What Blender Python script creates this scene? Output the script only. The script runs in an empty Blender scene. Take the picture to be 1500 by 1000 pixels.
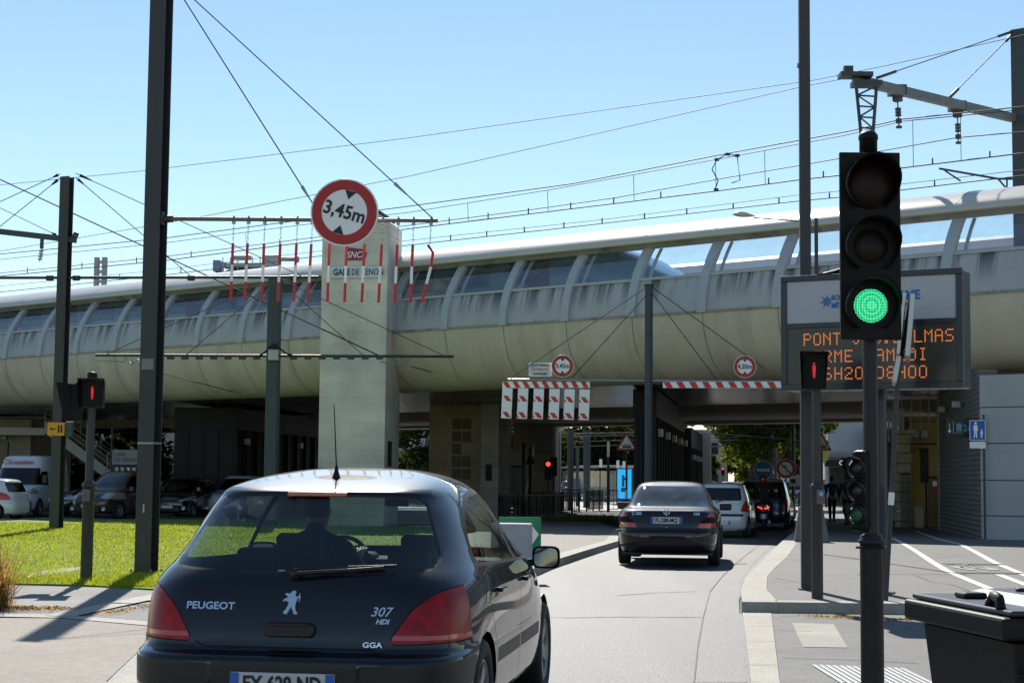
import bpy, bmesh, math, random
from mathutils import Vector, Matrix
random.seed(7)
R = math.radians
D = bpy.data
S = bpy.context.scene
COL = S.collection
# ------------------------------------------------------------ camera
FPX, PITCH, ROLL, EYE = 2430.0, math.atan(199.3/2430), 0.0097, 1.46
cd = D.cameras.new('camera'); cam = D.objects.new('camera', cd); COL.objects.link(cam)
cd.lens = FPX/1500*36; cd.sensor_width = 36; cd.clip_start = .1; cd.clip_end = 3000
_c, _s = math.cos(PITCH), math.sin(PITCH)
FW = Vector((0, _c, _s)); _u = Vector((0, -_s, _c)); _r = Vector((1, 0, 0))
RT = _r*math.cos(ROLL)+_u*math.sin(ROLL); UP = _u*math.cos(ROLL)-_r*math.sin(ROLL)
cam.matrix_world = Matrix(((RT.x, UP.x, -FW.x, 0), (RT.y, UP.y, -FW.y, 0), (RT.z, UP.z, -FW.z, EYE), (0, 0, 0, 1)))
S.camera = cam
# ------------------------------------------------------------ world and sun
SUN_AZ, SUN_EL = R(-7), R(42)          # azimuth clockwise from +Y
w = D.worlds.new('World'); S.world = w; w.use_nodes = True
nt = w.node_tree; bg = nt.nodes['Background']
sk = nt.nodes.new('ShaderNodeTexSky'); sk.sky_type = 'NISHITA'; sk.sun_disc = False
sk.sun_elevation = SUN_EL; sk.sun_rotation = SUN_AZ; sk.altitude = 0; sk.air_density = 1.0; sk.dust_density = .0; sk.ozone_density = .9
wt_ = nt.nodes.new('ShaderNodeMix'); wt_.data_type = 'RGBA'; wt_.blend_type = 'MULTIPLY'; wt_.inputs[0].default_value = 1; wt_.inputs[7].default_value = (.95, 1.0, .99, 1)
nt.links.new(sk.outputs[0], wt_.inputs[6]); nt.links.new(wt_.outputs[2], bg.inputs[0]); bg.inputs[1].default_value = .096
sl = D.lights.new('sun', 'SUN'); sl.energy = 5.0; sl.angle = R(.5); sl.color = (1, .95, .86)
so = D.objects.new('sun', sl); COL.objects.link(so)
sd = Vector((math.sin(SUN_AZ)*math.cos(SUN_EL), math.cos(SUN_AZ)*math.cos(SUN_EL), math.sin(SUN_EL)))
so.rotation_euler = sd.to_track_quat('Z', 'Y').to_euler(); so.location = (0, 0, 60)
S.view_settings.view_transform = 'Standard'; S.view_settings.look = 'None'; S.view_settings.exposure = 0.45
S.view_settings.gamma = 1
S.cycles.max_bounces = 8; S.cycles.transparent_max_bounces = 24; S.cycles.glossy_bounces = 4; S.cycles.diffuse_bounces = 4

# ------------------------------------------------------------ geometry of the place
def g(Y):                                # the ground dips gently towards the bridge
    t = min(max((Y-25)/35, 0), 1); return -0.22*t*t*(3-2*t)
def ray(x, y): return FW*FPX+RT*(x-750)+UP*(500-y)
def at(x, y, Y):                         # world point seen at photo pixel x,y at distance Y
    v = ray(x, y); k = Y/v.y; return Vector((v.x*k, Y, EYE+v.z*k))
def gp(x, y, o=0):                       # ground point under photo pixel
    z = o; p = None
    for i in range(25):
        v = ray(x, y); k = (z-EYE)/v.z; p = Vector((v.x*k, v.y*k, z)); z = g(p.y)+o
    return p
def X2(x, Y): return at(x, 600, Y).x     # world X of a pixel column near street level at distance Y

# ------------------------------------------------------------ materials
MT = {}
def mat(name, col, rough=.6, metal=0, var=0, vs=4, bump=0, bs=40, coat=0, spec=.5, emit=0, two=None, stretch=None, col2=None, fac=None):
    if name in MT: return MT[name]
    m = D.materials.new(name); m.use_nodes = True; t = m.node_tree; b = t.nodes['Principled BSDF']
    c4 = (*col, 1)
    b.inputs['Base Color'].default_value = c4; b.inputs['Roughness'].default_value = rough; b.inputs['Metallic'].default_value = metal
    b.inputs['Coat Weight'].default_value = coat; b.inputs['Coat Roughness'].default_value = .03; b.inputs['Specular IOR Level'].default_value = spec
    m.diffuse_color = c4
    tc = t.nodes.new('ShaderNodeTexCoord'); mp = t.nodes.new('ShaderNodeMapping'); t.links.new(tc.outputs['Object'], mp.inputs[0])
    if stretch: mp.inputs['Scale'].default_value = stretch
    if var:
        n = t.nodes.new('ShaderNodeTexNoise'); n.inputs['Scale'].default_value = vs; n.inputs['Detail'].default_value = 8; n.inputs['Roughness'].default_value = .62
        t.links.new(mp.outputs[0], n.inputs['Vector'])
        r = t.nodes.new('ShaderNodeMapRange'); r.inputs[1].default_value = .3; r.inputs[2].default_value = .7
        t.links.new(n.outputs[0], r.inputs[0])
        x = t.nodes.new('ShaderNodeMix'); x.data_type = 'RGBA'
        x.inputs[6].default_value = (*[c*(1-var) for c in col], 1) if not col2 else (*col2, 1)
        x.inputs[7].default_value = (*[min(1, c*(1+var)) for c in col], 1) if not col2 else c4
        t.links.new(r.outputs[0], x.inputs[0]); t.links.new(x.outputs[2], b.inputs['Base Color'])
    if bump:
        n = t.nodes.new('ShaderNodeTexNoise'); n.inputs['Scale'].default_value = bs; n.inputs['Detail'].default_value = 6
        t.links.new(mp.outputs[0], n.inputs['Vector'])
        bp = t.nodes.new('ShaderNodeBump'); bp.inputs['Strength'].default_value = bump; bp.inputs['Distance'].default_value = .02
        t.links.new(n.outputs[0], bp.inputs['Height']); t.links.new(bp.outputs[0], b.inputs['Normal'])
    if emit:
        b.inputs['Emission Color'].default_value = c4; b.inputs['Emission Strength'].default_value = emit
    if two:                               # a shell whose inner side has its own lining colour
        ge = t.nodes.new('ShaderNodeNewGeometry'); ms = t.nodes.new('ShaderNodeMixShader'); d = t.nodes.new('ShaderNodeBsdfDiffuse')
        d.inputs[0].default_value = (*two, 1); t.links.new(ge.outputs['Backfacing'], ms.inputs[0]); t.links.new(b.outputs[0], ms.inputs[1]); t.links.new(d.outputs[0], ms.inputs[2])
        t.links.new(ms.outputs[0], t.nodes['Material Output'].inputs[0])
    MT[name] = m; return m
def glassmat(name, tint, gloss=.08, rough=0.02, gcol=(1, 1, 1), dirt=0):
    if name in MT: return MT[name]
    m = D.materials.new(name); m.use_nodes = True; t = m.node_tree; t.nodes.clear()
    o = t.nodes.new('ShaderNodeOutputMaterial'); ms = t.nodes.new('ShaderNodeMixShader'); tr = t.nodes.new('ShaderNodeBsdfTransparent'); gl = t.nodes.new('ShaderNodeBsdfGlossy')
    lw = t.nodes.new('ShaderNodeLayerWeight'); lw.inputs[0].default_value = .5; pw_ = t.nodes.new('ShaderNodeMath'); pw_.operation = 'POWER'; pw_.inputs[1].default_value = 5; t.links.new(lw.outputs['Facing'], pw_.inputs[0]); fr = t.nodes.new('ShaderNodeMath'); fr.operation = 'MULTIPLY_ADD'; fr.inputs[1].default_value = .95; fr.inputs[2].default_value = .04; t.links.new(pw_.outputs[0], fr.inputs[0]); ma = t.nodes.new('ShaderNodeMath'); ma.operation = 'ADD'; ma.inputs[1].default_value = gloss; ma.use_clamp = True
    tr.inputs[0].default_value = (*tint, 1); gl.inputs[0].default_value = (*gcol, 1); gl.inputs[1].default_value = rough
    t.links.new(fr.outputs[0], ma.inputs[0]); t.links.new(ma.outputs[0], ms.inputs[0]); t.links.new(tr.outputs[0], ms.inputs[1]); t.links.new(gl.outputs[0], ms.inputs[2])
    out = ms
    if dirt:
        df = t.nodes.new('ShaderNodeBsdfDiffuse'); df.inputs[0].default_value = (.45, .5, .52, 1)
        n = t.nodes.new('ShaderNodeTexNoise'); n.inputs['Scale'].default_value = 3; n.inputs['Detail'].default_value = 8
        tc = t.nodes.new('ShaderNodeTexCoord'); mp = t.nodes.new('ShaderNodeMapping'); mp.inputs['Scale'].default_value = (1, 1, .3)
        t.links.new(tc.outputs['Object'], mp.inputs[0]); t.links.new(mp.outputs[0], n.inputs['Vector'])
        mr = t.nodes.new('ShaderNodeMapRange'); mr.inputs[1].default_value = .35; mr.inputs[2].default_value = .75; mr.inputs[3].default_value = dirt*.3; mr.inputs[4].default_value = dirt
        t.links.new(n.outputs[0], mr.inputs[0]); m2 = t.nodes.new('ShaderNodeMixShader'); t.links.new(mr.outputs[0], m2.inputs[0]); t.links.new(ms.outputs[0], m2.inputs[1]); t.links.new(df.outputs[0], m2.inputs[2]); out = m2
    t.links.new(out.outputs[0], o.inputs[0]); m.diffuse_color = (*tint, .3)
    MT[name] = m; return m

# ------------------------------------------------------------ object helpers
def tag(o, label=None, cat=None, group=None, kind=None):
    if label: o['label'] = label
    if cat: o['category'] = cat
    if group: o['group'] = group
    if kind: o['kind'] = kind
    return o
def thing(name, label, cat, loc=(0, 0, 0), rz=0, group=None, rot=None):
    o = D.objects.new(name, None); COL.objects.link(o); o.empty_display_size = .2
    o.location = loc; o.rotation_euler = rot if rot else (0, 0, rz)
    return tag(o, label, cat, group)
def copy_tree(o, parent=None):
    c = o.copy(); COL.objects.link(c); c.parent = parent
    for ch in [q for q in D.objects if q.parent == o]: copy_tree(ch, c)
    return c
class MB:
    def __init__(s): s.v = []; s.f = []; s.sm = []
    def add(s, vs, fs, smooth=False, M=None):
        k = len(s.v); s.v += [tuple(M @ Vector(v)) if M else tuple(v) for v in vs]
        s.f += [tuple(i+k for i in f) for f in fs]; s.sm += [smooth]*len(fs); return s
    def box(s, x0, x1, y0, y1, z0, z1, M=None):
        v = [(x0, y0, z0), (x1, y0, z0), (x1, y1, z0), (x0, y1, z0), (x0, y0, z1), (x1, y0, z1), (x1, y1, z1), (x0, y1, z1)]
        return s.add(v, [(0, 3, 2, 1), (4, 5, 6, 7), (0, 1, 5, 4), (1, 2, 6, 5), (2, 3, 7, 6), (3, 0, 4, 7)], False, M)
    def cbox(s, c, d, M=None): return s.box(c[0]-d[0]/2, c[0]+d[0]/2, c[1]-d[1]/2, c[1]+d[1]/2, c[2]-d[2]/2, c[2]+d[2]/2, M)
    def bar(s, p, q, wx, wz=None):         # rectangular bar from p to q
        p = Vector(p); q = Vector(q); d = q-p; wz = wz or wx
        M = Matrix.Translation(p) @ d.to_track_quat('Y', 'Z').to_matrix().to_4x4()
        return s.box(-wx/2, wx/2, 0, d.length, -wz/2, wz/2, M)
    def tube(s, pts, r, n=8, caps=True, r1=None):
        pts = [Vector(p) for p in pts]; m = len(pts); vs = []; fs = []
        for i, p in enumerate(pts):
            d = (pts[min(i+1, m-1)]-pts[max(i-1, 0)]).normalized()
            a = d.cross(Vector((0, 0, 1))) if abs(d.z) < .95 else d.cross(Vector((0, 1, 0)))
            a.normalize(); b = d.cross(a); rr = r if r1 is None else r+(r1-r)*i/(m-1)
            for k in range(n):
                t = 2*math.pi*k/n; vs.append(p+a*math.cos(t)*rr+b*math.sin(t)*rr)
        for i in range(m-1):
            for k in range(n): fs.append((i*n+k, i*n+(k+1) % n, (i+1)*n+(k+1) % n, (i+1)*n+k))
        s.add(vs, fs, True)
        if caps: s.add(vs[:n], [tuple(range(n))]); s.add(vs[-n:], [tuple(range(n))[::-1]])
        return s
    def lathe(s, prof, n=24, M=None, smooth=True):  # prof: (r, z) about local z
        vs = []; fs = []
        for r, z in prof:
            for k in range(n): t = 2*math.pi*k/n; vs.append((r*math.cos(t), r*math.sin(t), z))
        for i in range(len(prof)-1):
            for k in range(n): fs.append((i*n+k, i*n+(k+1) % n, (i+1)*n+(k+1) % n, (i+1)*n+k))
        return s.add(vs, fs, smooth, M)
    def prism(s, poly, y0, y1, M=None):    # polygon in x,z pushed along y (front face at y0, seen from -y)
        n = len(poly); vs = [(x, y0, z) for x, z in poly]+[(x, y1, z) for x, z in poly]
        a = sum(poly[i][0]*poly[(i+1) % n][1]-poly[(i+1) % n][0]*poly[i][1] for i in range(n))
        fs = [tuple(range(n)), tuple(range(2*n-1, n-1, -1))]+[(i, i+n, (i+1) % n+n, (i+1) % n) for i in range(n)]
        if a < 0: fs = [f[::-1] for f in fs]
        return s.add(vs, fs, False, M)
    def build(s, name, m, parent=None, bevel=0, seg=2, M=None):
        me = D.meshes.new(name); me.from_pydata(s.v, [], s.f); me.polygons.foreach_set('use_smooth', s.sm)
        me.materials.append(m); me.update(); o = D.objects.new(name, me); COL.objects.link(o); o.parent = parent
        if bevel:
            b = o.modifiers.new('bevel', 'BEVEL'); b.width = bevel; b.segments = seg; b.limit_method = 'ANGLE'; b.angle_limit = R(40)
        return o
def text(name, s, size, m, parent, loc, rot=(R(90), 0, 0), ext=.002, align='CENTER', shear=0, sx=1, bold=0):
    c = D.curves.new(name, 'FONT'); c.body = s; c.size = size; c.extrude = ext; c.align_x = align; c.align_y = 'CENTER'; c.shear = shear; c.offset = bold; c.resolution_u = 3
    t = D.objects.new(name, c); COL.objects.link(t)
    me = D.meshes.new_from_object(t.evaluated_get(bpy.context.evaluated_depsgraph_get())); D.objects.remove(t); D.curves.remove(c)
    me.name = name; me.materials.clear(); me.materials.append(m)
    if sx != 1:
        for v in me.vertices: v.co.x *= sx
    o = D.objects.new(name, me); COL.objects.link(o); o.parent = parent; o.location = loc; o.rotation_euler = rot; return o
def circ(r, n=40, cx=0, cz=0): return [(cx+r*math.cos(2*math.pi*k/n), cz+r*math.sin(2*math.pi*k/n)) for k in range(n)]
def rrect(x0, x1, z0, z1, r, n=4):
    p = []
    for cx, cz, a in ((x1-r, z1-r, 0), (x0+r, z1-r, 90), (x0+r, z0+r, 180), (x1-r, z0+r, 270)):
        for k in range(n+1): t = R(a+90*k/n); p.append((cx+r*math.cos(t), cz+r*math.sin(t)))
    return p
def sheet(name, poly, off, m, thick=0, kind='structure', step=3.0):
    """ground-following sheet (world x,y polygon); thick > 0 gives it an edge down to the ground"""
    bm = bmesh.new(); vs = [bm.verts.new((p[0], p[1], 0)) for p in poly]; f = bm.faces.new(vs)
    ys = [p[1] for p in poly]; y = 25
    while y <= 61:
        if min(ys) < y < max(ys):
            bmesh.ops.bisect_plane(bm, geom=bm.verts[:]+bm.edges[:]+bm.faces[:], plane_co=(0, y, 0), plane_no=(0, 1, 0))
        y += step
    bmesh.ops.recalc_face_normals(bm, faces=bm.faces)
    if bm.faces[:] and bm.faces[0].normal.z < 0: bmesh.ops.reverse_faces(bm, faces=bm.faces)
    bnd = [e for e in bm.edges if len(e.link_faces) == 1]
    if thick:
        r = bmesh.ops.extrude_edge_only(bm, edges=bnd); low = {v for v in r['geom'] if isinstance(v, bmesh.types.BMVert)}
    else: low = set()
    for v in bm.verts: v.co.z = g(v.co.y)+off-(thick if v in low else 0)
    bmesh.ops.recalc_face_normals(bm, faces=bm.faces)
    up = max(bm.faces, key=lambda q: q.calc_area()); 
    if up.normal.z < 0: bmesh.ops.reverse_faces(bm, faces=bm.faces)
    me = D.meshes.new(name); bm.to_mesh(me); bm.free(); me.materials.append(m)
    o = D.objects.new(name, me); COL.objects.link(o); tag(o, kind=kind); return o
# ------------------------------------------------------------ common materials
def ridged(name, col, rough, metal, scale, strength, axis='Z', dist=.03):
    m = mat(name, col, rough, metal, var=.12, vs=2)
    t = m.node_tree; b = t.nodes['Principled BSDF']; tc = t.nodes.new('ShaderNodeTexCoord'); wv = t.nodes.new('ShaderNodeTexWave')
    wv.bands_direction = axis; wv.inputs['Scale'].default_value = scale; t.links.new(tc.outputs['Object'], wv.inputs['Vector'])
    bp = t.nodes.new('ShaderNodeBump'); bp.inputs['Strength'].default_value = strength; bp.inputs['Distance'].default_value = dist
    t.links.new(wv.outputs['Fac'], bp.inputs['Height']); t.links.new(bp.outputs[0], b.inputs['Normal']); return m
def streaked(name, col, scol, scale=(1.6, 1, .12), lo=.5, hi=.68, amount=.8, rough=.7, zband=None, metal=0):
    """weather streaks running down a wall; zband=(z_full, z_zero) limits them to below a leaking ledge"""
    m = mat(name, col, rough, metal, var=.07, vs=1.2); t = m.node_tree; b = t.nodes['Principled BSDF']
    tc = t.nodes.new('ShaderNodeTexCoord'); mp = t.nodes.new('ShaderNodeMapping'); mp.inputs['Scale'].default_value = scale
    t.links.new(tc.outputs['Object'], mp.inputs[0]); n = t.nodes.new('ShaderNodeTexNoise'); n.inputs['Scale'].default_value = 1; n.inputs['Detail'].default_value = 5; n.inputs['Roughness'].default_value = .7
    t.links.new(mp.outputs[0], n.inputs['Vector']); r = t.nodes.new('ShaderNodeMapRange'); r.inputs[1].default_value = lo; r.inputs[2].default_value = hi; r.inputs[4].default_value = amount
    t.links.new(n.outputs[0], r.inputs[0]); fac = r.outputs[0]
    if zband:
        sp = t.nodes.new('ShaderNodeSeparateXYZ'); t.links.new(tc.outputs['Object'], sp.inputs[0])
        q = t.nodes.new('ShaderNodeMapRange'); q.inputs[1].default_value = zband[1]; q.inputs[2].default_value = zband[0]; t.links.new(sp.outputs[2], q.inputs[0])
        mu = t.nodes.new('ShaderNodeMath'); mu.operation = 'MULTIPLY'; t.links.new(fac, mu.inputs[0]); t.links.new(q.outputs[0], mu.inputs[1]); fac = mu.outputs[0]
    x = t.nodes.new('ShaderNodeMix'); x.data_type = 'RGBA'; x.inputs[7].default_value = (*scol, 1)
    src = b.inputs['Base Color'].links[0].from_socket; t.links.new(src, x.inputs[6]); t.links.new(fac, x.inputs[0]); t.links.new(x.outputs[2], b.inputs['Base Color'])
    return m
def bricked(name, c1, c2, mortar, bw, bh, rough=.8, msz=.008, off=.5, bump=.3):
    m = mat(name, c1, rough); t = m.node_tree; b = t.nodes['Principled BSDF']; tc = t.nodes.new('ShaderNodeTexCoord'); mp = t.nodes.new('ShaderNodeMapping')
    # object x+y -> brick x, z -> brick y
    sp = t.nodes.new('ShaderNodeSeparateXYZ'); cb = t.nodes.new('ShaderNodeCombineXYZ'); ad = t.nodes.new('ShaderNodeMath')
    t.links.new(tc.outputs['Object'], sp.inputs[0]); t.links.new(sp.outputs[0], ad.inputs[0]); t.links.new(sp.outputs[1], ad.inputs[1]); t.links.new(ad.outputs[0], cb.inputs[0]); t.links.new(sp.outputs[2], cb.inputs[1])
    br = t.nodes.new('ShaderNodeTexBrick'); t.links.new(cb.outputs[0], br.inputs['Vector']); br.inputs['Scale'].default_value = 1; br.inputs['Brick Width'].default_value = bw; br.inputs['Row Height'].default_value = bh
    br.inputs['Mortar Size'].default_value = msz; br.inputs['Color1'].default_value = (*c1, 1); br.inputs['Color2'].default_value = (*c2, 1); br.inputs['Mortar'].default_value = (*mortar, 1); br.offset = off; br.inputs['Mortar Smooth'].default_value = .2
    n = t.nodes.new('ShaderNodeTexNoise'); n.inputs['Scale'].default_value = .7; n.inputs['Detail'].default_value = 9; t.links.new(tc.outputs['Object'], n.inputs['Vector'])
    r = t.nodes.new('ShaderNodeMapRange'); r.inputs[1].default_value = .3; r.inputs[2].default_value = .7; r.inputs[3].default_value = .72; r.inputs[4].default_value = 1.15; t.links.new(n.outputs[0], r.inputs[0])
    mx = t.nodes.new('ShaderNodeMix'); mx.data_type = 'RGBA'; mx.blend_type = 'MULTIPLY'; mx.inputs[0].default_value = 1; t.links.new(br.outputs[0], mx.inputs[6]); t.links.new(r.outputs[0], mx.inputs[7]); t.links.new(mx.outputs[2], b.inputs['Base Color'])
    bp = t.nodes.new('ShaderNodeBump'); bp.inputs['Strength'].default_value = bump; bp.inputs['Distance'].default_value = .01; bp.invert = True; t.links.new(br.outputs['Fac'], bp.inputs['Height']); t.links.new(bp.outputs[0], b.inputs['Normal']); return m
def groundmat(name, col, rough, grain, patch, spec=.5, dark=(.03, .03, .03), spots=0, gs=70):
    m = mat(name, col, rough, spec=spec); t = m.node_tree; b = t.nodes['Principled BSDF']; tc = t.nodes.new('ShaderNodeTexCoord')
    def noise(s, d=6, rg=.6):
        n = t.nodes.new('ShaderNodeTexNoise'); n.inputs['Scale'].default_value = s; n.inputs['Detail'].default_value = d; n.inputs['Roughness'].default_value = rg; t.links.new(tc.outputs['Object'], n.inputs['Vector']); return n
    def rng(n, a, bb, c, d):
        r = t.nodes.new('ShaderNodeMapRange'); r.inputs[1].default_value = a; r.inputs[2].default_value = bb; r.inputs[3].default_value = c; r.inputs[4].default_value = d; t.links.new(n.outputs[0], r.inputs[0]); return r
    a = rng(noise(gs, 2, .8), .4, .6, 1-grain*1.3, 1+grain*1.3); p0 = rng(noise(.45, 8, .65), .3, .7, 1-patch, 1+patch); p1 = rng(noise(6, 8, .75), .3, .7, 1-patch*1.2, 1+patch*1.2); p = t.nodes.new('ShaderNodeMath'); p.operation = 'MULTIPLY'; t.links.new(p0.outputs[0], p.inputs[0]); t.links.new(p1.outputs[0], p.inputs[1])
    mu = t.nodes.new('ShaderNodeMath'); mu.operation = 'MULTIPLY'; t.links.new(a.outputs[0], mu.inputs[0]); t.links.new(p.outputs[0], mu.inputs[1])
    x = t.nodes.new('ShaderNodeMix'); x.data_type = 'RGBA'; x.blend_type = 'MULTIPLY'; x.inputs[0].default_value = 1; x.inputs[6].default_value = (*col, 1); t.links.new(mu.outputs[0], x.inputs[7]); out = x.outputs[2]
    s = rng(noise(9, 4, .5), .66, .74, 0, .35+spots); y = t.nodes.new('ShaderNodeMix'); y.data_type = 'RGBA'; t.links.new(s.outputs[0], y.inputs[0]); t.links.new(out, y.inputs[6]); y.inputs[7].default_value = (*dark, 1)
    t.links.new(y.outputs[2], b.inputs['Base Color'])
    v = t.nodes.new('ShaderNodeTexVoronoi'); v.inputs['Scale'].default_value = 90; t.links.new(tc.outputs['Object'], v.inputs['Vector'])
    bp = t.nodes.new('ShaderNodeBump'); bp.inputs['Strength'].default_value = .7; bp.inputs['Distance'].default_value = .008; t.links.new(v.outputs['Distance'], bp.inputs['Height']); t.links.new(bp.outputs[0], b.inputs['Normal'])
    return m
M_asphalt = groundmat('asphalt', (.066, .067, .071), .60, .42, .17, spots=.25, gs=38)
M_asphalt2 = groundmat('asphalt_far', (.06, .07, .072), .8, .2, .2)
M_pav = groundmat('pavement_asphalt', (.15, .146, .136), .8, .25, .13)
M_pave_low = groundmat('pavement_grey', (.15, .146, .138), .8, .25, .16)
M_conc = groundmat('beige_concrete', (.25, .215, .185), .8, .14, .16)
def tracks(m, ang, amount=.22):
    # lighter worn wheel tracks and darker oily middle running along the lane, as the asphalt itself has
    t = m.node_tree; b = t.nodes['Principled BSDF']; tc = t.nodes.new('ShaderNodeTexCoord'); mp = t.nodes.new('ShaderNodeMapping'); mp.inputs['Rotation'].default_value = (0, 0, ang); mp.inputs['Scale'].default_value = (1.1, .05, 1)
    t.links.new(tc.outputs['Object'], mp.inputs[0]); n = t.nodes.new('ShaderNodeTexNoise'); n.inputs['Scale'].default_value = 1; n.inputs['Detail'].default_value = 5; t.links.new(mp.outputs[0], n.inputs['Vector'])
    r = t.nodes.new('ShaderNodeMapRange'); r.inputs[1].default_value = .35; r.inputs[2].default_value = .65; r.inputs[3].default_value = 1-amount; r.inputs[4].default_value = 1+amount; t.links.new(n.outputs[0], r.inputs[0])
    x = t.nodes.new('ShaderNodeMix'); x.data_type = 'RGBA'; x.blend_type = 'MULTIPLY'; x.inputs[0].default_value = 1; t.links.new(b.inputs['Base Color'].links[0].from_socket, x.inputs[6]); t.links.new(r.outputs[0], x.inputs[7]); t.links.new(x.outputs[2], b.inputs['Base Color'])
tracks(M_asphalt, R(8.9))
M_kerb = groundmat('kerb_stone', (.36, .335, .29), .8, .12, .12)
M_paint = groundmat('road_paint', (.62, .62, .60), .6, .1, .12)
M_setts = bricked('setts', (.18, .172, .165), (.145, .14, .135), (.07, .07, .065), .14, .10, off=.5)
M_black = mat('black_metal', (.009, .009, .01), .5, spec=.25)
M_pole = streaked('pole_grey', (.038, .036, .039), (.085, .075, .07), scale=(6, 6, .5), lo=.55, hi=.8, amount=.6, rough=.5)
M_pole2 = mat('pole_bluegrey', (.06, .072, .085), .55, var=.12, vs=3, spec=.35)
M_steel = mat('galvanised', (.30, .31, .32), .4, metal=.6, var=.1)
M_wire = mat('wire', (.03, .03, .035), .6)
M_white = mat('sign_white', (.88, .88, .87), .4)
M_red = mat('sign_red', (.42, .012, .015), .45)
M_redb = mat('stripe_red', (.60, .03, .03), .5)
M_ink = mat('sign_black', (.01, .01, .01), .5)
M_blue = mat('sign_blue', (.01, .09, .42), .45)
M_rub = mat('rubber', (.012, .012, .012), .7)
STREET = R(-8.9)

# ------------------------------------------------------------ the ground
sheet('ground', [(-400, -60), (400, -60), (400, 900), (-400, 900)], -.02, M_asphalt2)
Rk = [gp(*p, .13) for p in ((1085, 880), (1085, 863), (1093, 844), (1104, 832), (1120, 817), (1140, 797), (1160, 780), (1168, 768))]      # outer line of the right kerb
Ri = [gp(*p, .13) for p in ((1127, 880), (1123, 863), (1124, 844), (1134, 832), (1152, 816), (1166, 797), (1174, 781), (1178, 768))]
farR = [(13.4, 78), (18.5, 110), (34, 260)]
front_y = 18.35
roadR = [gp(1100, 1000), Vector((.35, 2, 0)), Vector((0, -20, 0))]
Lk = [gp(*p, .13) for p in ((745, 847), (806, 822), (860, 805), (905, 792))]
farL = [(3.9, 55), (7.4, 78), (12.5, 110), (27, 260)]
tl = gp(155, 1000)
road = [(p.x, p.y) for p in roadR][::-1]+[(gp(1087, 898).x, front_y)]+[(p.x-.02, p.y) for p in Rk]+farR+farL[::-1]+[(p.x+.02, p.y) for p in Lk[::-1]]+[(-2.6, 21.5), (-3.4, 16.6), (tl.x, tl.y), (-3.3, -20)]
sheet('road', road, 0, M_asphalt)
patchp = [gp(*p) for p in ((1020, 1000), (1026, 950), (1031, 905), (1040, 868), (1062, 842), (1098, 812), (1135, 786), (1150, 786), (1132, 800), (1106, 822), (1088, 846), (1081, 880), (1084, 905), (1094, 1000))]
sheet('road_patch', [(p.x, p.y) for p in patchp], .004, groundmat('asphalt_patch', (.070, .070, .073), .60, .3, .14, gs=38))
cr = [(1018, 1000), (1024, 950), (1029, 905), (1032, 905), (1040, 866), (1061, 841), (1095, 812), (1125, 790)]
def stripe(name, pts, wid, m, off, o=0):
    L = []; Rr = []
    for i, p in enumerate(pts):
        a = pts[max(i-1, 0)]; b = pts[min(i+1, len(pts)-1)]; d = Vector((b[0]-a[0], b[1]-a[1])).normalized(); n = Vector((-d.y, d.x))*wid/2
        L.append((p[0]+n.x, p[1]+n.y)); Rr.append((p[0]-n.x, p[1]-n.y))
    return sheet(name, L+Rr[::-1], off, m)
stripe('road_crack', [(gp(*p).x+random.uniform(-.02, .02), gp(*p).y) for p in cr], .010, M_rub, .008)
stripe('road_joint', [(gp(700, 904).x, gp(700, 904).y), (gp(1028, 904).x, gp(1028, 904).y)], .02, M_asphalt2, .004)
# right: dropped pavement, pale flush kerb, raised pavement and its kerb
pl = [gp(1087, 898), gp(1128, 898), gp(1142, 1000), gp(1100, 1000)]
kin = [(.62, 2), (.3, -20)]
sheet('flush_kerb', [(pl[0].x, front_y), (pl[1].x, front_y), (pl[2].x, pl[2].y), kin[0], kin[1], (0.02, -20), (.36, 2), (pl[3].x, pl[3].y)], .02, M_kerb, .04)
for i, yy in enumerate((13.1, 15.0, 16.6)): stripe('kerb_joint', [(X2(1092, yy)+.02*i, yy), (X2(1139, yy), yy+.02)], .012, M_asphalt2, .026)
sheet('dropped_pavement', [(pl[1].x+.004, front_y), (14, front_y-.4), (14, -20), (kin[1][0]+.004, -20), (kin[0][0]+.004, 2), (pl[2].x+.004, pl[2].y)], .015, M_pave_low, .035)
def kstrip(name, a, b, off, m, th): sheet(name, [(p.x, p.y) for p in a]+[(p.x, p.y) for p in b[::-1]], off, m, th)
RkF = [Vector((2.55, 18.37, 0))]+Rk[1:]+[Vector((13.4, 78, 0)), Vector((18.5, 110, 0)), Vector((34, 260, 0))]
RiF = [Vector((2.95, 18.37, 0))]+[Vector(p) for p in Ri[1:]]+[Vector((13.75, 78, 0)), Vector((18.9, 110, 0)), Vector((34.5, 260, 0))]
kstrip('right_kerb', RkF, RiF, .13, M_kerb, .16)
sheet('right_kerb_front', [(2.954, 18.37), (14, 17.95), (14, 18.25), (2.954, 18.67)], .13, M_kerb, .16)
sheet('right_pavement', [(2.96, 18.674)]+[(p.x+.004, p.y) for p in RiF[1:]]+[(120, 260), (60, 40), (14, 18.254)], .128, M_pav, .15)
for nm, pts, wd in (('lane_line', ((1306, 787), (1318, 793), (1337, 804), (1366, 823), (1388, 836), (1421, 850), (1463, 867), (1540, 893)), .12), ('lane_line', ((1340, 777), (1377, 790), (1406, 796.5), (1425, 806), (1454, 822), (1487, 836), (1540, 858)), .12), ('lane_line', ((1463, 841), (1500, 855), (1540, 870)), .12)):
    stripe(nm, [(gp(*p, .13).x, gp(*p, .13).y) for p in pts], wd, M_paint, .133)
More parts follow.
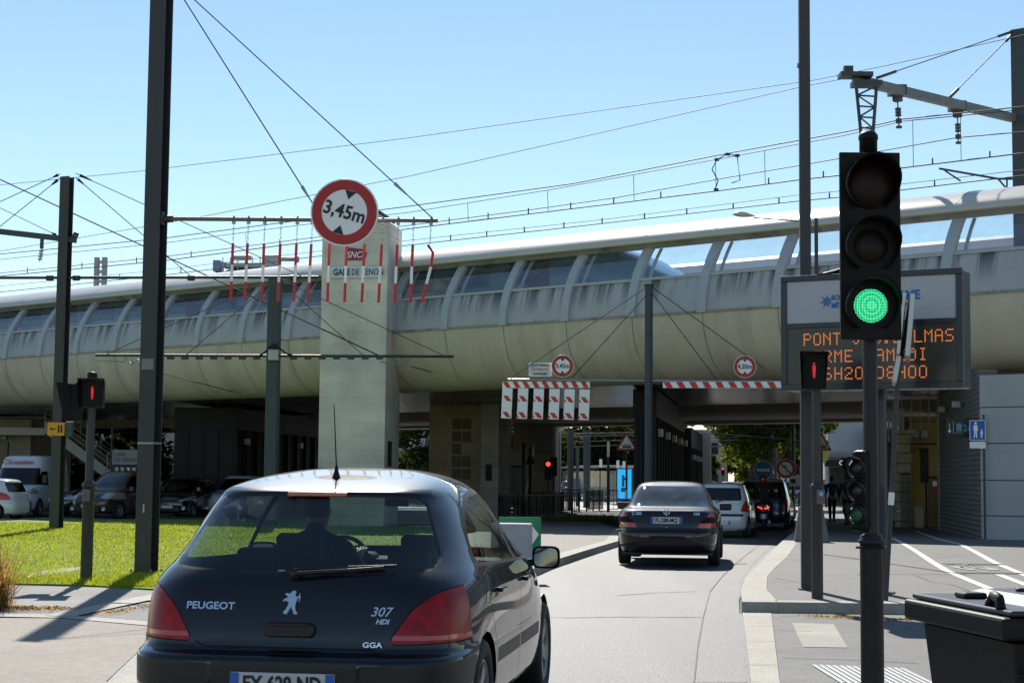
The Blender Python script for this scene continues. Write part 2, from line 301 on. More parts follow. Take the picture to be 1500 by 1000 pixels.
# bicycle symbol lying on the cycle path
bc = gp(1428, 832, .13); mb = MB()
def flat(pts, wdt):
    for a, b in zip(pts, pts[1:]):
        a = Vector((a[0], a[1], 0)); b = Vector((b[0], b[1], 0)); d = (b-a).normalized(); n = Vector((-d.y, d.x, 0))*wdt
        mb.add([a-n, b-n, b+n, a+n], [(0, 1, 2, 3)])
for cx in (-.42, .42): mb.add([(cx+.3*math.cos(t*math.pi/8), .55*math.sin(t*math.pi/8), 0) for t in range(16)], [tuple(range(16))])
flat([(-.42, 0), (-.1, .9), (.3, .9), (.42, 0), (.3, 1.2)], .05); flat([(-.42, 0), (0, 0), (.3, .9)], .05)
o = mb.build('bicycle_marking', groundmat('worn_paint', (.34, .34, .33), .8, .3, .3)); o.scale = (.42, 1, 1); o.location = (bc.x, bc.y, g(bc.y)+.136); tag(o, kind='structure')
for (x, y, wx) in ((1427, 826, .95), (1452, 839, .95)):
    p = gp(x, y, .13); mb = MB()
    mb.box(-wx/2, wx/2, -.18, .18, 0, .006)
    dg = thing('drain_grate', 'slotted iron drain grate behind the bicycle marking' if y < 830 else 'slotted iron drain grate in front of the bicycle marking', 'drain', (p.x, p.y, g(p.y)+.13), 0, 'drain grates in the cycle path')
    mb.build('frame', mat('iron', (.07, .065, .06), .7), dg); mb = MB()
    for k in range(9): mb.box(-wx/2+.06+k*.1, -wx/2+.11+k*.1, -.13, .13, .008, .0085)
    mb.build('slots', M_ink, dg)
# tactile plate + metal corduroy strip on the dropped pavement
tp = [gp(*p) for p in ((1160, 914), (1221, 916), (1242, 951), (1176, 950))]
sheet('tactile_paving', [(p.x, p.y) for p in tp], .019, bricked('tactile', (.36, .34, .29), (.32, .30, .26), (.13, .12, .10), .055, .055, off=0))
mb = MB(); ca = gp(1193, 978); cb_ = gp(1322, 983); dx = (cb_-ca); 
for k in range(14):
    p = ca+dx*(k/13); mb.box(p.x-.017, p.x+.017, p.y-1.15, p.y+.0, .017, .03)
tag(mb.build('metal_warning_strip', mat('bright_steel', (.62, .62, .62), .3, metal=.7), bevel=.004), 'ribbed bright metal warning strip set in the pavement before the traffic light pole', 'paving strip')
for k_, pts in enumerate((((1146, 966), (1250, 969), (1345, 974)), ((1131, 925), (1190, 927)), ((1142, 905), (1180, 903), (1240, 905)))): stripe('pavement_joint', [(gp(*p).x, gp(*p).y) for p in pts], .018, M_asphalt2, .020)
for pts in (((1340, 842), (1362, 851), (1395, 856), (1440, 872)), ((1250, 815), (1330, 822), (1420, 812)), ((1135, 846), (1172, 853))): stripe('pavement_crack', [(gp(*p, .13).x, gp(*p, .13).y) for p in pts], .014, M_asphalt2, .1325)
for pts, wd, m_ in ((((826, 905), (905, 903), (1026, 904)), .02, M_asphalt2), (((905, 872), (960, 868), (1020, 866)), .03, M_asphalt2)): stripe('road_crack', [(gp(*p).x, gp(*p).y) for p in pts], wd, m_, .004)
# left: concrete carriageway, kerb strips, setts, grass, far road
def P2(*ps, o=0): return [(gp(x, y, o).x, gp(x, y, o).y) for x, y in ps]
lc = P2((-400, 905), (90, 906), (215, 916), (260, 918))
sheet('left_concrete', [(-60, lc[1][1])]+lc[1:3]+[(-3.3, 16.0), (tl.x-.004, tl.y), (-3.304, -20), (-60, -20)], .006, M_conc)
sheet('pale_edge_strip', P2((0, 900), (90, 901), (235, 913), (235, 919), (90, 906), (0, 904)), .012, M_kerb)
sheet('pale_edge_strip', P2((65, 903), (215, 873), (260, 868), (260, 876), (215, 881), (105, 905)), .016, M_kerb)
sheet('pale_near_strip', P2((150, 1002), (205, 985), (330, 985), (330, 1002)), .010, M_kerb)
sheet('setts_pavement', P2((-300, 900), (-300, 858), (20, 857.5), (120, 860), (260, 864), (260, 868), (215, 874), (66, 903), (0, 901)), .008, M_setts)
sheet('asphalt_wedge', P2((108, 904), (215, 882), (300, 872), (300, 905), (235, 912)), .004, M_pave_low)
gpoly = [(-60, 21.6)]+P2((20, 857), (120, 859), (220, 865), (300, 866), (420, 850), (560, 815), (690, 790), (735, 765))+[(-1, 63), (-13.0, 62.6), (-16.6, 60.5), (-18.2, 56.5), (-60, 54)]
M_soil = mat('lawn_soil', (.13, .21, .02), .9, var=.35, vs=.8, bump=.4, bs=25)
sheet('lawn', gpoly, .03, M_soil, .05)
stripe('lawn_kerb', [(-60, 54.2), (-18.4, 56.7), (-16.8, 60.7), (-13.1, 62.8), (-1, 63.2), (0, 64)], .35, M_kerb, .06)
sheet('lawn_slab', P2((36, 844), (78, 836), (118, 833), (118, 838), (80, 843), (40, 849)), .036, M_kerb)
# left island beyond the hatchback
isl = [(p.x, p.y) for p in Lk]+[(3.6, 52), (3.2, 60), (.5, 62), (-.4, 52), (-1.6, 36), (-2.3, 27)]
sheet('island_pavement', [(p[0]-.3 if i < 5 else p[0], p[1]) for i, p in enumerate(isl)], .128, groundmat('island_conc', (.22, .20, .18), .8, .12, .12), .15)
kstrip('island_kerb', Lk+[Vector((3.6, 52, 0))], [Vector((p.x-.296, p.y, 0)) for p in Lk]+[Vector((3.3, 52, 0))], .13, M_kerb, .16)
sheet('tram_track_bed', [(-14, 74), (-1, 63), (3.5, 62), (7, 78), (8, 84), (-8, 84)], -.005, mat('track_bed', (.05, .048, .045), .9, var=.3, vs=3))
for k in (0, 1.44): stripe('tram_rail', [(-14, 71+k*1.3), (-1, 66+k), (3.6, 63.5+k)], .09, M_steel, .004)
sheet('far_pavement', [(3.6, 88), (8.6, 84), (26, 260), (-40, 260), (-14, 90)], .02, groundmat('far_pav', (.40, .39, .37), .8, .1, .1), .05)

# ------------------------------------------------------------ the viaduct
BO = Vector((-23.95, 72.5, 0)); BR = math.atan2(-.638, .769)
def bw(s, v, z=0): return Vector((BO.x+.769*s+.638*v, BO.y-.638*s+.769*v, z))
M_belly = streaked('belly_concrete', (.60, .52, .41), (.24, .20, .145), scale=(1.1, .15, .12), lo=.46, hi=.8, amount=.55, rough=.85)
M_panel = streaked('wall_panel', (.43, .44, .455), (.03, .03, .03), scale=(2.4, .2, .10), lo=.46, hi=.58, amount=1.0, rough=.6, zband=(7.5, 6.55))
M_roof = mat('canopy_roof', (.56, .525, .46), .24, var=.06, vs=.6, spec=.7)
M_gut = streaked('gutter', (.30, .285, .26), (.08, .075, .06), scale=(1.5, 1, .5), rough=.5)
M_rib = mat('rib_metal', (.42, .45, .48), .5, var=.08)
M_glass = glassmat('bay_glass', (.80, .87, .93), .09, dirt=.16)
M_soff = ridged('ribbed_soffit', (.26, .25, .23), .2, .85, 1.1, 1.0, 'Y', .05)
M_dark = mat('dark_cladding', (.012, .012, .014), .6, var=.25, vs=1.5, spec=.25)
def extr(prof, s0, s1, ns=1, smooth=False, closed=False):
    """profile of (v,z) pushed along the viaduct"""
    mb = MB(); n = len(prof); vs = []; fs = []
    for i in range(ns+1):
        s = s0+(s1-s0)*i/ns; vs += [(s, v, z) for v, z in prof]
    for i in range(ns):
        for k in range(n if closed else n-1): fs.append((i*n+k, (i+1)*n+k, (i+1)*n+(k+1) % n, i*n+(k+1) % n))
    mb.add(vs, fs, smooth)
    if closed: mb.add([(s0, v, z) for v, z in prof], [tuple(range(n))]); mb.add([(s1, v, z) for v, z in prof], [tuple(range(n))[::-1]])
    return mb
S0, S1 = -42, 63.3
via = thing('railway_viaduct', 'long viaduct with beige rounded belly, stained grey panels and curved glazed canopy', 'viaduct', BO, BR)
def ve(z, o=0): return .9*((z-6.33)/2.14)**2+o
bel = [(1.8-1.8*math.cos(t), 6.36-1.98*math.sin(t)) for t in [R(90*k/16) for k in range(17)]]
extr(bel, S0, S1, 1, True).build('belly', M_belly, via)
mb = MB()
for k in range(-18, 24):
    s = 3.08+2.517*k
    if S0 < s < S1: mb.add([(s+dx_, v-.006 if dx_ else v, z) for v, z in bel for dx_ in (-.008, .008)], [(2*i, 2*i+1, 2*i+3, 2*i+2) for i in range(16)])
mb.v = [(x, y-.008, z-.008) for x, y, z in mb.v]; mb.build('belly_joints', mat('joint_dark', (.16, .14, .11), .9), via)
extr([(ve(z, .0), z) for z in (6.34, 6.6, 6.9, 7.2, 7.40)], S0, S1, 1, True).build('wall_panels', M_panel, via)
for k in range(-36, 48):
    s = 3.08+2.517*k/2+.06; mb = MB()
    if S0 < s < S1: mb.add([(s+dx_, ve(z, -.006), z) for z in (6.36, 6.9, 7.4) for dx_ in (-.01, .01)], [(0, 1, 3, 2), (2, 3, 5, 4)]); mb.build('panel_joint', M_gut, via)
extr([(-.05, 6.29), (-.05, 6.36), (.02, 6.36), (.02, 6.29)], S0, S1, 1, closed=True).build('lower_ledge', M_gut, via)
extr([(ve(7.4, -.05), 7.40), (ve(7.4, -.05), 7.48), (ve(7.4, .1), 7.50), (ve(7.4, .1), 7.40)], S0, S1, closed=True).build('sill', M_rib, via)
extr([(.95, 8.46), (.80, 8.46), (.66, 8.56), (.56, 8.60), (.54, 8.67), (.95, 8.70)], S0, S1, closed=True).build('gutter', M_gut, via)
roofp = [(.54, 8.675), (.70, 8.86), (.98, 9.04), (1.4, 9.22), (1.9, 9.36), (2.5, 9.45), (3.1, 9.48), (3.8, 9.47)]
extr(roofp+[(v, z-.10) for v, z in roofp[::-1]], S0, S1, closed=True, smooth=False).build('canopy_roof', M_roof, via)
rf = [o for o in D.objects if o.name.startswith('canopy_roof')][0]
for p in rf.data.polygons: p.use_smooth = abs(p.normal.x) < .5
mb = MB()
for k in range(-18, 24):
    s = 3.08+2.517*k
    if S0 < s < S1: mb.add([(s+dx_-(v*.0), v-.003, z+.006) for v, z in roofp for dx_ in (-.012, .012)], [(2*i, 2*i+1, 2*i+3, 2*i+2) for i in range(7)])
mb.build('roof_joints', mat('roof_joint', (.35, .33, .30), .6), via)
for k in range(-18, 24):
    s = 3.08+2.517*k
    if not S0 < s < S1-.2: continue
    if 22.0 < s < 24.6: continue
    zs = [6.30+.155*i for i in range(15)]; vo = [(ve(z, -.10), z) for z in zs]; vi = [(ve(z, .10), z) for z in zs[::-1]]
    extr(vo+vi, s-.15, s+.15, closed=True).build('rib', M_rib, via)
    if s > -14: # glazing of the bay to the right of this rib, with an inner mullion
        fr = extr([(ve(z, .0), z) for z in (7.50, 7.8, 8.15, 8.45)], s+.15, s+2.367, 1, True).build('glass_bay', M_glass, via)
        if s > 18: extr([(ve(z, .05), z) for z in (7.5, 7.8, 8.15, 8.45)]+[(ve(z, .12), z) for z in (8.45, 8.15, 7.8, 7.5)], s+.36, s+.44, closed=True).build('mullion', M_rib, via)
mb = MB().box(S0, S1, 1.8, 14.8, 4.39, 4.55); mb.build('soffit', M_soff, via)
MB().box(S0, S1, .3, 14.4, 5.9, 6.25).build('track_deck', mat('deck', (.3, .29, .27), .9), via)
MB().box(S0, S1, 14.4, 14.8, 4.55, 7.2).build('far_parapet', M_belly, via)
fc = [(10.8, 8.75), (10.85, 9.1), (11.1, 9.4), (11.5, 9.56), (12.2, 9.62), (13.4, 9.5)]
extr(fc+[(v+.05, z-.12) for v, z in fc[::-1]], S0, S1, closed=True).build('far_canopy', mat('far_canopy_grey', (.42, .43, .43), .5, var=.1), via)
for s in range(-36, 62, 8): MB().box(s-.1, s+.1, 12.6, 12.9, 6.25, 9.55).build('canopy_post', M_rib, via)
# second viaduct behind
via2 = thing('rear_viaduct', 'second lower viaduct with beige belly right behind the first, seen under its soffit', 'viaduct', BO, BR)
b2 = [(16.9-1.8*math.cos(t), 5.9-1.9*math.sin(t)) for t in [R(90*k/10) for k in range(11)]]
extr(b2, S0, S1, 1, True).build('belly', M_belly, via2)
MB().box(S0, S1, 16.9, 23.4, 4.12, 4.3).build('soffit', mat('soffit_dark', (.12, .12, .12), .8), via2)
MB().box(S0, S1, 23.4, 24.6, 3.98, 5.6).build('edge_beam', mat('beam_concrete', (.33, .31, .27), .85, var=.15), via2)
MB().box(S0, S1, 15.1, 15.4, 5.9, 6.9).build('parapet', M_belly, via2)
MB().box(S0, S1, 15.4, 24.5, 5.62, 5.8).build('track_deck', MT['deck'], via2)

# stone tower passing through the viaduct
M_stone = bricked('tower_stone', (.82, .75, .64), (.74, .68, .59), (.62, .57, .49), 1.6, .44, msz=.008, off=.37, bump=.35)
tb = at(465.5, 690, 55.5)
tw = thing('station_tower', 'tall pale stone station tower with the station name board in front of the viaduct', 'tower', (tb.x, tb.y, g(55)-.1), STREET)
TH = 10.55
mb = MB(); mb.box(0, 2.27, 0, 2.15, 0, 9.9); mb.prism([(0, 9.9), (2.27, 9.9), (2.27, 10.3), (1.95, TH), (1.4, TH), (0, 10.45)], .0, 2.15)
mb.build('shaft', M_stone, tw, .02)
MB().box(1.35, 2.0, -.02, 2.2, TH, TH+.10).build('cap', M_dark, tw)
MB().box(2.272, 2.30, .45, .95, 2.1, 2.95).build('grille', M_dark, tw, .01)
MB().box(-.004, 2.274, -.012, 0, 0.0, 2.05).build('plinth_facing', bricked('plinth_stone', (.48, .46, .32), (.43, .41, .3), (.28, .26, .19), 1.6, .44), tw)
mb = MB().box(2.27, 2.55, 1.0, 1.3, 7.6, 8.0); mb.build('camera_housing', M_steel, tw, .03)
# ------------------------------------------------------------ poles, signals, signs
def hpole(root, w_, d_, h, m, name='pole'):
    mb = MB(); t = .022
    mb.box(-w_/2, w_/2, -d_/2, -d_/2+t, 0, h); mb.box(-w_/2, w_/2, d_/2-t, d_/2, 0, h); mb.box(-t/2, t/2, -d_/2+t, d_/2-t, 0, h)
    return mb.build(name, m, root, .003)
def disc(root, r, rot=0, red=True, rim=.085, yo=0, z=0, x=0):
    """round prohibition plate facing -y"""
    M = Matrix.Translation((x, yo, z)) @ Matrix.Rotation(rot, 4, 'Y')
    mb = MB(); mb.prism(circ(r, 48), 0, .03, M); a = mb.build('plate', M_white, root, .004)
    mb = MB(); n = 48; ro, ri = r*.955, r*(1-.33)
    vs = [(ro*math.cos(2*math.pi*k/n), -.004, ro*math.sin(2*math.pi*k/n)) for k in range(n)]+[(ri*math.cos(2*math.pi*k/n), -.004, ri*math.sin(2*math.pi*k/n)) for k in range(n)]
    mb.add(vs, [(k, (k+1) % n, (k+1) % n+n, k+n) for k in range(n)], False, M)
    if red: mb.build('red_ring', M_red, root)
    return M
def height_sign(root, r, s, rot=0, **kw):
    M = disc(root, r, rot, **kw); mb = MB()
    for sg in (1, -1): mb.add([(-.17*r, -.006, sg*.655*r), (.17*r, -.006, sg*.655*r), (0, -.006, sg*.40*r)], [(0, 1, 2)], False, M)
    mb.build('arrowheads', M_ink, root)
    t = text('lettering', s, r*.56, M_ink, root, M @ Vector((0, -.007, 0)), (R(90), rot, 0), .001, sx=.92, bold=r*.012)
    return t
# big tram pole with overhead barrier arm
bp_ = gp(214, 840); BPH = 9.05
bigp = thing('tram_pole', 'tallest dark steel pole, at the lawn edge, carrying the height barrier arm', 'pole', bp_, R(-17))
hpole(bigp, .26, .25, BPH, M_pole)
MB().box(-.19, .19, -.19, .19, -.02, .03).build('base_plate', M_pole, bigp, .005)
MB().box(-.012, .012, -.128, -.12, .9, 1.02).build('bolt_slot', mat('slot_light', (.5, .5, .3), .6), bigp)
MB().box(-.132, .132, -.13, .13, 1.9, 1.93).build('strap', M_steel, bigp, .003); MB().box(-.10, .10, -.128, -.1255, 3.0, 3.16).build('number_label', mat('label_grey', (.22, .22, .2), .6), bigp)
MB().box(-.05, .05, -.129, -.1255, .35, .60).build('access_hatch', mat('hatch', (.06, .06, .06), .6), bigp, .004)
for sx_ in (-1, 1):
    for sy_ in (-1, 1): MB().lathe([(0, .05), (.014, .05), (.016, .03), (.022, .03), (.022, .0)], 6, Matrix.Translation((sx_*.16, sy_*.16, .03))).build('base_bolt', M_steel, bigp)
A0 = at(240, 320.5, bp_.y+.0); A1 = at(641, 323, 23.87)
def world_part(mb, name, m, root, bevel=0):
    """geometry given in world coordinates, stored in the frame of its thing"""
    o = mb.build(name, m, root, bevel); Mi = (Matrix.Translation(root.location) @ root.rotation_euler.to_matrix().to_4x4()).inverted()
    for v in o.data.vertices: v.co = Mi @ v.co
    return o
mb = MB(); mb.tube([A0, A1], .032, 12); world_part(mb, 'barrier_arm', mat('arm_grey', (.16, .165, .17), .45, metal=.3), bigp)
mb = MB(); mb.tube([A0-Vector((.05, 0, 0)), A0+Vector((.14, 0, 0))], .055, 10); mb.cbox(A0-Vector((.02, 0, 0)), (.06, .2, .2)); world_part(mb, 'arm_clamp', M_pole, bigp, .006)
top = Vector((bp_.x+.12, bp_.y, BPH-.1))
for q, w1, w2 in ((at(470, 317, 23.8), .88, .06), (at(634, 320, 23.87), .86, .05)):
    mb = MB(); mb.tube([top, q], .0095, 6); a = world_part(mb, 'stay_cable', M_wire, bigp)
    mb = MB(); k0 = top.lerp(q, w1); k1 = top.lerp(q, w1+.045); mb.tube([k0, k1], .026, 8, r1=.012); world_part(mb, 'cable_socket', M_steel, bigp)
# hanging rods
def rod(x, bent=False):
    t = (x-240)/401; p = A0.lerp(A1, t)
    root = thing('hanging_rod', 'x', 'barrier rod', p, 0, 'red and white rods hanging from the barrier arm', rot=(0, R(1.6+random.uniform(-.7, .7)), 0))
    mb = MB()
    mb.tube([(0, 0, .05), (.0, 0, -.07)], .016, 8); mb.cbox((0, 0, -.05), (.05, .05, .035))
    for k in range(8):
        z = -.085-k*.035; M = Matrix.Translation((0, 0, z)) @ Matrix.Rotation(R(90*(k % 2)), 4, 'Z')
        ring = [M @ Vector((.010*math.cos(a), 0, .024*math.sin(a))) for a in [2*math.pi*i/8 for i in range(9)]]; mb.tube(ring, .0032, 5, False)
    mb.build('chain', M_steel, root)
    z0 = -.36; segs = ((0, .32, M_redb), (.32, .57, M_white), (.57, .85, M_redb)) 
    for a, b, m in segs:
        mb = MB()
        if bent and a == 0: mb.tube([(-.03, 0, z0), (.05, 0, z0-.11), (.03, 0, z0-.32)], .021, 10)
        elif bent: mb.tube([(.03-(a-.32)*.20, 0, z0-a), (.03-(b-.32)*.20, 0, z0-b)], .021, 10)
        else: mb.tube([(0, 0, z0-a), (0, 0, z0-b)], .021, 10)
        mb.build('red_section' if m is M_redb else 'white_section', m, root)
    return root
xs = (345, 367, 391, 415, 439, 461, 487, 512, 538, 563, 585, 607, 632)
nm = ['first', 'second', 'third', 'fourth', 'fifth', 'sixth', 'seventh', 'eighth', 'ninth', 'tenth', 'eleventh', 'twelfth', 'last']
for i, x in enumerate(xs):
    r_ = rod(x, x == 632)
    r_['label'] = 'bent red and white rod at the free end of the barrier arm' if x == 632 else '%s straight red and white hanging rod of the barrier counting from the tall pole' % nm[i]
sc_ = at(504.5, 311, 23.7)
s345 = thing('height_limit_sign', 'large tilted round 3,45m height limit sign hung on the barrier arm', 'sign', sc_, R(-2))
height_sign(s345, .492, '3,45m', R(16))
mb = MB(); mb.cbox((-.2, .06, -.08), (.04, .08, .5)); mb.cbox((.2, .06, -.14), (.04, .08, .5)); mb.build('bracket', M_steel, s345)

# second tram pole on the lawn, with its cross bars and stays
p98 = gp(82, 775); H98 = 10.35
t98 = thing('tram_pole', 'dark steel pole in the lawn near the parked cars with two cross bars', 'pole', p98, R(-22))
hpole(t98, .33, .24, H98, M_pole)
MB().box(-.27, .27, -.25, .25, -.02, .03).build('base_plate', M_pole, t98, .005)
def W(x, y, Y): return at(x, y, Y)
Y98 = p98.y
mb = MB(); mb.tube([W(-160, 407, Y98), W(466, 406, Y98)], .045, 8); world_part(mb, 'lower_crossbar', M_pole, t98)
mb = MB()
for x in (73, 112, 280, 430): mb.tube([W(x-5, 407, Y98), W(x+5, 407, Y98)], .085, 8)
world_part(mb, 'clamps', M_pole, t98)
mb = MB(); mb.bar(W(-150, 322, Y98), W(112, 352, Y98), .12, .16); mb.tube([W(108, 344, Y98), W(113, 346, Y98)], .12, 8); mb.bar(W(62, 344, Y98), W(61, 364, Y98), .09); world_part(mb, 'upper_crossbar', M_pole2, t98)
mb = MB(); a = W(61, 364, Y98); b_ = W(58, 383, Y98); mb.tube([a, b_], .02, 6)
for k in range(4): c = a.lerp(b_, .2+.2*k); mb.tube([c-Vector((0, 0, .02)), c+Vector((0, 0, .02))], .07, 8)
world_part(mb, 'insulator', M_steel, t98)
for a, b in (((111, 254), (441, 404)), ((111, 260), (279, 404)), ((88, 255), (-60, 323)), ((88, 261), (-90, 404)), ((84, 345), (-40, 285))):
    mb = MB(); mb.tube([W(*a, Y98), W(*b, Y98)], .013, 5); world_part(mb, 'stay_wire', M_wire, t98)
    mb = MB(); k0 = W(*a, Y98).lerp(W(*b, Y98), .02); k1 = W(*a, Y98).lerp(W(*b, Y98), .07); mb.tube([k0, k1], .05, 6, r1=.02); world_part(mb, 'wire_socket', M_black, t98)
ysg = W(82, 628, Y98-.45)
ys = thing('tram_call_sign', 'small yellow sign with a black arrow and two bars on the lawn pole', 'sign', ysg, R(6))
mb = MB(); mb.prism(rrect(-.24, .24, -.19, .19, .04), 0, .12); mb.build('panel', mat('yellow', (.75, .30, .01), .5), ys, .004)
mb = MB(); mb.box(.05, .10, -.006, -.002, -.11, .11); mb.box(.13, .18, -.006, -.002, -.11, .11); mb.box(-.12, .0, -.006, -.002, -.015, .015); mb.add([(-.19, -.006, 0), (-.11, -.006, -.05), (-.11, -.006, .05)], [(0, 1, 2)]); mb.build('arrow_symbol', M_ink, ys)
mb = MB(); mb.box(.26, .46, -.0, .25, -.22, .22); mb.box(-.1, .4, .12, .18, -.05, .05); mb.build('grey_housing', M_pole2, ys, .02)

# centre tram pole with double arm
Y4 = 53.5; b4 = Vector((X2(399, Y4), Y4, g(Y4)))
t4 = thing('tram_pole', 'blue grey tram pole with a long horizontal double arm in front of the stone tower', 'pole', b4, R(-9))
hp = MB(); hp.box(-.2, .2, -.16, .16, 0, at(403, 405, Y4).z-b4.z); hp.build('pole', M_pole2, t4, .03)
mb = MB(); mb.tube([W(140, 520, Y4), W(665, 522, Y4)], .045, 8); world_part(mb, 'arm', M_pole, t4)
mb = MB()
for x in list(range(430, 560, 21))+list(range(250, 380, 21)): c = W(x, 524, Y4); mb.cbox(c, (.22, .12, .10))
world_part(mb, 'arm_clips', M_pole, t4)
mb = MB(); mb.cbox(W(401, 520, Y4-.25), (.34, .3, .36)); world_part(mb, 'junction_box', M_steel, t4, .02)
mb = MB(); mb.tube([W(378, 522, Y4-.2), W(388, 516, Y4-.3), W(396, 508, Y4-.3), W(402, 505, Y4-.3), W(409, 509, Y4-.3), W(418, 517, Y4-.3), W(430, 521, Y4-.2)], .03, 6); mb.cbox(W(402, 507, Y4-.3), (.16, .16, .16)); world_part(mb, 'cable_loop', M_black, t4)
for a, b in (((405, 408), (532, 520)), ((407, 408), (651, 521)), ((398, 410), (157, 518)), ((399, 412), (272, 520)), ((-60, 235), (556, 521))):
    mb = MB(); mb.tube([W(*a, Y4), W(*b, Y4)], .013 if a[0] > 0 else .022, 5); world_part(mb, 'stay_wire', M_wire, t4)
for sx, ex, ey in ((556, 603, 537), (182, 206, 538)):
    mb = MB(); mb.tube([W(sx, 524, Y4), W(sx+1, 530, Y4), W(sx+40*(1 if sx > 300 else -1)*(1 if sx > 300 else 1), 528 if sx < 300 else 533, Y4)], .022, 6); mb.tube([W(ex-22, 522, Y4), W(ex-14, 534, Y4), W(ex-4, 526, Y4), W(ex, ey, Y4)], .03, 6); world_part(mb, 'steady_arm', M_steel, t4)

# gauge portal with the small height signs
Y9 = 47.5; p9 = Vector((X2(950, Y9), Y9, g(Y9)+.1)); tp9 = at(951, 418, Y9)
t9 = thing('portal_pole', 'round grey pole with stays carrying the striped height gauge in front of the viaduct', 'pole', p9, R(-4))
mb = MB(); mb.tube([(0, 0, 0), (0, 0, tp9.z-p9.z)], .115, 16); mb.build('pole', M_pole2, t9); MB().tube([(0, 0, tp9.z-p9.z-.04), (0, 0, tp9.z-p9.z+.03)], .14, 16).build('cap', M_pole, t9)
L0 = at(744, 556, 48.4); L1 = at(950, 557.5, Y9); R1 = at(1190, 559, 46.6)
mb = MB(); mb.tube([L0, L1], .04, 8); mb.tube([L1, R1], .04, 8); world_part(mb, 'arm', M_steel, t9)
for a, b, Yb in (((946, 421), (752, 551), 48.3), ((947, 432), (838, 553), 47.9), ((956, 421), (1120, 540), 46.9), ((956, 430), (1050, 556), 47.1)):
    mb = MB(); mb.tube([at(*a, Y9), at(*b, Yb)], .013, 5); world_part(mb, 'stay_wire', M_wire, t9)
def stripes(root, x0, x1, z0, z1, n, y=-.004, name='red_stripes', sl=.6):
    mb = MB(); h = (z1-z0)*sl; st = (x1-x0)/n
    for k in range(n):
        a = x0+st*k+.02*st; q = st*.5
        pts = [(a, z1), (min(a+q, x1), z1), (min(a+q+h, x1), z0), (min(a+h, x1), z0)]
        mb.add([(px, y, pz) for px, pz in pts], [(0, 3, 2, 1)])
    mb.build(name, M_redb, root)
# striped board with six hanging slats
bl = at(736, 568, 48.45); br_ = at(864, 568, 47.9); wv_ = (br_-bl).length
bd = thing('gauge_board', 'red and white striped beam hung from the portal arm above six white slats', 'barrier', bl, math.atan2(br_.y-bl.y, br_.x-bl.x))
MB().box(0, wv_, 0, .04, 0, .19).build('beam', M_white, bd); stripes(bd, 0, wv_, .005, .185, 9)
mb = MB()
for x in (.25, 1.25, 2.2): mb.tube([(x, .02, .17), (x, .02, .33)], .012, 5)
mb.build('hangers', M_steel, bd)
for i, (xa, xb) in enumerate(((736, 752), (759, 774), (782, 797), (805, 820), (827, 842), (849, 864))):
    a = at(xa, 562+i*.4, 48.35-.08*i); wd = .30
    sl_ = thing('warning_flag', '%s white slat with red flashes under the striped beam, counting from the left' % nm[i], 'slat', a+Vector((0, -.03, -.12)), R(-8), 'white slats hanging from the gauge board', rot=(0, R(2.0), R(-8)))
    MB().box(0, wd, 0, .025, -.88, .0).build('panel', M_white, sl_)
    mb = MB()
    for z in (-.38, -.85): mb.add([(.03, -.004, z+.16), (.17, -.004, z+.16), (.29, -.004, z-.0), (.15, -.004, z)], [(0, 3, 2, 1)])
    if i: 
        for z in (-.38, -.85): mb.add([(.005, -.004, z+.10), (.07, -.004, z), (.005, -.004, z)], [(0, 2, 1)])
    mb.build('red_flash', M_redb, sl_)
bl = at(971, 568, 47.2); br_ = at(1200, 567, 46.4); wv_ = (br_-bl).length
bd = thing('gauge_board', 'long red and white striped beam passing behind the message board', 'barrier', bl, math.atan2(br_.y-bl.y, br_.x-bl.x))
MB().box(0, wv_, 0, .04, 0, .18).build('beam', M_white, bd); stripes(bd, 0, wv_, .005, .175, 12)
MB().box(.1, .14, .01, .03, .18, .24).build('hanger', M_steel, bd)
for (x, y, r, s, Y, lab) in ((824, 536, 16.5, '3,45m', 48.1, 'small round 3,45m height limit sign on the portal arm beside the high voltage notice'), (1091, 537, 16.5, '4,20m', 46.8, 'small round 4,20m height limit sign on the portal arm left of the message board')):
    h_ = thing('height_limit_sign', lab, 'sign', at(x, y, Y), R(-5)); height_sign(h_, r*Y/2430, s)
ht = thing('danger_notice', 'white rectangular high voltage danger notice on the portal arm', 'sign', at(791.5, 541, 48.3), R(-6))
MB().prism(rrect(-.34, .34, -.2, .2, .03), 0, .02).build('plate', M_white, ht); MB().prism(rrect(-.325, .325, -.185, .185, .02), -.003, 0).build('plate_face', mat('plate_grey', (.6, .61, .62), .5), ht)
text('lettering', 'HAUTE TENSION', .085, M_ink, ht, (0, -.006, .12), sx=.85, bold=.002); text('lettering', 'DANGER', .095, M_ink, ht, (0, -.006, -.13), sx=1.1, bold=.003)
mb = MB()
for sg in (1, -1):
    mb.tube([(-.27*sg, -.006, .055), (-.1*sg, -.006, .0), (0, -.006, .02), (.02*sg, -.006, -.02), (.1*sg, -.006, .01), (.27*sg, -.006, -.045)], .008, 5)
mb.build('lightning_symbol', M_redb, ht)

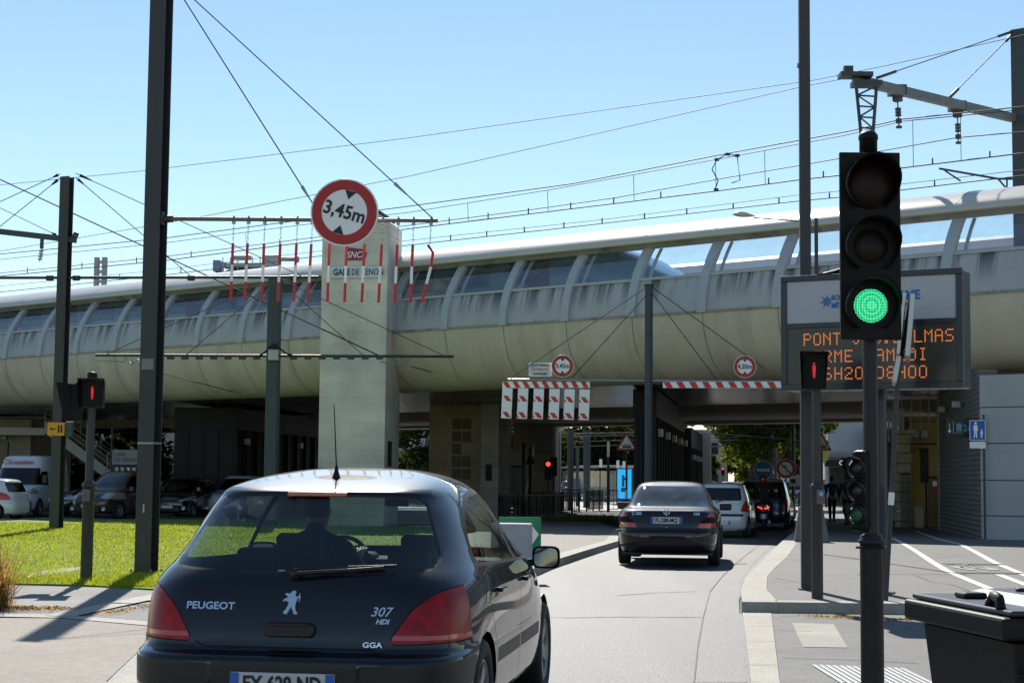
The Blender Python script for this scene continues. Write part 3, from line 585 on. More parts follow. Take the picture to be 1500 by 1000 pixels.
# near traffic light
YT = 8.45; tl0 = gp(1277, 1076); txt = at(1275, 600, YT).x
TL = thing('traffic_light', 'near traffic light on a scratched round pole, its bottom lamp lit green', 'traffic light', (txt, YT, 0), 0)
M_tp = mat('scratched_pole', (.028, .026, .027), .48, spec=.3, var=.25, vs=5, bump=.15, bs=30)
def zt(y, x=1275): return at(x, y, YT).z
mb = MB(); mb.tube([(0, 0, 0), (0, 0, zt(197))], .038, 24); mb.build('pole', M_tp, TL)
mb = MB(); zc = zt(790); mb.lathe([(.058, 0), (.058, zc-.02), (.068, zc-.015), (.068, zc-.002), (.056, zc+.004), (.056, zc+.02), (.04, zc+.028)], 28); mb.build('sleeve', M_tp, TL)
mb = MB(); mb.lathe([(.052, zc-.045), (.08, zc-.045), (.08, zc-.033), (.052, zc-.033)], 6); mb.build('collar', M_black, TL)
mb = MB(); z = zt(197); mb.lathe([(.04, z-.10), (.046, z-.10), (.046, z-.03), (.050, z-.028), (.050, z-.008), (.036, z+.012), (0, z+.016)], 24); mb.build('pole_cap', M_black, TL)
hl = at(1232, 360, YT-.12).x-txt; hr = at(1321, 360, YT-.12).x-txt; z0 = at(1277, 497, YT-.12).z; z1 = at(1277, 222, YT-.12).z; hc = (hl+hr)/2
M_house = mat('signal_black', (.005, .005, .005), .5, spec=.22)
mb = MB(); mb.box(hl, hr, -.10, -.075, z0, z1); mb.build('backboard', M_house, TL, .004)
mb = MB(); mb.box(hl+.03, hr-.03, -.075, .0, z0+.02, z1-.02); mb.build('housing', M_house, TL, .02)
def gridlens(name, col, em):
    m = mat(name, col, .25, emit=em); t = m.node_tree; b = t.nodes['Principled BSDF']; tc = t.nodes.new('ShaderNodeTexCoord'); sp = t.nodes.new('ShaderNodeSeparateXYZ'); t.links.new(tc.outputs['Object'], sp.inputs[0])
    outs = []
    for ax in (0, 2):
        a = t.nodes.new('ShaderNodeMath'); a.operation = 'MULTIPLY'; a.inputs[1].default_value = 2*math.pi/.0078; t.links.new(sp.outputs[ax], a.inputs[0])
        s_ = t.nodes.new('ShaderNodeMath'); s_.operation = 'SINE'; t.links.new(a.outputs[0], s_.inputs[0]); r = t.nodes.new('ShaderNodeMapRange'); r.inputs[1].default_value = -.9; r.inputs[2].default_value = .1; t.links.new(s_.outputs[0], r.inputs[0]); outs.append(r)
    mu = t.nodes.new('ShaderNodeMath'); mu.operation = 'MULTIPLY'; t.links.new(outs[0].outputs[0], mu.inputs[0]); t.links.new(outs[1].outputs[0], mu.inputs[1])
    ln = t.nodes.new('ShaderNodeVectorMath'); ln.operation = 'LENGTH'; t.links.new(tc.outputs['Object'], ln.inputs[0])
    w_ = t.nodes.new('ShaderNodeMath'); w_.operation = 'MULTIPLY'; w_.inputs[1].default_value = 300; t.links.new(ln.outputs['Value'], w_.inputs[0]); sn = t.nodes.new('ShaderNodeMath'); sn.operation = 'SINE'; t.links.new(w_.outputs[0], sn.inputs[0])
    rr = t.nodes.new('ShaderNodeMapRange'); rr.inputs[1].default_value = -1; rr.inputs[2].default_value = 1; rr.inputs[3].default_value = .65; rr.inputs[4].default_value = 1.25; t.links.new(sn.outputs[0], rr.inputs[0])
    m2 = t.nodes.new('ShaderNodeMath'); m2.operation = 'MULTIPLY'; t.links.new(mu.outputs[0], m2.inputs[0]); t.links.new(rr.outputs[0], m2.inputs[1]); m3 = t.nodes.new('ShaderNodeMath'); m3.operation = 'MULTIPLY'; m3.inputs[1].default_value = em; t.links.new(m2.outputs[0], m3.inputs[0])
    t.links.new(m3.outputs[0], b.inputs['Emission Strength']); b.inputs['Base Color'].default_value = (.0, .05, .03, 1); b.inputs['Emission Color'].default_value = (*col, 1); return m
def visor(mb, r, L, cx, cz, y, a0=-60, a1=240, n=28, t=.004, M=None, flare=1.06):
    vs = []; fs = []
    for k in range(n+1):
        a = R(a0+(a1-a0)*k/n); cut = L*(.45+.55*max(0, math.sin(a))**.5 if math.sin(a) > 0 else .45)
        for rr, yy in ((r, y), (r*flare, y-cut), (r*flare-t, y-cut), (r-t, y)): vs.append((cx+rr*math.cos(a), yy, cz+rr*math.sin(a)))
    for k in range(n):
        for j in range(4): fs.append((4*k+j, 4*k+4+j, 4*k+4+(j+1) % 4, 4*k+(j+1) % 4))
    mb.add(vs, fs, True, M)
def lens(name, r, m, root, loc, rz=0, bulge=.25):
    mb = MB(); n = 28; M = Matrix.Rotation(R(90), 4, 'X'); mb.lathe([(r, 0), (r*.85, r*bulge*.35), (r*.5, r*bulge*.8), (.001, r*bulge)], n, M); o = mb.build(name, m, root); o.location = loc; o.rotation_euler = (0, 0, rz); return o
M_rl = mat('lens_red_off', (.016, .002, .002), .45, spec=.25); M_al = mat('lens_amber_off', (.013, .007, .004), .45, spec=.25); M_gl = gridlens('lens_green_lit', (.06, .85, .36), 1.5)
for (x, y, r, m, nme) in ((1276, 270, .128, M_rl, 'red_lens'), (1276, 360, .088, M_al, 'amber_lens'), (1276, 447.5, .086, M_gl, 'green_lens')):
    c = at(x, y, YT-.11); lens(nme, r, m, TL, (c.x-txt, -.104, c.z))
    mb = MB(); visor(mb, .134, .17, c.x-txt, c.z, -.10, flare=1.02); mb.build('visor', M_house, TL)
# side repeater with three small lamps
RP = thing('repeater_signal', 'small three lamp repeater strapped low on the near traffic light pole', 'traffic light', (txt-.06, YT-.03, 0), R(-38))
zz = [zt(q, 1258) for q in (685, 718, 752)]
MB().box(-.045, .04, -.02, .05, zz[2]-.09, zz[0]+.09).build('housing', M_house, RP, .025)
for q, m, nme in zip(zz, (M_rl, M_al, mat('lens_green_dim', (.015, .09, .05), .35, emit=.05)), ('red_lens', 'amber_lens', 'green_lens')):
    lens(nme, .036, mat('lens_dark', (.02, .02, .02), .3) if nme != 'green_lens' else m, RP, (-.012, -.024, q)); mb = MB(); visor(mb, .052, .085, -.008, q, -.02, -80, 260); mb.build('visor', M_house, RP)
# pedestrian signals
M_led = mat('led_red', (.7, .012, .02), .4, emit=.5)
def ped_head(root, loc, rz, lit=True, h=.40, w_=.25):
    hd = D.objects.new('signal_head', None); COL.objects.link(hd); hd.parent = root; hd.location = loc; hd.rotation_euler = (0, 0, rz)
    mb = MB(); t = .03; d = .22
    mb.box(-w_/2, w_/2, 0, .14, -h/2, h/2)
    mb.add([(-w_/2-.02, -d, h/2+.02), (w_/2+.05, -d, h/2+.02), (w_/2, 0, h/2), (-w_/2, 0, h/2)], [(0, 1, 2, 3), (3, 2, 1, 0)])
    mb.add([(w_/2+.05, -d, h/2+.02), (w_/2, 0, h/2), (w_/2, 0, -h/2), (w_/2+.01, -.1, -h/2)], [(0, 1, 2, 3), (3, 2, 1, 0)])
    mb.add([(-w_/2-.02, -d, h/2+.02), (-w_/2, 0, h/2), (-w_/2, 0, -h/2), (-w_/2-.01, -.1, -h/2)], [(0, 1, 2, 3), (3, 2, 1, 0)])
    mb.build('hood', M_house, hd)
    if lit:
        mb = MB(); y = -.006
        mb.add([(.018*math.cos(a), y, .125+.02*math.sin(a)) for a in [2*math.pi*k/10 for k in range(10)]], [tuple(range(10))])
        mb.add([(-.03, y, .09), (-.022, y, .1), (.022, y, .1), (.03, y, .09), (.026, y, .0), (.018, y, -.1), (.004, y, -.1), (0, y, -.01), (-.004, y, -.1), (-.018, y, -.1), (-.026, y, .0)], [(0, 10, 9, 8, 7, 6, 5, 4, 3, 2, 1)])
        o = mb.build('red_figure', M_led, hd); o.scale = (.62, 1, .72)
    return hd
q = gp(1197, 877, .0); pw = Vector((at(1197, 800, 19.0).x, 19.0, g(19.0)+.128))
PR = thing('pedestrian_signal', 'pedestrian signal with red figure and call button on the raised pavement', 'traffic light', pw, 0)
zs = lambda y, Y=19.0, x=1196: at(x, y, Y).z-pw.z
MB().tube([(0, 0, 0), (0, 0, zs(520))], .05, 16).build('pole', M_pole, PR)
MB().lathe([(.066, 0), (.066, zs(716)), (.078, zs(715)), (.078, zs(711)), (.05, zs(708))], 20).build('sleeve', M_pole, PR)
ped_head(PR, (-.04, -.09, zs(545)), R(-14)); MB().lathe([(.06, zs(528)), (.06, zs(519)), (.05, zs(516)), (0, zs(515))], 16).build('pole_cap', M_black, PR)
MB().box(-.015, .075, -.10, -.05, zs(738), zs(716)).build('button_box', mat('box_grey', (.12, .12, .13), .5), PR, .01)
o = MB().box(.008, .052, -.106, -.1, zs(726), zs(720)).build('label', mat('pale_blue', (.25, .45, .75), .5), PR)
mb = MB(); mb.lathe([(.02, 0), (.02, .012), (0, .014)], 14, Matrix.Translation((.03, -.10, zs(731))) @ Matrix.Rotation(R(90), 4, 'X')); mb.build('button', M_redb, PR)
pl_ = gp(126, 853)
PLs = thing('pedestrian_signal', 'pedestrian signal with two black heads and red figure at the front edge of the lawn', 'traffic light', pl_, 0)
zs = lambda y: at(128, y, pl_.y).z-pl_.z
MB().tube([(0, 0, 0), (.0, 0, zs(548))], .055, 16).build('pole', M_pole, PLs)
MB().lathe([(.08, 0), (.08, zs(713)), (.095, zs(712)), (.095, zs(708)), (.055, zs(704))], 20).build('sleeve', M_pole, PLs)
MB().box(-.06, .04, -.12, -.06, zs(734), zs(716)).build('button_box', mat('box_grey', (.12, .12, .13), .5), PLs, .01); MB().lathe([(.018, 0), (.018, .012), (0, .014)], 12, Matrix.Translation((-.02, -.12, zs(725))) @ Matrix.Rotation(R(90), 4, 'X')).build('button', M_redb, PLs)
MB().lathe([(.07, zs(556)), (.07, zs(547)), (.055, zs(545)), (0, zs(544))], 16).build('pole_cap', M_black, PLs)
ped_head(PLs, (.03, -.09, zs(577)), R(4), w_=.29, h=.36); ped_head(PLs, (-.26, .0, zs(590)), R(-75), False, h=.50, w_=.2)
mb = MB(); mb.tube([(0, 0, zs(556)), (-.12, 0, zs(557)), (-.22, 0, zs(563)), (-.26, 0, zs(568))], .018, 8); mb.build('bracket', M_black, PLs)

# tall lamp column and leaning sign post
cl = Vector((at(1181.5, 800, 20.5).x, 20.5, g(20.5)+.128))
CT = thing('tall_column', 'tall dark square column rising out of the picture behind the pedestrian signal', 'pole', cl, R(-4))
MB().box(-.068, .068, -.06, .06, 0, 10.5).build('column', M_pole, CT, .01); MB().box(-.1, .1, -.1, .1, 0, .02).build('base_plate', M_pole, CT)
mb = MB(); mb.box(-.078, .078, -.07, .07, 3.45, 3.50); mb.box(-.09, -.07, -.03, .03, 6.5, 6.55); mb.build('strap', M_steel, CT)
lp0 = Vector((at(1297.5, 884, 18.8).x, 18.8, .128)); lp1 = at(1334, 436, 18.6)
SP = thing('sign_post', 'thin leaning post with two silver sign plates seen edge on beside the traffic light', 'sign', lp0, 0)
mb = MB(); mb.tube([lp0, at(1315, 560, 18.7)], .028, 10); mb.tube([at(1315, 560, 18.7), lp1], .022, 8); world_part(mb, 'post', M_pole, SP)
def edgeplate(xa, ya, xb, yb, wpx, name, depth=.75):
    a = at(xa, ya, 18.65); b = at(xb, yb, 18.65); d = (a-b); hgt = d.length; M = Matrix.Translation(b) @ Matrix.Rotation(math.atan2(d.x, d.z), 4, 'Y') @ Matrix.Rotation(R(-13.6), 4, 'Z')
    mb = MB(); th = wpx/130; mb.box(-th/2, th/2, -depth/2, depth/2, 0, hgt, M); world_part(mb, name, mat('sign_edge_silver', (.45, .45, .44), .35, metal=.6), SP, .008)
edgeplate(1337, 436, 1329, 526, 7, 'sign_plate'); edgeplate(1325, 435, 1316, 523, 5, 'sign_plate'); edgeplate(1317, 524, 1310, 562, 7, 'lower_plate', .5)
mb = MB(); 
for y in (445, 515): mb.bar(at(1322, y, 18.6), at(1338, y, 18.6), .03)
world_part(mb, 'brackets', M_steel, SP)
mb = MB(); c = at(1305, 730, 18.7); mb.tube([c-Vector((0, 0, .07)), c+Vector((.01, 0, .07))], .034, 10); world_part(mb, 'white_sticker', M_white, SP)

# electronic message board
vl = at(1144, 572, 20.0); vr = at(1411, 572, 18.95); vdir = (vr-vl); VWd = math.hypot(vdir.x, vdir.y); vz = at(1144, 572, 20.0).z; VH = at(1144, 405, 20.0).z-vz
VM = thing('message_board', 'dark blue electronic message board with orange dot lettering under a white header panel', 'sign', (vl.x, vl.y, vz), math.atan2(vdir.y, vdir.x))
M_navy = mat('navy_paint', (.010, .014, .028), .35, coat=.2)
mb = MB(); mb.box(0, VWd, .03, .42, 0, VH); mb.build('case', M_navy, VM, .03, 3)
fr = .075; zm = VH*.56
mb = MB(); mb.box(0, VWd, 0, .03, 0, fr); mb.box(0, VWd, 0, .03, VH-fr, VH); mb.box(0, fr, 0, .03, fr, VH-fr); mb.box(VWd-fr, VWd, 0, .03, fr, VH-fr); mb.box(fr, VWd-fr, .0, .03, zm-.03, zm+.03); mb.build('bezel', M_navy, VM, .006)
MB().box(fr, VWd-fr, .018, .03, zm+.03, VH-fr).build('header_panel', mat('header_white', (.46, .47, .49), .5, var=.04, vs=1), VM)
MB().box(fr, VWd-fr, .018, .03, fr, zm-.03).build('screen', mat('led_screen', (.035, .033, .03), .22, var=.3, vs=1.2), VM)
M_hb = mat('header_blue', (.01, .16, .42), .5)
zh = (zm+.03+VH-fr)/2; ux = VWd/267
text('lettering', 'BORDEAUX', .085, M_hb, VM, ((1221-1144)*ux, .014, zh+.04), align='LEFT', sx=.8, bold=.003); text('lettering', 'MÉTROPOLE', .085, M_hb, VM, ((1221-1144)*ux, .014, zh-.055), align='LEFT', sx=.8, bold=.003)
text('lettering', 'RME', .15, M_hb, VM, ((1351-1144)*ux, .014, zh+.03), align='RIGHT', sx=.9, bold=.006)
mb = MB()
for k in range(14):
    a = R(k*360/14+8); L = .085 if k % 2 else .05
    if 120 < math.degrees(a) < 250 and k % 2: L = .11
    cx = (1214-1144)*ux; da = .16; mb.add([(cx, .014, zh), (cx+.05*math.cos(a-da), .014, zh+.05*math.sin(a-da)), (cx+L*math.cos(a), .014, zh+L*math.sin(a)), (cx+.05*math.cos(a+da), .014, zh+.05*math.sin(a+da))], [(0, 1, 2, 3)])
mb.build('emblem', M_hb, VM)
F5 = {'P': '1111010001100011111010000100001 0000', 'O': '01110100011000110001100011000101110', 'N': '10001110011010110011100011000110001', 'T': '11111001000010000100001000010000100', 'J': '00111000100001000010000101001001100', 'C': '01110100011000010000100001000101110', '.': '00000000000000000000000000110001100', 'D': '11110100011000110001100011000111110', 'E': '11111100001000011110100001000011111', 'L': '10000100001000010000100001000011111', 'M': '10001110111010110001100011000110001', 'A': '01110100011000111111100011000110001', 'S': '01111100001000001110000010000111110', 'F': '11111100001000011110100001000010000', 'R': '11110100011000111110101001001010001', 'I': '01110001000010000100001000010001110', '6': '01110100001000011110100011000101110', 'H': '10001100011000111111100011000110001', '2': '01110100010000100110010001000011111', '0': '01110100011000110001100011000101110', '1': '00100011000010000100001000010001110', '8': '01110100011000101110100011000101110'}
M_orange = mat('led_orange', (.9, .23, .05), .5, emit=.62)
mb = MB()
for row, (s, yy, x0, pit) in enumerate((('PONT J.C.DELMAS', 494, 1179.5, 14.85), ('FERME SAMEDI', 520, 1179.5, 15.45), (' 16H20 08H00', 545.5, 1179.5, 15.45))):
    zc_ = at(1280, yy, 19.45).z-vz; dz = .0205; dxx = .0205*1.0
    for i, ch in enumerate(s):
        if ch == ' ': continue
        mb = MB(); bits = F5[ch].replace(' ', '').ljust(35, '0'); cx = (x0-1144+i*pit)*ux
        for k, b in enumerate(bits[:35]):
            if b == '1':
                x = cx+(k % 5)*dxx*.95; z = zc_+(3-k//5)*dz*1.05; h = .0068
                mb.add([(x-h, .015, z-h), (x+h, .015, z-h), (x+h, .015, z+h), (x-h, .015, z+h)], [(0, 1, 2, 3)])
        mb.build('dot_character', M_orange, VM)
MB().box(VWd*.47, VWd*.47+.12, .42, .52, -vz+.13, VH*.8).build('post', M_navy, VM, .01)
MB().box(VWd*.44, VWd*.44+.25, .35, .6, -vz+.12, -vz+.15).build('base_plate', M_navy, VM, .005)
mb = MB(); mb.tube([(.15, .3, VH-.02), (.4, .3, VH+.02), (.6, .3, VH+.06), (.75, .3, VH+.10)], .03, 8); mb.build('cable_duct', M_black, VM)

# street lamp behind the board
YL = 31; lb = Vector((at(1197, 600, YL).x, YL, g(YL)+.128))
SL = thing('street_lamp', 'thin street lamp behind the message board with pale oval head reaching left', 'street lamp', lb, 0)
zl = lambda x, y: at(x, y, YL)-lb
MB().tube([(0, 0, 0), (0, 0, zl(1197, 320).z)], .036, 10).build('post', M_pole, SL)
MB().tube([zl(1198, 327), zl(1150, 322), zl(1104, 319.5)], .018, 8).build('arm', M_steel, SL)
hc_ = zl(1090, 315.5); mb = MB(); vs = []; fs = []
for i in range(13):
    t = i/12; x = -.22+.44*t; r = math.sin(math.pi*min(1, t*1.0)**.7)*.085+.008
    for k in range(12): a = 2*math.pi*k/12; vs.append((x, r*1.3*math.cos(a), r*(.75 if math.sin(a) > 0 else .35)*math.sin(a)))
for i in range(12):
    for k in range(12): fs.append((i*12+k, i*12+(k+1) % 12, (i+1)*12+(k+1) % 12, (i+1)*12+k))
mb.add(vs, fs, True, Matrix.Translation(hc_) @ Matrix.Rotation(R(5), 4, 'Y')); mb.build('lamp_head', mat('lamp_cream', (.55, .5, .42), .4), SL)

# wheelie bin
BY = 5.6; bx = at(1372, 900, BY).x+.27
BN = thing('wheelie_bin', 'large black wheeled rubbish bin with closed lid in the front right corner', 'bin', (bx, BY, 0), R(8))
M_bin = mat('bin_plastic', (.006, .006, .006), .55, spec=.3, var=.3, vs=8, bump=.05, bs=60); M_lid = mat('bin_lid', (.022, .026, .034), .38, var=.2, vs=5)
def zb(y): return at(1400, y, BY).z
zr = zb(902)
mb = MB(); T_ = [(-.02, 0, .0), (1.3, 0, 0)]
vs = []; 
for z, e in ((.12, -.06), (zr-.09, .015)):
    vs += [(-e, -e, z), (1.28+e, -e, z), (1.28+e, .78+e, z), (-e, .78+e, z)]
mb.add(vs, [(0, 1, 5, 4), (1, 2, 6, 5), (2, 3, 7, 6), (3, 0, 4, 7), (3, 2, 1, 0)]); mb.build('tub', M_bin, BN, .02)
mb = MB(); mb.box(-.075, 1.36, -.05, .83, zr-.075, zr); mb.build('rim', M_bin, BN, .012)
for x in (.1, .3, .5, .7, .9, 1.1): MB().box(x, x+.012, -.022, -.012, zr-.2, zr-.085).build('rib', M_bin, BN)
mb = MB(); mb.box(-.045, 1.34, -.045, .82, zr+.003, zr+.022); mb.add([(.10, .03, zr+.022), (1.3, .03, zr+.022), (1.3, .75, zr+.022), (.10, .75, zr+.022), (.17, .12, zr+.05), (1.25, .12, zr+.065), (1.25, .66, zr+.065), (.17, .66, zr+.05)], [(4, 5, 6, 7), (0, 1, 5, 4), (1, 2, 6, 5), (2, 3, 7, 6), (3, 0, 4, 7)]); mb.build('lid', M_lid, BN, .008, 3)
mb = MB(); mb.tube([(-.03, .06, zr+.02), (-.03, .075, zr+.055), (-.01, .16, zr+.06), (-.01, .2, zr+.02)], .018, 8); mb.build('lid_handle', M_bin, BN)
MB().box(.03, .12, .5, .60, zr+.022, zr+.045).build('lid_hinge', M_bin, BN, .010, 3); mb = MB(); mb.lathe([(.17, 0), (.16, .02), (.10, .026), (0, .028)], 28, Matrix.Translation((.62, .36, zr+.056))); mb.build('lid_flap', M_lid, BN)
for y_ in (.2, .34, .48): MB().box(.22, 1.2, y_-.012, y_+.012, zr+.05, zr+.064).build('lid_rib', M_lid, BN, .005)
MB().box(-.02, 1.30, -.035, -.02, zr-.20, zr-.185).build('rim_lip', M_bin, BN, .004)
mb = MB(); mb.tube([(.25, -.07, zr-.05), (.3, -.11, zr-.045), (.9, -.11, zr-.045), (.95, -.07, zr-.05)], .015, 8); mb.build('grab_handle', M_bin, BN)
for x in (.0, 1.2):
    for y in (.1, .65): MB().lathe([(.0, -.02), (.09, -.02), (.1, 0), (.09, .02), (0, .02)], 20, Matrix.Translation((x+.05, y, .1)) @ Matrix.Rotation(R(90), 4, 'Y')).build('wheel', M_rub, BN)

# ------------------------------------------------------------ railway masts and wires over the viaduct
def atv(x, y, v):
    r = ray(x, y); n = Vector((.638, .769, 0)); k = ((BO.x*.638+BO.y*.769)+v)/(r.x*.638+r.y*.769); return Vector((r.x*k, r.y*k, EYE+r.z*k))
mt = atv(1494, 44, 11); RM = thing('railway_mast', 'tall steel railway mast at the right edge above the viaduct with a long girder arm', 'mast', (mt.x, mt.y, 5.9), BR)
hpole(RM, .5, .36, mt.z-5.9, M_pole2, 'post')
ga, gb = atv(1484, 173, 10.8), atv(1253, 117, .6)
mb = MB(); mb.bar(ga, gb, .22, .26); world_part(mb, 'girder', mat('girder_grey', (.14, .15, .15), .5, var=.2), RM, .01)
mb = MB(); mb.cbox(gb+Vector((0, 0, .12)), (.9, .5, .12)); mb.cbox(gb+Vector((-.2, 0, .25)), (.25, .2, .25)); mb.cbox(gb+Vector((.3, .0, -.12)), (.8, .5, .14)); world_part(mb, 'end_bracket', M_pole2, RM)
for (tx, ty, bx_, by_) in ((1314, 132, 1317, 188), (1402, 155, 1404, 211)):
    v_ = 10.8-(1484-tx)/231*10.2; a = atv(tx, ty, v_); b_ = atv(bx_, by_, v_); mb = MB(); mb.cbox(a+Vector((0, 0, -.02)), (.5, .35, .3)); mb.bar(a, a.lerp(b_, .3), .22, .22); mb.tube([a, b_], .02, 6)
    for k in (.5, .58, .66, .78, .84, .97): c = a.lerp(b_, k); mb.tube([c-Vector((0, 0, .03)), c+Vector((0, 0, .03))], .09, 8)
    world_part(mb, 'insulator_hanger', M_pole2, RM)
mb = MB(); lt = [atv(x, y, 1.2) for x, y in ((1254, 124), (1284, 126))]; lb_ = [atv(x, y, 1.2) for x, y in ((1265, 235), (1276, 235))]
for a, b_ in zip(lt, lb_): mb.bar(a, b_, .07)
for k in range(7):
    t0, t1 = k/7, (k+1)/7; a, b_ = lt[0].lerp(lb_[0], t0), lt[1].lerp(lb_[1], t0); c, d = lt[0].lerp(lb_[0], t1), lt[1].lerp(lb_[1], t1)
    mb.bar(a, b_, .045); mb.bar(a, d, .04) if k % 2 else mb.bar(b_, c, .04)
mb.bar(lb_[0], atv(1270, 330, 1.2), .08); world_part(mb, 'lattice_drop', M_pole2, RM)
for a, b_ in (((1484, 46, 11), (1285, 114, 2)), ((1484, 50, 11), (1392, 142, 6.7))):
    p, q = atv(*a), atv(*b_); mb = MB(); mb.tube([p, q], .018, 5); mb.tube([p.lerp(q, .02), p.lerp(q, .12)], .05, 6); mb.tube([p.lerp(q, .88), q], .05, 6); world_part(mb, 'stay_rod', M_pole2, RM)
mb = MB(); a = [atv(*q) for q in ((1484, 262, 9), (1462, 262, 9), (1376, 247, 9), (1407, 265, 9), (1384, 250, 9), (1475, 277, 9), (1462, 262, 9))]
mb.tube(a[0:3], .04, 6); mb.tube([a[4], a[3]], .03, 6); mb.tube([a[6], a[5]], .03, 6); mb.tube([atv(1475, 263, 9), a[5]], .03, 6); world_part(mb, 'registration_arm', M_pole2, RM)
m2 = atv(148, 377, 6); TP = thing('railway_mast', 'twin channel railway mast with open slots rising behind the left part of the canopy', 'mast', (m2.x, m2.y, 5.9), BR+R(30))
mb = MB(); mb.box(-.28, -.1, -.12, .12, 0, m2.z-5.9); mb.box(.1, .28, -.12, .12, 0, m2.z-5.9)
for k in range(12): mb.box(-.1, .1, -.1, .1, .3+k*.45, .42+k*.45)
mb.build('post', mat('mast_pale', (.30, .30, .30), .6), TP)
wires = [
 ([(-60, 277), (213, 250), (600, 202), (1190, 118), (1300, 96), (1560, 38)], 8, .014, 'uppermost thin wire crossing the whole sky above the viaduct'),
 ([(-60, 378), (213, 332), (303, 316), (600, 258), (900, 190), (1175, 127), (1255, 112)], 6, .014, 'thin wire running up to the end of the girder arm'),
 ([(-60, 378), (240, 349), (430, 324), (600, 302), (840, 269), (1064, 225), (1240, 193), (1320, 175), (1560, 150)], 4, .020, 'upper feeder wire over the near track'),
 ([(-60, 386), (240, 356), (430, 331), (600, 311), (800, 279), (928, 256), (1080, 228), (1240, 198), (1320, 178), (1560, 155)], 4, .014, 'thin carrier wire just below the upper feeder'),
 ([(-60, 406), (240, 376), (600, 330), (772, 308), (900, 290), (1060, 261), (1174, 242), (1400, 202), (1560, 188)], 8, .018, 'feeder wire over the far track'),
 ([(-60, 410), (240, 382), (600, 335), (836, 306), (1048, 280), (1174, 263), (1240, 256), (1560, 217)], 4, .022, 'contact wire over the near track'),
 ([(-60, 425), (240, 395), (600, 352), (880, 322), (1174, 285), (1240, 279), (1560, 242)], 9, .012, 'thin lower carrier wire close above the canopy'),
 ([(-60, 434), (240, 403), (600, 359), (824, 334), (1174, 294), (1240, 288), (1560, 250)], 9, .020, 'lowest contact wire close above the canopy')]
WP = []
for pts, v, r, lab in wires:
    p3 = [atv(x, y, v) for x, y in pts]; WP.append(p3); o = MB().tube(p3, r, 5).build('overhead_wire', M_wire); tag(o, lab, 'wire', 'railway wires above the viaduct')
def on(w_, t):
    n = len(w_)-1; i = min(int(t*n), n-1); return w_[i].lerp(w_[i+1], t*n-i)
def ywire(pts, x):
    for (x0, y0), (x1, y1) in zip(pts, pts[1:]):
        if x0 <= x <= x1: return y0+(y1-y0)*(x-x0)/(x1-x0)
for x in (685, 802, 928, 1048, 1120, 240, 360, 480, 1337, 1407): 
    mb = MB(); mb.tube([atv(x, ywire(wires[3][0], x), 4), atv(x+1, ywire(wires[5][0], x), 4)], .010, 4); tag(mb.build('wire_dropper', M_wire), 'thin vertical dropper between the near track wires', 'wire', 'droppers of the near track wires')
for x in (40, 120, 200, 280, 340, 410, 658, 715, 774, 836, 899, 968, 1126, 1206, 1366, 1450): 
    y = ywire(wires[5][0], x); mb = MB(); mb.tube([atv(x, y-9, 4), atv(x, y, 4)], .022, 4); tag(mb.build('wire_clamp', M_wire), 'short dropper standing on the near contact wire', 'wire clamp', 'short clamps on the near contact wire')
for x in (90, 175, 265, 330, 660, 713, 768, 826, 882, 944, 1006, 1074, 1141, 1215, 1369): 
    y = ywire(wires[7][0], x); mb = MB(); mb.tube([atv(x, y-8, 9), atv(x, y, 9)], .024, 4); tag(mb.build('wire_clamp', M_wire), 'short dropper standing on the lowest contact wire', 'wire clamp', 'short clamps on the lowest contact wire')
mb = MB(); mb.tube([atv(x, y, 4) for x, y in ((1047, 279), (1052, 265), (1043, 248), (1050, 234), (1066, 225), (1080, 229), (1084, 264), (1072, 268))], .02, 5)
for x, y in ((1049, 278), (1050, 234), (1066, 226), (1080, 228)): c = atv(x, y, 4); mb.cbox(c, (.14, .1, .08))
tag(mb.build('wire_jumper', M_wire), 'curly jumper cable linking the near track wires', 'wire')
# tram contact wires running on under the viaduct
for (a, b_, lab) in ((((603, 537), 53.5), ((1000, 640), 110), 'tram contact wire running under the viaduct beside the stone piers'), (((206, 538), 53.5), ((380, 584), 66), 'tram contact wire running under the left part of the viaduct')):
    tag(MB().tube([at(*a[0], a[1]), at(*b_[0], b_[1])], .018, 5).build('tram_wire', M_wire), lab, 'wire')
# name board and railway logo on the tower
nb = thing('station_name_board', 'white name board GARE DE CENON high on the stone tower', 'sign', at(485, 407, 55.35), STREET)
MB().box(0, 1.68, 0, .05, 0, .38).build('panel', mat('board_white', (.66, .70, .74), .5), nb); 
text('lettering', 'GARE', .30, mat('ink_navy', (.01, .015, .04), .5), nb, (.07, -.006, .18), align='LEFT', bold=.009, sx=.78); text('lettering', 'DE CENON', .30, MT['ink_navy'], nb, (.70, -.006, .18), align='LEFT', sx=.72, bold=.003)
lg = thing('railway_logo_sign', 'magenta SNCF logo plate above the name board on the tower', 'sign', at(507, 381, 55.3), STREET)
MB().prism([(0, 0), (.62, 0), (.70, .24), (.60, .36), (.05, .43), (0, .35)], 0, .06).build('plate', mat('magenta', (.28, .012, .09), .45), lg)
text('lettering', 'SNCF', .31, M_white, lg, (.33, -.006, .17), shear=.25, sx=.85, bold=.004)
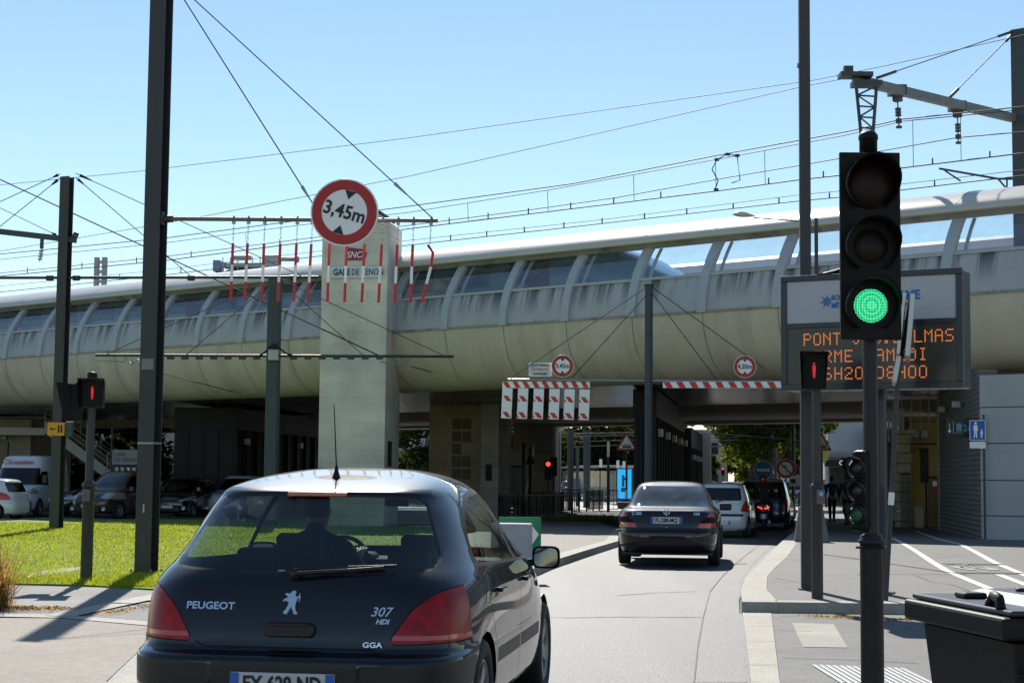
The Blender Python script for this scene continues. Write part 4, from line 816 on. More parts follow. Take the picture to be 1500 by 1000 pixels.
# ------------------------------------------------------------ vehicles
def lerp_rows(rows, n=3):
    """smooth interpolation (monotone cubic) of profile rows (z, w, yr, yf, nr, nf)"""
    k = len(rows[0]); out = []; m = len(rows)
    def slope(j, i):
        if i == 0 or i == m-1: return (rows[min(i+1, m-1)][j]-rows[max(i-1, 0)][j])/(1 if True else 1)
        a = rows[i][j]-rows[i-1][j]; b = rows[i+1][j]-rows[i][j]
        return 0 if a*b <= 0 else 2*a*b/(a+b)
    for i in range(m-1):
        for q in range(n):
            t = q/n; h = [2*t**3-3*t*t+1, t**3-2*t*t+t, -2*t**3+3*t*t, t**3-t*t]
            out.append([h[0]*rows[i][j]+h[1]*slope(j, i)+h[2]*rows[i+1][j]+h[3]*slope(j, i+1) for j in range(k)])
    out.append(list(rows[-1])); return out
def outline(w_, yr, yf, nr, nf, M=40):
    """half outline from rear centre to front centre, resampled evenly, corners kept dense"""
    pts = []; yc = (yr+yf)/2; a = (yf-yr)/2
    for i in range(201):
        t = math.pi*i/200; n = nr if t < math.pi/2 else nf
        sx = math.sin(t); cy = math.cos(t); pts.append((w_*abs(sx)**(2/n), yc-a*(abs(cy)**(2/n))*(1 if cy > 0 else -1)))
    L = [0]
    for p, q in zip(pts, pts[1:]): L.append(L[-1]+math.hypot((q[0]-p[0])*1.6, q[1]-p[1]))
    out = []; j = 0
    for i in range(M+1):
        d = L[-1]*i/M
        while j < len(L)-2 and L[j+1] < d: j += 1
        s = (d-L[j])/(L[j+1]-L[j]+1e-9); out.append((pts[j][0]+(pts[j+1][0]-pts[j][0])*s, pts[j][1]+(pts[j+1][1]-pts[j][1])*s))
    return out
def slice_body(rows, n=3, M=44):
    bm = bmesh.new(); rings = []
    for z, w_, yr, yf, nr, nf in lerp_rows(rows, n):
        h = outline(w_, yr, yf, nr, nf, M); ring = h+[(-x, y) for x, y in h[-2:0:-1]]
        rings.append([bm.verts.new((x, y, z)) for x, y in ring])
    for a, b in zip(rings, rings[1:]):
        k = len(a)
        for i in range(k): bm.faces.new((a[i], a[(i+1) % k], b[(i+1) % k], b[i]))
    t = rings[-1]; k = len(t)                       # close the crown
    h = k//2
    for i in range(0, h): 
        q = [t[i], t[i+1], t[(k-i-1) % k], t[(k-i) % k]]; q = list(dict.fromkeys(q))
        if len(q) > 2: 
            try: bm.faces.new(q)
            except ValueError: pass
    for f in bm.faces: f.smooth = True; f.material_index = 0
    bmesh.ops.recalc_face_normals(bm, faces=bm.faces); return bm
def carve(bm, poly, axis, cond, idx, only=None):
    """cut polygon outline into the shell and give the inside material idx. axis 'x': poly is (y,z); axis 'y': poly is (x,z); axis 'z': (x,y)"""
    A, B = {'x': (1, 2), 'y': (0, 2), 'z': (0, 1)}[axis]; n = len(poly)
    x0 = min(p[0] for p in poly)-.03; x1 = max(p[0] for p in poly)+.03; y0 = min(p[1] for p in poly)-.03; y1 = max(p[1] for p in poly)+.03
    def near(f, p, q):
        fx = [v.co[A] for v in f.verts]; fy = [v.co[B] for v in f.verts]
        return max(fx) >= min(p[0], q[0])-.005 and min(fx) <= max(p[0], q[0])+.005 and max(fy) >= min(p[1], q[1])-.005 and min(fy) <= max(p[1], q[1])+.005
    for i in range(n):
        p, q = poly[i], poly[(i+1) % n]; co = [0, 0, 0]; co[A], co[B] = p; no = [0, 0, 0]; no[A] = q[1]-p[1]; no[B] = -(q[0]-p[0])
        if abs(no[A])+abs(no[B]) < 1e-6: continue
        fs = [f for f in bm.faces if (only is None or f.material_index in only) and cond(f.calc_center_median()) and near(f, p, q)]
        geom = list({e for f in fs for e in f.edges})+list({v for f in fs for v in f.verts})+fs
        if geom: bmesh.ops.bisect_plane(bm, geom=geom, plane_co=co, plane_no=no, dist=1e-4)
    for f in bm.faces:
        c = f.calc_center_median()
        if not cond(c) or (only is not None and f.material_index not in only): continue
        u, v = c[A], c[B]; ins = False
        for i in range(n):
            (ax, ay), (bx_, by_) = poly[i], poly[(i+1) % n]
            if (ay > v) != (by_ > v) and u < (bx_-ax)*(v-ay)/(by_-ay+1e-12)+ax: ins = not ins
        if ins: f.material_index = idx
def grow(poly, d):
    n = len(poly); out = []; a = sum(poly[i][0]*poly[(i+1) % n][1]-poly[(i+1) % n][0]*poly[i][1] for i in range(n)); s = 1 if a > 0 else -1
    for i in range(n):
        p0, p, p1 = Vector(poly[i-1]), Vector(poly[i]), Vector(poly[(i+1) % n]); e0 = (p-p0).normalized(); e1 = (p1-p).normalized()
        n0 = Vector((e0.y, -e0.x))*s; n1 = Vector((e1.y, -e1.x))*s; b = n0+n1
        if b.length < 1e-4: b = n0
        b.normalize(); k = d/max(.4, b.dot(n0)); out.append((p.x+b.x*k, p.y+b.y*k))
    return out
def rounded(poly, r, n=4):
    out = []; m = len(poly)
    for i in range(m):
        p0, p, p1 = Vector(poly[i-1]), Vector(poly[i]), Vector(poly[(i+1) % m]); rr = min(r, (p-p0).length*.45, (p1-p).length*.45)
        a = p+(p0-p).normalized()*rr; b = p+(p1-p).normalized()*rr
        for k in range(n+1): t = k/n; q = a*(1-t)**2+p*2*t*(1-t)+b*t*t; out.append((q.x, q.y))
    return out
def split_parts(bm, names, mats, root, parent_of={}):
    """one object per material region of the carved shell"""
    made = {}
    for idx in (3, 7):
        fs_ = {f for f in bm.faces if f.material_index == idx}; isl = []; todo = set(fs_)
        while todo:
            st = [todo.pop()]; g_ = list(st)
            while st:
                for e in st.pop().edges:
                    for r in e.link_faces:
                        if r in todo: todo.discard(r); st.append(r); g_.append(r)
            isl.append(g_)
        isl.sort(key=lambda q: -sum(f.calc_area() for f in q))
        for g_ in isl[1:]:
            for f in g_: f.material_index = 0
    order = sorted(names, key=lambda k: 0 if k == 0 else 1)
    for idx in order:
        b2 = bm.copy(); bmesh.ops.delete(b2, geom=[f for f in b2.faces if f.material_index != idx], context='FACES')
        if not b2.faces: b2.free(); continue
        seen = set(); groups = []
        if idx in PER_ISLAND:
            for f in b2.faces:
                if f in seen: continue
                st = [f]; seen.add(f); g_ = []
                while st:
                    q = st.pop(); g_.append(q)
                    for e in q.edges:
                        for r in e.link_faces:
                            if r not in seen: seen.add(r); st.append(r)
                groups.append(g_)
        else: groups = [list(b2.faces)]
        for gidx in range(len(groups)):
            vs = {}; vl = []; fl = []
            for f in groups[gidx]:
                t = []
                for v in f.verts:
                    if v not in vs: vs[v] = len(vl); vl.append(v.co[:])
                    t.append(vs[v])
                fl.append(t)
            me = D.meshes.new(names[idx]); me.from_pydata(vl, [], fl); me.polygons.foreach_set('use_smooth', [True]*len(fl)); me.materials.append(mats[idx]); me.update()
            o = D.objects.new(names[idx], me); COL.objects.link(o); o.parent = root; made.setdefault(idx, []).append(o)
        b2.free()
    return made
PER_ISLAND = set()
def paint(name, c, rough=.22, two=(.02, .02, .022), coat=1.0, metal=0, spec=.5):
    m = mat(name, c, rough, metal, coat=coat, two=two, spec=spec); b = m.node_tree.nodes['Principled BSDF']; b.inputs['Coat IOR'].default_value = 1.5; b.inputs['Coat Roughness'].default_value = .04; return m
M_cg = glassmat('car_glass', (.80, .90, .87), .02); M_cgd = glassmat('car_glass_dark', (.10, .12, .12), .03); M_cgr = glassmat('rear_glass_tint', (.52, .62, .62), .02)
M_trim = mat('trim_black', (.010, .010, .011), .45); M_tail = mat('tail_lamp', (.33, .004, .007), .3, spec=.3, coat=.12, var=.5, vs=11); M_tail_l = mat('tail_lamp_bright', (.55, .012, .012), .15, coat=1)
M_chrome = mat('chrome', (.75, .76, .78), .12, metal=1); M_int = mat('interior', (.012, .013, .015), .85); M_alloy = mat('alloy', (.34, .35, .36), .32, metal=.7); M_head = mat('headlamp', (.45, .47, .5), .1, coat=1, metal=.5)
M_platew = mat('plate_white', (.62, .62, .60), .5); M_plateb = mat('plate_blue', (.03, .14, .48), .5)
def wheel(root, x, y, r, wd=.20, side=1, style=5):
    wt = D.objects.new('wheel', None); COL.objects.link(wt); wt.parent = root; wt.location = (x, y, r)
    M = Matrix.Rotation(R(90)*side, 4, 'Y'); ri = r*.66
    MB().lathe([(ri, -wd), (r*.94, -wd), (r*.985, -wd*.9), (r, -wd*.7), (r, -wd*.25), (r*.985, -wd*.08), (r*.93, 0), (r*.80, .004), (ri*1.02, -.006), (ri, -.02)], 36, M).build('tyre', M_rub, wt)
    mb = MB(); mb.lathe([(ri, -.16), (ri, -.014), (ri*.95, -.008), (ri*.93, -.03), (ri*.9, -.07)], 36, M); mb.lathe([(.0, -.018), (.05, -.018), (.065, -.03), (.06, -.06)], 20, M)
    for k in range(style):
        Mk = M @ Matrix.Rotation(2*math.pi*k/style, 4, 'Z'); a, b = .035, .028 if style > 5 else .05
        mb.add([(.05, -a, -.03), (ri*.93, -b, -.018), (ri*.93, b, -.018), (.05, a, -.03), (.05, -a, -.05), (ri*.93, -b, -.04), (ri*.93, b, -.04), (.05, a, -.05)], [(0, 1, 2, 3), (4, 7, 6, 5), (0, 4, 5, 1), (3, 2, 6, 7)], False, Mk)
    mb.build('rim', M_alloy, wt); MB().lathe([(0, -.09), (ri*.92, -.09), (ri*.92, -.1), (0, -.1)], 24, M).build('brake_disc', M_trim, wt)
    return wt
def archpoly(yc, r, zc, n=20): return [(yc+r*math.cos(2*math.pi*k/n), zc+r*math.sin(2*math.pi*k/n)) for k in range(n)]
def plate(root, s, x, y, z, w_=.52, h=.11, rz=0, size=.105, tilt=0):
    p = D.objects.new('number_plate', None); COL.objects.link(p); p.parent = root; p.location = (x, y, z); p.rotation_euler = (tilt, 0, rz)
    MB().box(-w_/2, w_/2, 0, .012, -h/2, h/2).build('plate', M_platew, p, .003)
    MB().box(-w_/2+.001, -w_/2+.045, -.003, 0, -h/2+.002, h/2-.002).build('blue_band', M_plateb, p); MB().box(w_/2-.045, w_/2-.001, -.003, 0, -h/2+.002, h/2-.002).build('blue_band', M_plateb, p)
    if s: text('lettering', s, size, M_ink, p, (0, -.004, 0), sx=.80, bold=.003, ext=.0005)
    return p
def seat(root, x, y, z=.35, h=.62, m=None, rest=True):
    m = m or M_int; mb = MB(); mb.cbox((x, y+.05, z), (.5, .5, .16)); mb.build('seat_cushion', m, root, .05)
    M = Matrix.Translation((x, y-.22, z)) @ Matrix.Rotation(R(12), 4, 'X'); mb = MB(); mb.cbox((0, 0, h/2), (.46, .12, h), M); mb.build('seat_back', m, root, .05, 3)
    if rest:
        mb = MB(); mb.cbox((0, 0, h+.13), (.26, .10, .17), M); mb.tube([M @ Vector((-.06, 0, h-.03)), M @ Vector((-.06, 0, h+.1))], .008, 6); mb.tube([M @ Vector((.06, 0, h-.03)), M @ Vector((.06, 0, h+.1))], .008, 6); mb.build('headrest', m, root, .035, 3)
def undertray(root, w_, y0, y1, arches, z=.22, r=.36):
    mb = MB(); mb.box(-w_+.11, w_-.11, y0+.15, y1-.2, z-.02, z+.02)
    for ya in arches:
        for s in (-1, 1):
            pr = [(ya+(r+.01)*math.cos(math.pi*k/12), .31+(r+.01)*math.sin(math.pi*k/12)) for k in range(13)]
            vs = [(s*x, y, zz) for y, zz in pr for x in (w_-.02, w_-.30)]; mb.add(vs, [(2*i, 2*i+1, 2*i+3, 2*i+2) for i in range(12)])
            mb.add([(s*(w_-.30), y, zz) for y, zz in pr], [tuple(range(13))])
    mb.build('undertray', M_trim, root)
def tubeloop(root, name, pts, r, m): return MB().tube([Vector(p) for p in pts], r, 6).build(name, m, root)

# ---- near black hatchback ------------------------------------------------
HA = R(-8.2)
HB = thing('parked_car' if False else 'hatchback_car', 'near black five door hatchback waiting at the left with its driver inside', 'car', (-1.09, 8.10, 0), HA)
rows = [(.20, .79, .14, 4.06, 7, 4), (.26, .84, .05, 4.16, 7.5, 4), (.34, .86, .015, 4.2, 8, 4), (.46, .872, .0, 4.2, 8, 4), (.555, .874, .0, 4.2, 8, 4), (.585, .874, .018, 4.2, 8, 4),
        (.60, .873, .06, 4.19, 7.8, 4), (.612, .873, .088, 4.18, 7.6, 4), (.70, .873, .105, 4.12, 7.4, 3.6), (.78, .872, .125, 4.02, 7.2, 3.4), (.86, .869, .15, 3.86, 6.8, 3.2), (.92, .858, .175, 3.70, 6.2, 3.1), (.97, .84, .205, 3.46, 5.4, 3.0), (1.02, .812, .25, 3.27, 4.8, 3),
        (1.10, .775, .335, 3.06, 4.4, 3), (1.19, .735, .43, 2.83, 4.3, 3.2), (1.28, .69, .525, 2.60, 4.3, 3.4), (1.345, .65, .59, 2.43, 4.2, 3.6), (1.372, .628, .60, 2.36, 4.2, 3.8), (1.395, .605, .66, 2.29, 4.2, 3.8), (1.425, .565, .82, 2.20, 4, 3.6), (1.455, .50, 1.03, 2.10, 3.6, 3.4), (1.48, .41, 1.25, 2.0, 3.2, 3.2), (1.50, .28, 1.45, 1.9, 3, 3), (1.508, .12, 1.6, 1.8, 2.6, 2.6)]
bm = slice_body(rows, 3, 52)
MATS = {0: paint('black_paint', (.004, .0045, .009), .5, spec=.12), 1: M_rub, 2: M_cg, 3: M_cgr, 4: M_tail, 5: M_trim, 6: mat('gap', (.002, .002, .002), .9), 7: M_cg, 8: M_tail_l, 9: mat('spoiler_black', (.006, .006, .008), .25)}
NAM = {0: 'body', 1: 'window_seal', 2: 'side_window', 3: 'rear_window', 4: 'tail_light', 5: 'bumper_insert', 6: 'panel_gap', 7: 'windscreen', 8: 'reflector_strip', 9: 'roof_spoiler'}
rear = lambda c: c.y < .95; side = lambda c: .62 < c.y < 3.5 and abs(c.x) > .4; front = lambda c: c.y > 2.25
def mirror(p): return [(-x, z) for x, z in p][::-1]
rw = rounded([(-.655, 1.005), (-.3, .982), (.3, .982), (.655, 1.005), (.675, 1.04), (.555, 1.315), (.50, 1.345), (.25, 1.352), (-.25, 1.352), (-.50, 1.345), (-.555, 1.315), (-.675, 1.04)], .04)
carve(bm, [(-.575, 1.348), (-.25, 1.362), (.25, 1.362), (.575, 1.348), (.56, 1.392), (-.56, 1.392)], 'y', rear, 9)
carve(bm, grow(rw, .012), 'y', rear, 1); carve(bm, rw, 'y', rear, 3, {1})
carve(bm, rounded([(-.61, .99), (.61, .99), (.50, 1.375), (-.50, 1.375)], .08), 'y', front, 7)
tail = lambda c: c.y < .46
tp_ = rounded([(.49, .648), (.90, .66), (.90, .915), (.83, .925), (.71, .895), (.60, .81)], .05, 3)
for P_ in (tp_, mirror(tp_)):
    carve(bm, grow(P_, .006), 'y', tail, 6); carve(bm, P_, 'y', tail, 4, {6})
    tz = [(x, z) for x, z in ((.49, .668), (.86, .668), (.86, .69), (.50, .69))]
    if P_ is not tp_: tz = mirror(tz)
    carve(bm, tz, 'y', tail, 8, {4})
# tailgate shut line
sh = [(-.66, .975), (-.57, .83), (-.50, .70), (-.47, .645), (-.42, .622), (.42, .622), (.47, .645), (.50, .70), (.57, .83), (.66, .975)]
for p, q in zip(sh, sh[1:]):
    d = (Vector(q)-Vector(p)).normalized(); n_ = Vector((-d.y, d.x))*.0035; e = d*.002
    if abs(p[0]) > .46 and abs(q[0]) > .46 and max(p[1], q[1]) > .64 and min(p[1], q[1]) < .9: continue
    carve(bm, [(p[0]-n_.x-e.x, p[1]-n_.y-e.y), (q[0]-n_.x+e.x, q[1]-n_.y+e.y), (q[0]+n_.x+e.x, q[1]+n_.y+e.y), (p[0]+n_.x-e.x, p[1]+n_.y-e.y)], 'y', rear, 6, {0})
# bumper inserts
for P_ in ([(.38, .44), (.95, .44), (.95, .575), (.38, .55)], [(-.95, .44), (-.38, .44), (-.38, .55), (-.95, .575)]): carve(bm, rounded(P_, .025, 2), 'y', lambda c: c.y < .55, 5, {0})
carve(bm, rounded([(-.36, .34), (.36, .34), (.36, .57), (-.36, .57)], .02, 2), 'y', lambda c: c.y < .3, 5, {0})
# side glass
w1 = rounded([(.86, 1.045), (.96, 1.18), (1.14, 1.28), (1.42, 1.345), (1.86, 1.365), (1.98, 1.36), (2.02, .985), (1.25, 1.0), (.90, 1.012)], .03)
w2 = rounded([(2.08, 1.355), (2.30, 1.33), (2.52, 1.25), (2.72, 1.14), (2.86, 1.03), (2.88, .962), (2.09, .985)], .03)
w3 = rounded([(2.93, 1.0), (3.10, .957), (2.92, .962)], .01)
big = [(.79, 1.0), (.88, 1.16), (1.04, 1.28), (1.32, 1.36), (1.75, 1.395), (2.15, 1.385), (2.5, 1.29), (2.8, 1.13), (3.0, 1.0), (3.18, .945), (2.0, .968), (1.0, .99)]
carve(bm, big, 'x', side, 1, {0})
for w_ in (w1, w2, w3): carve(bm, w_, 'x', side, 2, {1})
# door gaps and side rubbing strip
dl = lambda c: abs(c.x) > .5
for pts in ([(.90, 1.0), (.93, .80), (1.10, .62), (1.16, .42), (1.22, .28)], [(2.05, .97), (2.07, .6), (2.05, .28)], [(3.12, .95), (3.16, .7), (3.02, .5), (3.0, .28)], [(1.22, .28), (3.0, .28)]):
    for p, q in zip(pts, pts[1:]):
        d = (Vector(q)-Vector(p)).normalized(); n_ = Vector((-d.y, d.x))*.004
        carve(bm, [(p[0]-n_.x, p[1]-n_.y), (q[0]-n_.x, q[1]-n_.y), (q[0]+n_.x, q[1]+n_.y), (p[0]+n_.x, p[1]+n_.y)], 'x', dl, 6, {0})
for a, b in ((1.17, 2.045), (2.075, 2.98)): carve(bm, [(a, .46), (b, .46), (b, .54), (a, .54)], 'x', lambda c: abs(c.x) > .6, 5, {0})
for yc in (.80, 3.41): carve(bm, archpoly(yc, .36, .30), 'x', lambda c: abs(c.x) > .5, 99)
bmesh.ops.delete(bm, geom=[f for f in bm.faces if f.material_index == 99], context='FACES')
for f in bm.faces:
    if f.material_index == 5:
        for v in f.verts: pass
PER_ISLAND = {2, 4, 5, 6, 8}
split_parts(bm, NAM, MATS, HB); bm.free()
for s in (-1, 1):
    for y in (.80, 3.41): wheel(HB, s*.862, y, .312, side=s)
undertray(HB, .86, 0, 4.2, (.8, 3.41))
for s in (-1, 1):
    for y in (1.12, 2.16):
        MB().box(s*.868, s*.905, y, y+.17, .842, .868).build('door_handle', MATS[0], HB, .010, 3)
        MB().box(s*.845, s*.87, y+.02, y+.14, .80, .85).build('handle_recess', M_trim, HB, .01)
    mr = D.objects.new('wing_mirror', None); COL.objects.link(mr); mr.parent = HB; mr.location = (s*.935, 2.80, .955)
    mb = MB(); n = 10; vs = []; fs = []
    for (yy, sc) in ((-.035, .95), (-.025, 1), (.015, .96), (.05, .78), (.075, .45)):
        for k in range(24):
            a = 2*math.pi*k/24; ex = .5; vs.append((s*.0+.090*sc*abs(math.cos(a))**ex*(1 if math.cos(a) > 0 else -1), yy, .072*sc*abs(math.sin(a))**ex*(1 if math.sin(a) > 0 else -1)))
    for i in range(4):
        for k in range(24): fs.append((i*24+k, i*24+(k+1) % 24, (i+1)*24+(k+1) % 24, (i+1)*24+k))
    fs.append(tuple(range(4*24, 5*24))); mb.add(vs, fs, True); mb.build('housing', MATS[0], mr)
    MB().prism([(x*.84, z*.82) for x, z in [(v[0], v[2]) for v in vs[24:48]]], -.037, -.03).build('mirror_glass', mat('mirror', (.22, .25, .26), .05, metal=1), mr)
    MB().box(-.08 if s > 0 else .04, -.04 if s > 0 else .08, -.02, .04, -.07, -.03).build('mirror_foot', M_trim, mr, .01); MB().bar((-s*.04, 0, -.03), (-s*.18, .02, -.045), .045).build('mirror_stalk', M_trim, mr)
ant = MB(); ant.lathe([(.028, 0), (.024, .012), (.012, .05), (.007, .08), (.0, .085)], 14, Matrix.Translation((0, .98, 1.437))); ant.tube([(0, .98, 1.50), (-.0, .90, 1.85)], .0042, 6, r1=.0025); ant.build('antenna', M_black, HB)
MB().box(-.16, .16, .578, .60, 1.352, 1.376).build('brake_light', mat('brake_lamp', (.30, .008, .01), .2, coat=1), HB, .005)
# rear wiper, boot handle, badges
mb = MB(); mb.tube([(.0, .185, .975), (.02, .17, .98), (.30, .20, .998), (.44, .225, 1.01)], .012, 6); mb.tube([(-.02, .205, .998), (.50, .235, 1.02)], .009, 6); mb.lathe([(.03, 0), (.03, .03), (0, .035)], 14, Matrix.Translation((.0, .21, .975)) @ Matrix.Rotation(R(90), 4, 'X')); mb.build('wiper', M_trim, HB)
mb = MB(); mb.prism(rrect(-.13, .13, .675, .745, .03), .080, .115); mb.build('boot_handle', M_trim, HB, .006)
mb = MB(); mb.prism(rrect(-.11, .11, .730, .742, .005), .062, .10); mb.build('handle_lip', MATS[0], HB, .003)
lion = [(-.035, -.06), (-.02, -.062), (-.012, -.045), (.0, -.02), (.012, -.045), (.018, -.062), (.038, -.06), (.036, -.05), (.028, -.045), (.022, -.02), (.024, .0), (.03, .02), (.036, .03), (.040, .02), (.036, .005), (.043, .01), (.047, .03), (.042, .05), (.038, .052), (.041, .035), (.034, .038), (.022, .03), (.018, .045), (.022, .06), (.010, .066), (-.004, .06), (-.012, .048), (-.028, .052), (-.042, .045), (-.028, .038), (-.022, .028), (-.04, .02), (-.05, .008), (-.036, .01), (-.022, .008), (-.014, -.005), (-.02, -.02), (-.03, -.04), (-.042, -.05)]
def yat(z): # tailgate surface depth at centre
    return .10+(z-.71)*.33 if z > .7 else .05
M_m = Matrix.Translation((0, .142, .835)) @ Matrix.Rotation(R(-18), 4, 'X')
o = MB().prism([(x*.93, z*.93) for x, z in lion], -.012, .02, M_m).build('emblem', M_chrome, HB)
text('lettering', 'PEUGEOT', .050, M_chrome, HB, (-.41, .130, .815), (R(74), 0, R(-3)), .004, sx=1.15, bold=.0012)
text('lettering', '307', .064, M_chrome, HB, (.45, .125, .80), (R(74), 0, R(3)), .004, shear=.3, sx=1.05, bold=.0005)
text('lettering', 'HDI', .034, M_chrome, HB, (.46, .115, .755), (R(75), 0, R(3)), .003, shear=.3, sx=1.1, bold=.0012)
text('lettering', 'GGA', .036, M_chrome, HB, (.42, .086, .645), (R(80), 0, R(3)), .003, sx=1.25, bold=.0008)
plate(HB, 'EX-629-ND', 0, -.012, .458, size=.10)
# cabin
for x in (-.37, .37): seat(HB, x, 2.0, .30, .62)
mb = MB(); mb.cbox((0, .98, .62), (1.24, .14, .62)); mb.build('rear_seat_back', M_int, HB, .06, 3)
mb = MB()
for x in (-.42, .42): mb.cbox((x, .95, 1.0), (.24, .10, .14))
mb.build('rear_headrest', M_int, HB, .04, 3)
mb = MB(); mb.box(-.70, .70, 2.75, 3.2, .80, .93); mb.box(-.58, -.18, 2.68, 2.9, .9, .97); mb.build('dashboard', M_int, HB, .04, 3)
MB().lathe([(.170+.016*math.cos(t*math.pi/4), .016*math.sin(t*math.pi/4)) for t in range(9)], 32, Matrix.Translation((-.36, 2.55, .92)) @ Matrix.Rotation(R(62), 4, 'X')).build('steering_wheel', M_int, HB)
MB().box(-.08, .08, 2.55, 2.58, 1.27, 1.33).build('interior_mirror', M_trim, HB, .01)
MB().box(-.46, -.1, .42, .75, .90, .955).build('parcel_box', mat('pale_cloth', (.16, .16, .17), .9), HB, .02)
MB().box(-.66, .66, .30, .92, .86, .89).build('parcel_shelf', M_int, HB, .01)

# ---- generic traffic -------------------------------------------------------
def car(name, label, loc, rz, rows, pnt, wr, axles, windows, rearw=None, frontw=None, lamps=(), tailm=None, glass=None, extras=None, group=None, arch=None, n=2, M=40, gaps=(), w_=.86, regions=(), liner=True):
    global PER_ISLAND
    root = thing(name, label, 'car', loc, rz, group)
    bm = slice_body(rows, n, M); gm = glass or M_cgd; PER_ISLAND = {2, 4, 5, 6}
    mats = {0: pnt, 2: gm, 3: gm, 4: tailm or M_tail, 5: M_head, 6: MT['gap'], 7: gm, 8: M_trim}; nm_ = {0: 'body', 2: 'side_window', 3: 'rear_window', 4: 'tail_light', 5: 'headlight', 6: 'panel_gap', 7: 'windscreen', 8: 'bumper_strip'}
    ym = (axles[0]+axles[1])/2
    if rearw: carve(bm, rounded(rearw, .05, 3), 'y', lambda c: c.y < ym and c.z > .8, 3)
    if frontw: carve(bm, rounded(frontw, .05, 3), 'y', lambda c: c.y > ym, 7)
    for p in windows: carve(bm, rounded(p, .03, 2), 'x', lambda c: abs(c.x) > .35, 2, {0})
    for idx, p, cnd in lamps:
        for q in (p, mirror(p)): carve(bm, q, 'y', cnd, idx, {0, 8})
    for idx, p, ax, cnd in regions: carve(bm, p, ax, cnd, idx, {0})
    for pts in gaps:
        for p, q in zip(pts, pts[1:]):
            d = (Vector(q)-Vector(p)).normalized(); n_ = Vector((-d.y, d.x))*.006
            carve(bm, [(p[0]-n_.x, p[1]-n_.y), (q[0]-n_.x, q[1]-n_.y), (q[0]+n_.x, q[1]+n_.y), (p[0]+n_.x, p[1]+n_.y)], 'x', lambda c: abs(c.x) > .5, 6, {0})
    for yc in axles: carve(bm, archpoly(yc, arch or wr+.055, wr-.01), 'x', lambda c: abs(c.x) > .4, 99)
    bmesh.ops.delete(bm, geom=[f for f in bm.faces if f.material_index == 99], context='FACES')
    split_parts(bm, nm_, mats, root); bm.free()
    for s in (-1, 1):
        for y in axles: wheel(root, s*(w_-.005), y, wr, side=s, wd=.19)
    undertray(root, w_, rows[3][2], rows[3][3], axles, r=wr+.055)
    for x in (-.36, .36): seat(root, x, ym+.05, .32, .62)
    MB().cbox((0, axles[0]+.25, .68), (w_*1.4, .14, .56)).build('rear_seat_back', M_int, root, .05); MB().box(-w_*.8, w_*.8, ym+.95, ym+1.35, .8, .95).build('dashboard', M_int, root, .03)
    if extras: extras(root)
    return root
def mirrors(root, x, y, z, m, s_=(.17, .10, .12), both=True):
    for s in ((-1, 1) if both else (1,)): MB().cbox((s*x, y, z), s_).build('wing_mirror', m, root, .03, 3)
def gy(p): return g(p.y)
# dark saloon ahead
M_navyp = paint('dark_navy_paint', (.008, .006, .012), .5, spec=.15)
sal = [(.20, .76, .22, 4.25, 6, 4), (.27, .81, .04, 4.38, 6.5, 4), (.40, .835, .0, 4.42, 7, 4), (.52, .845, .0, 4.42, 7, 4), (.60, .85, .015, 4.40, 7, 4), (.625, .85, .06, 4.38, 7, 4), (.72, .855, .075, 4.3, 7, 4), (.82, .85, .10, 4.1, 7, 3.8), (.905, .83, .13, 3.8, 6.5, 3.6), (.945, .80, .18, 3.45, 6, 3.4), (.965, .77, .35, 3.2, 6, 3.4), (.98, .755, .62, 3.12, 5.5, 3.4), (1.05, .72, .82, 2.96, 5, 3.5), (1.16, .67, 1.00, 2.74, 5, 3.6), (1.27, .62, 1.19, 2.52, 5, 3.8), (1.345, .575, 1.36, 2.36, 4.6, 3.8), (1.38, .53, 1.48, 2.27, 4, 3.8), (1.405, .44, 1.62, 2.15, 3.6, 3.4), (1.42, .28, 1.75, 2.02, 3, 3), (1.425, .1, 1.85, 1.95, 2.6, 2.6)]
def sal_x(root):
    plate(root, 'FL-288-MQ', 0, .055, .775, size=.098)
    mb = MB(); M = Matrix.Translation((0, .10, .915)) @ Matrix.Rotation(R(75), 4, 'X')
    mb.lathe([(.050+.005*math.cos(t*math.pi/3), .005*math.sin(t*math.pi/3)) for t in range(7)], 24, M)
    for k in range(3): a = R(90+120*k); mb.tube([M @ Vector((0, 0, 0)), M @ Vector((.05*math.cos(a), .05*math.sin(a), 0))], .005, 5)
    mb.build('emblem', M_chrome, root)
    text('lettering', 'C 220', .065, M_chrome, root, (-.50, .098, .885), (R(78), 0, 0), .002, bold=.002); text('lettering', 'CDI', .06, M_chrome, root, (.50, .098, .885), (R(78), 0, 0), .002, bold=.002)
    mirrors(root, .93, 2.75, .97, M_navyp, (.22, .09, .13))
    mb = MB(); mb.box(-.84, .84, -.008, .02, .60, .618); mb.build('bumper_chrome', M_trim, root, .004)
    MB().lathe([(0, 0), (.011, 0), (.011, .01), (0, .012)], 10, Matrix.Translation((0, .075, .66)) @ Matrix.Rotation(R(90), 4, 'X')).build('boot_lock', M_chrome, root)
lt_ = lambda c: c.y < .35 and c.z > .62
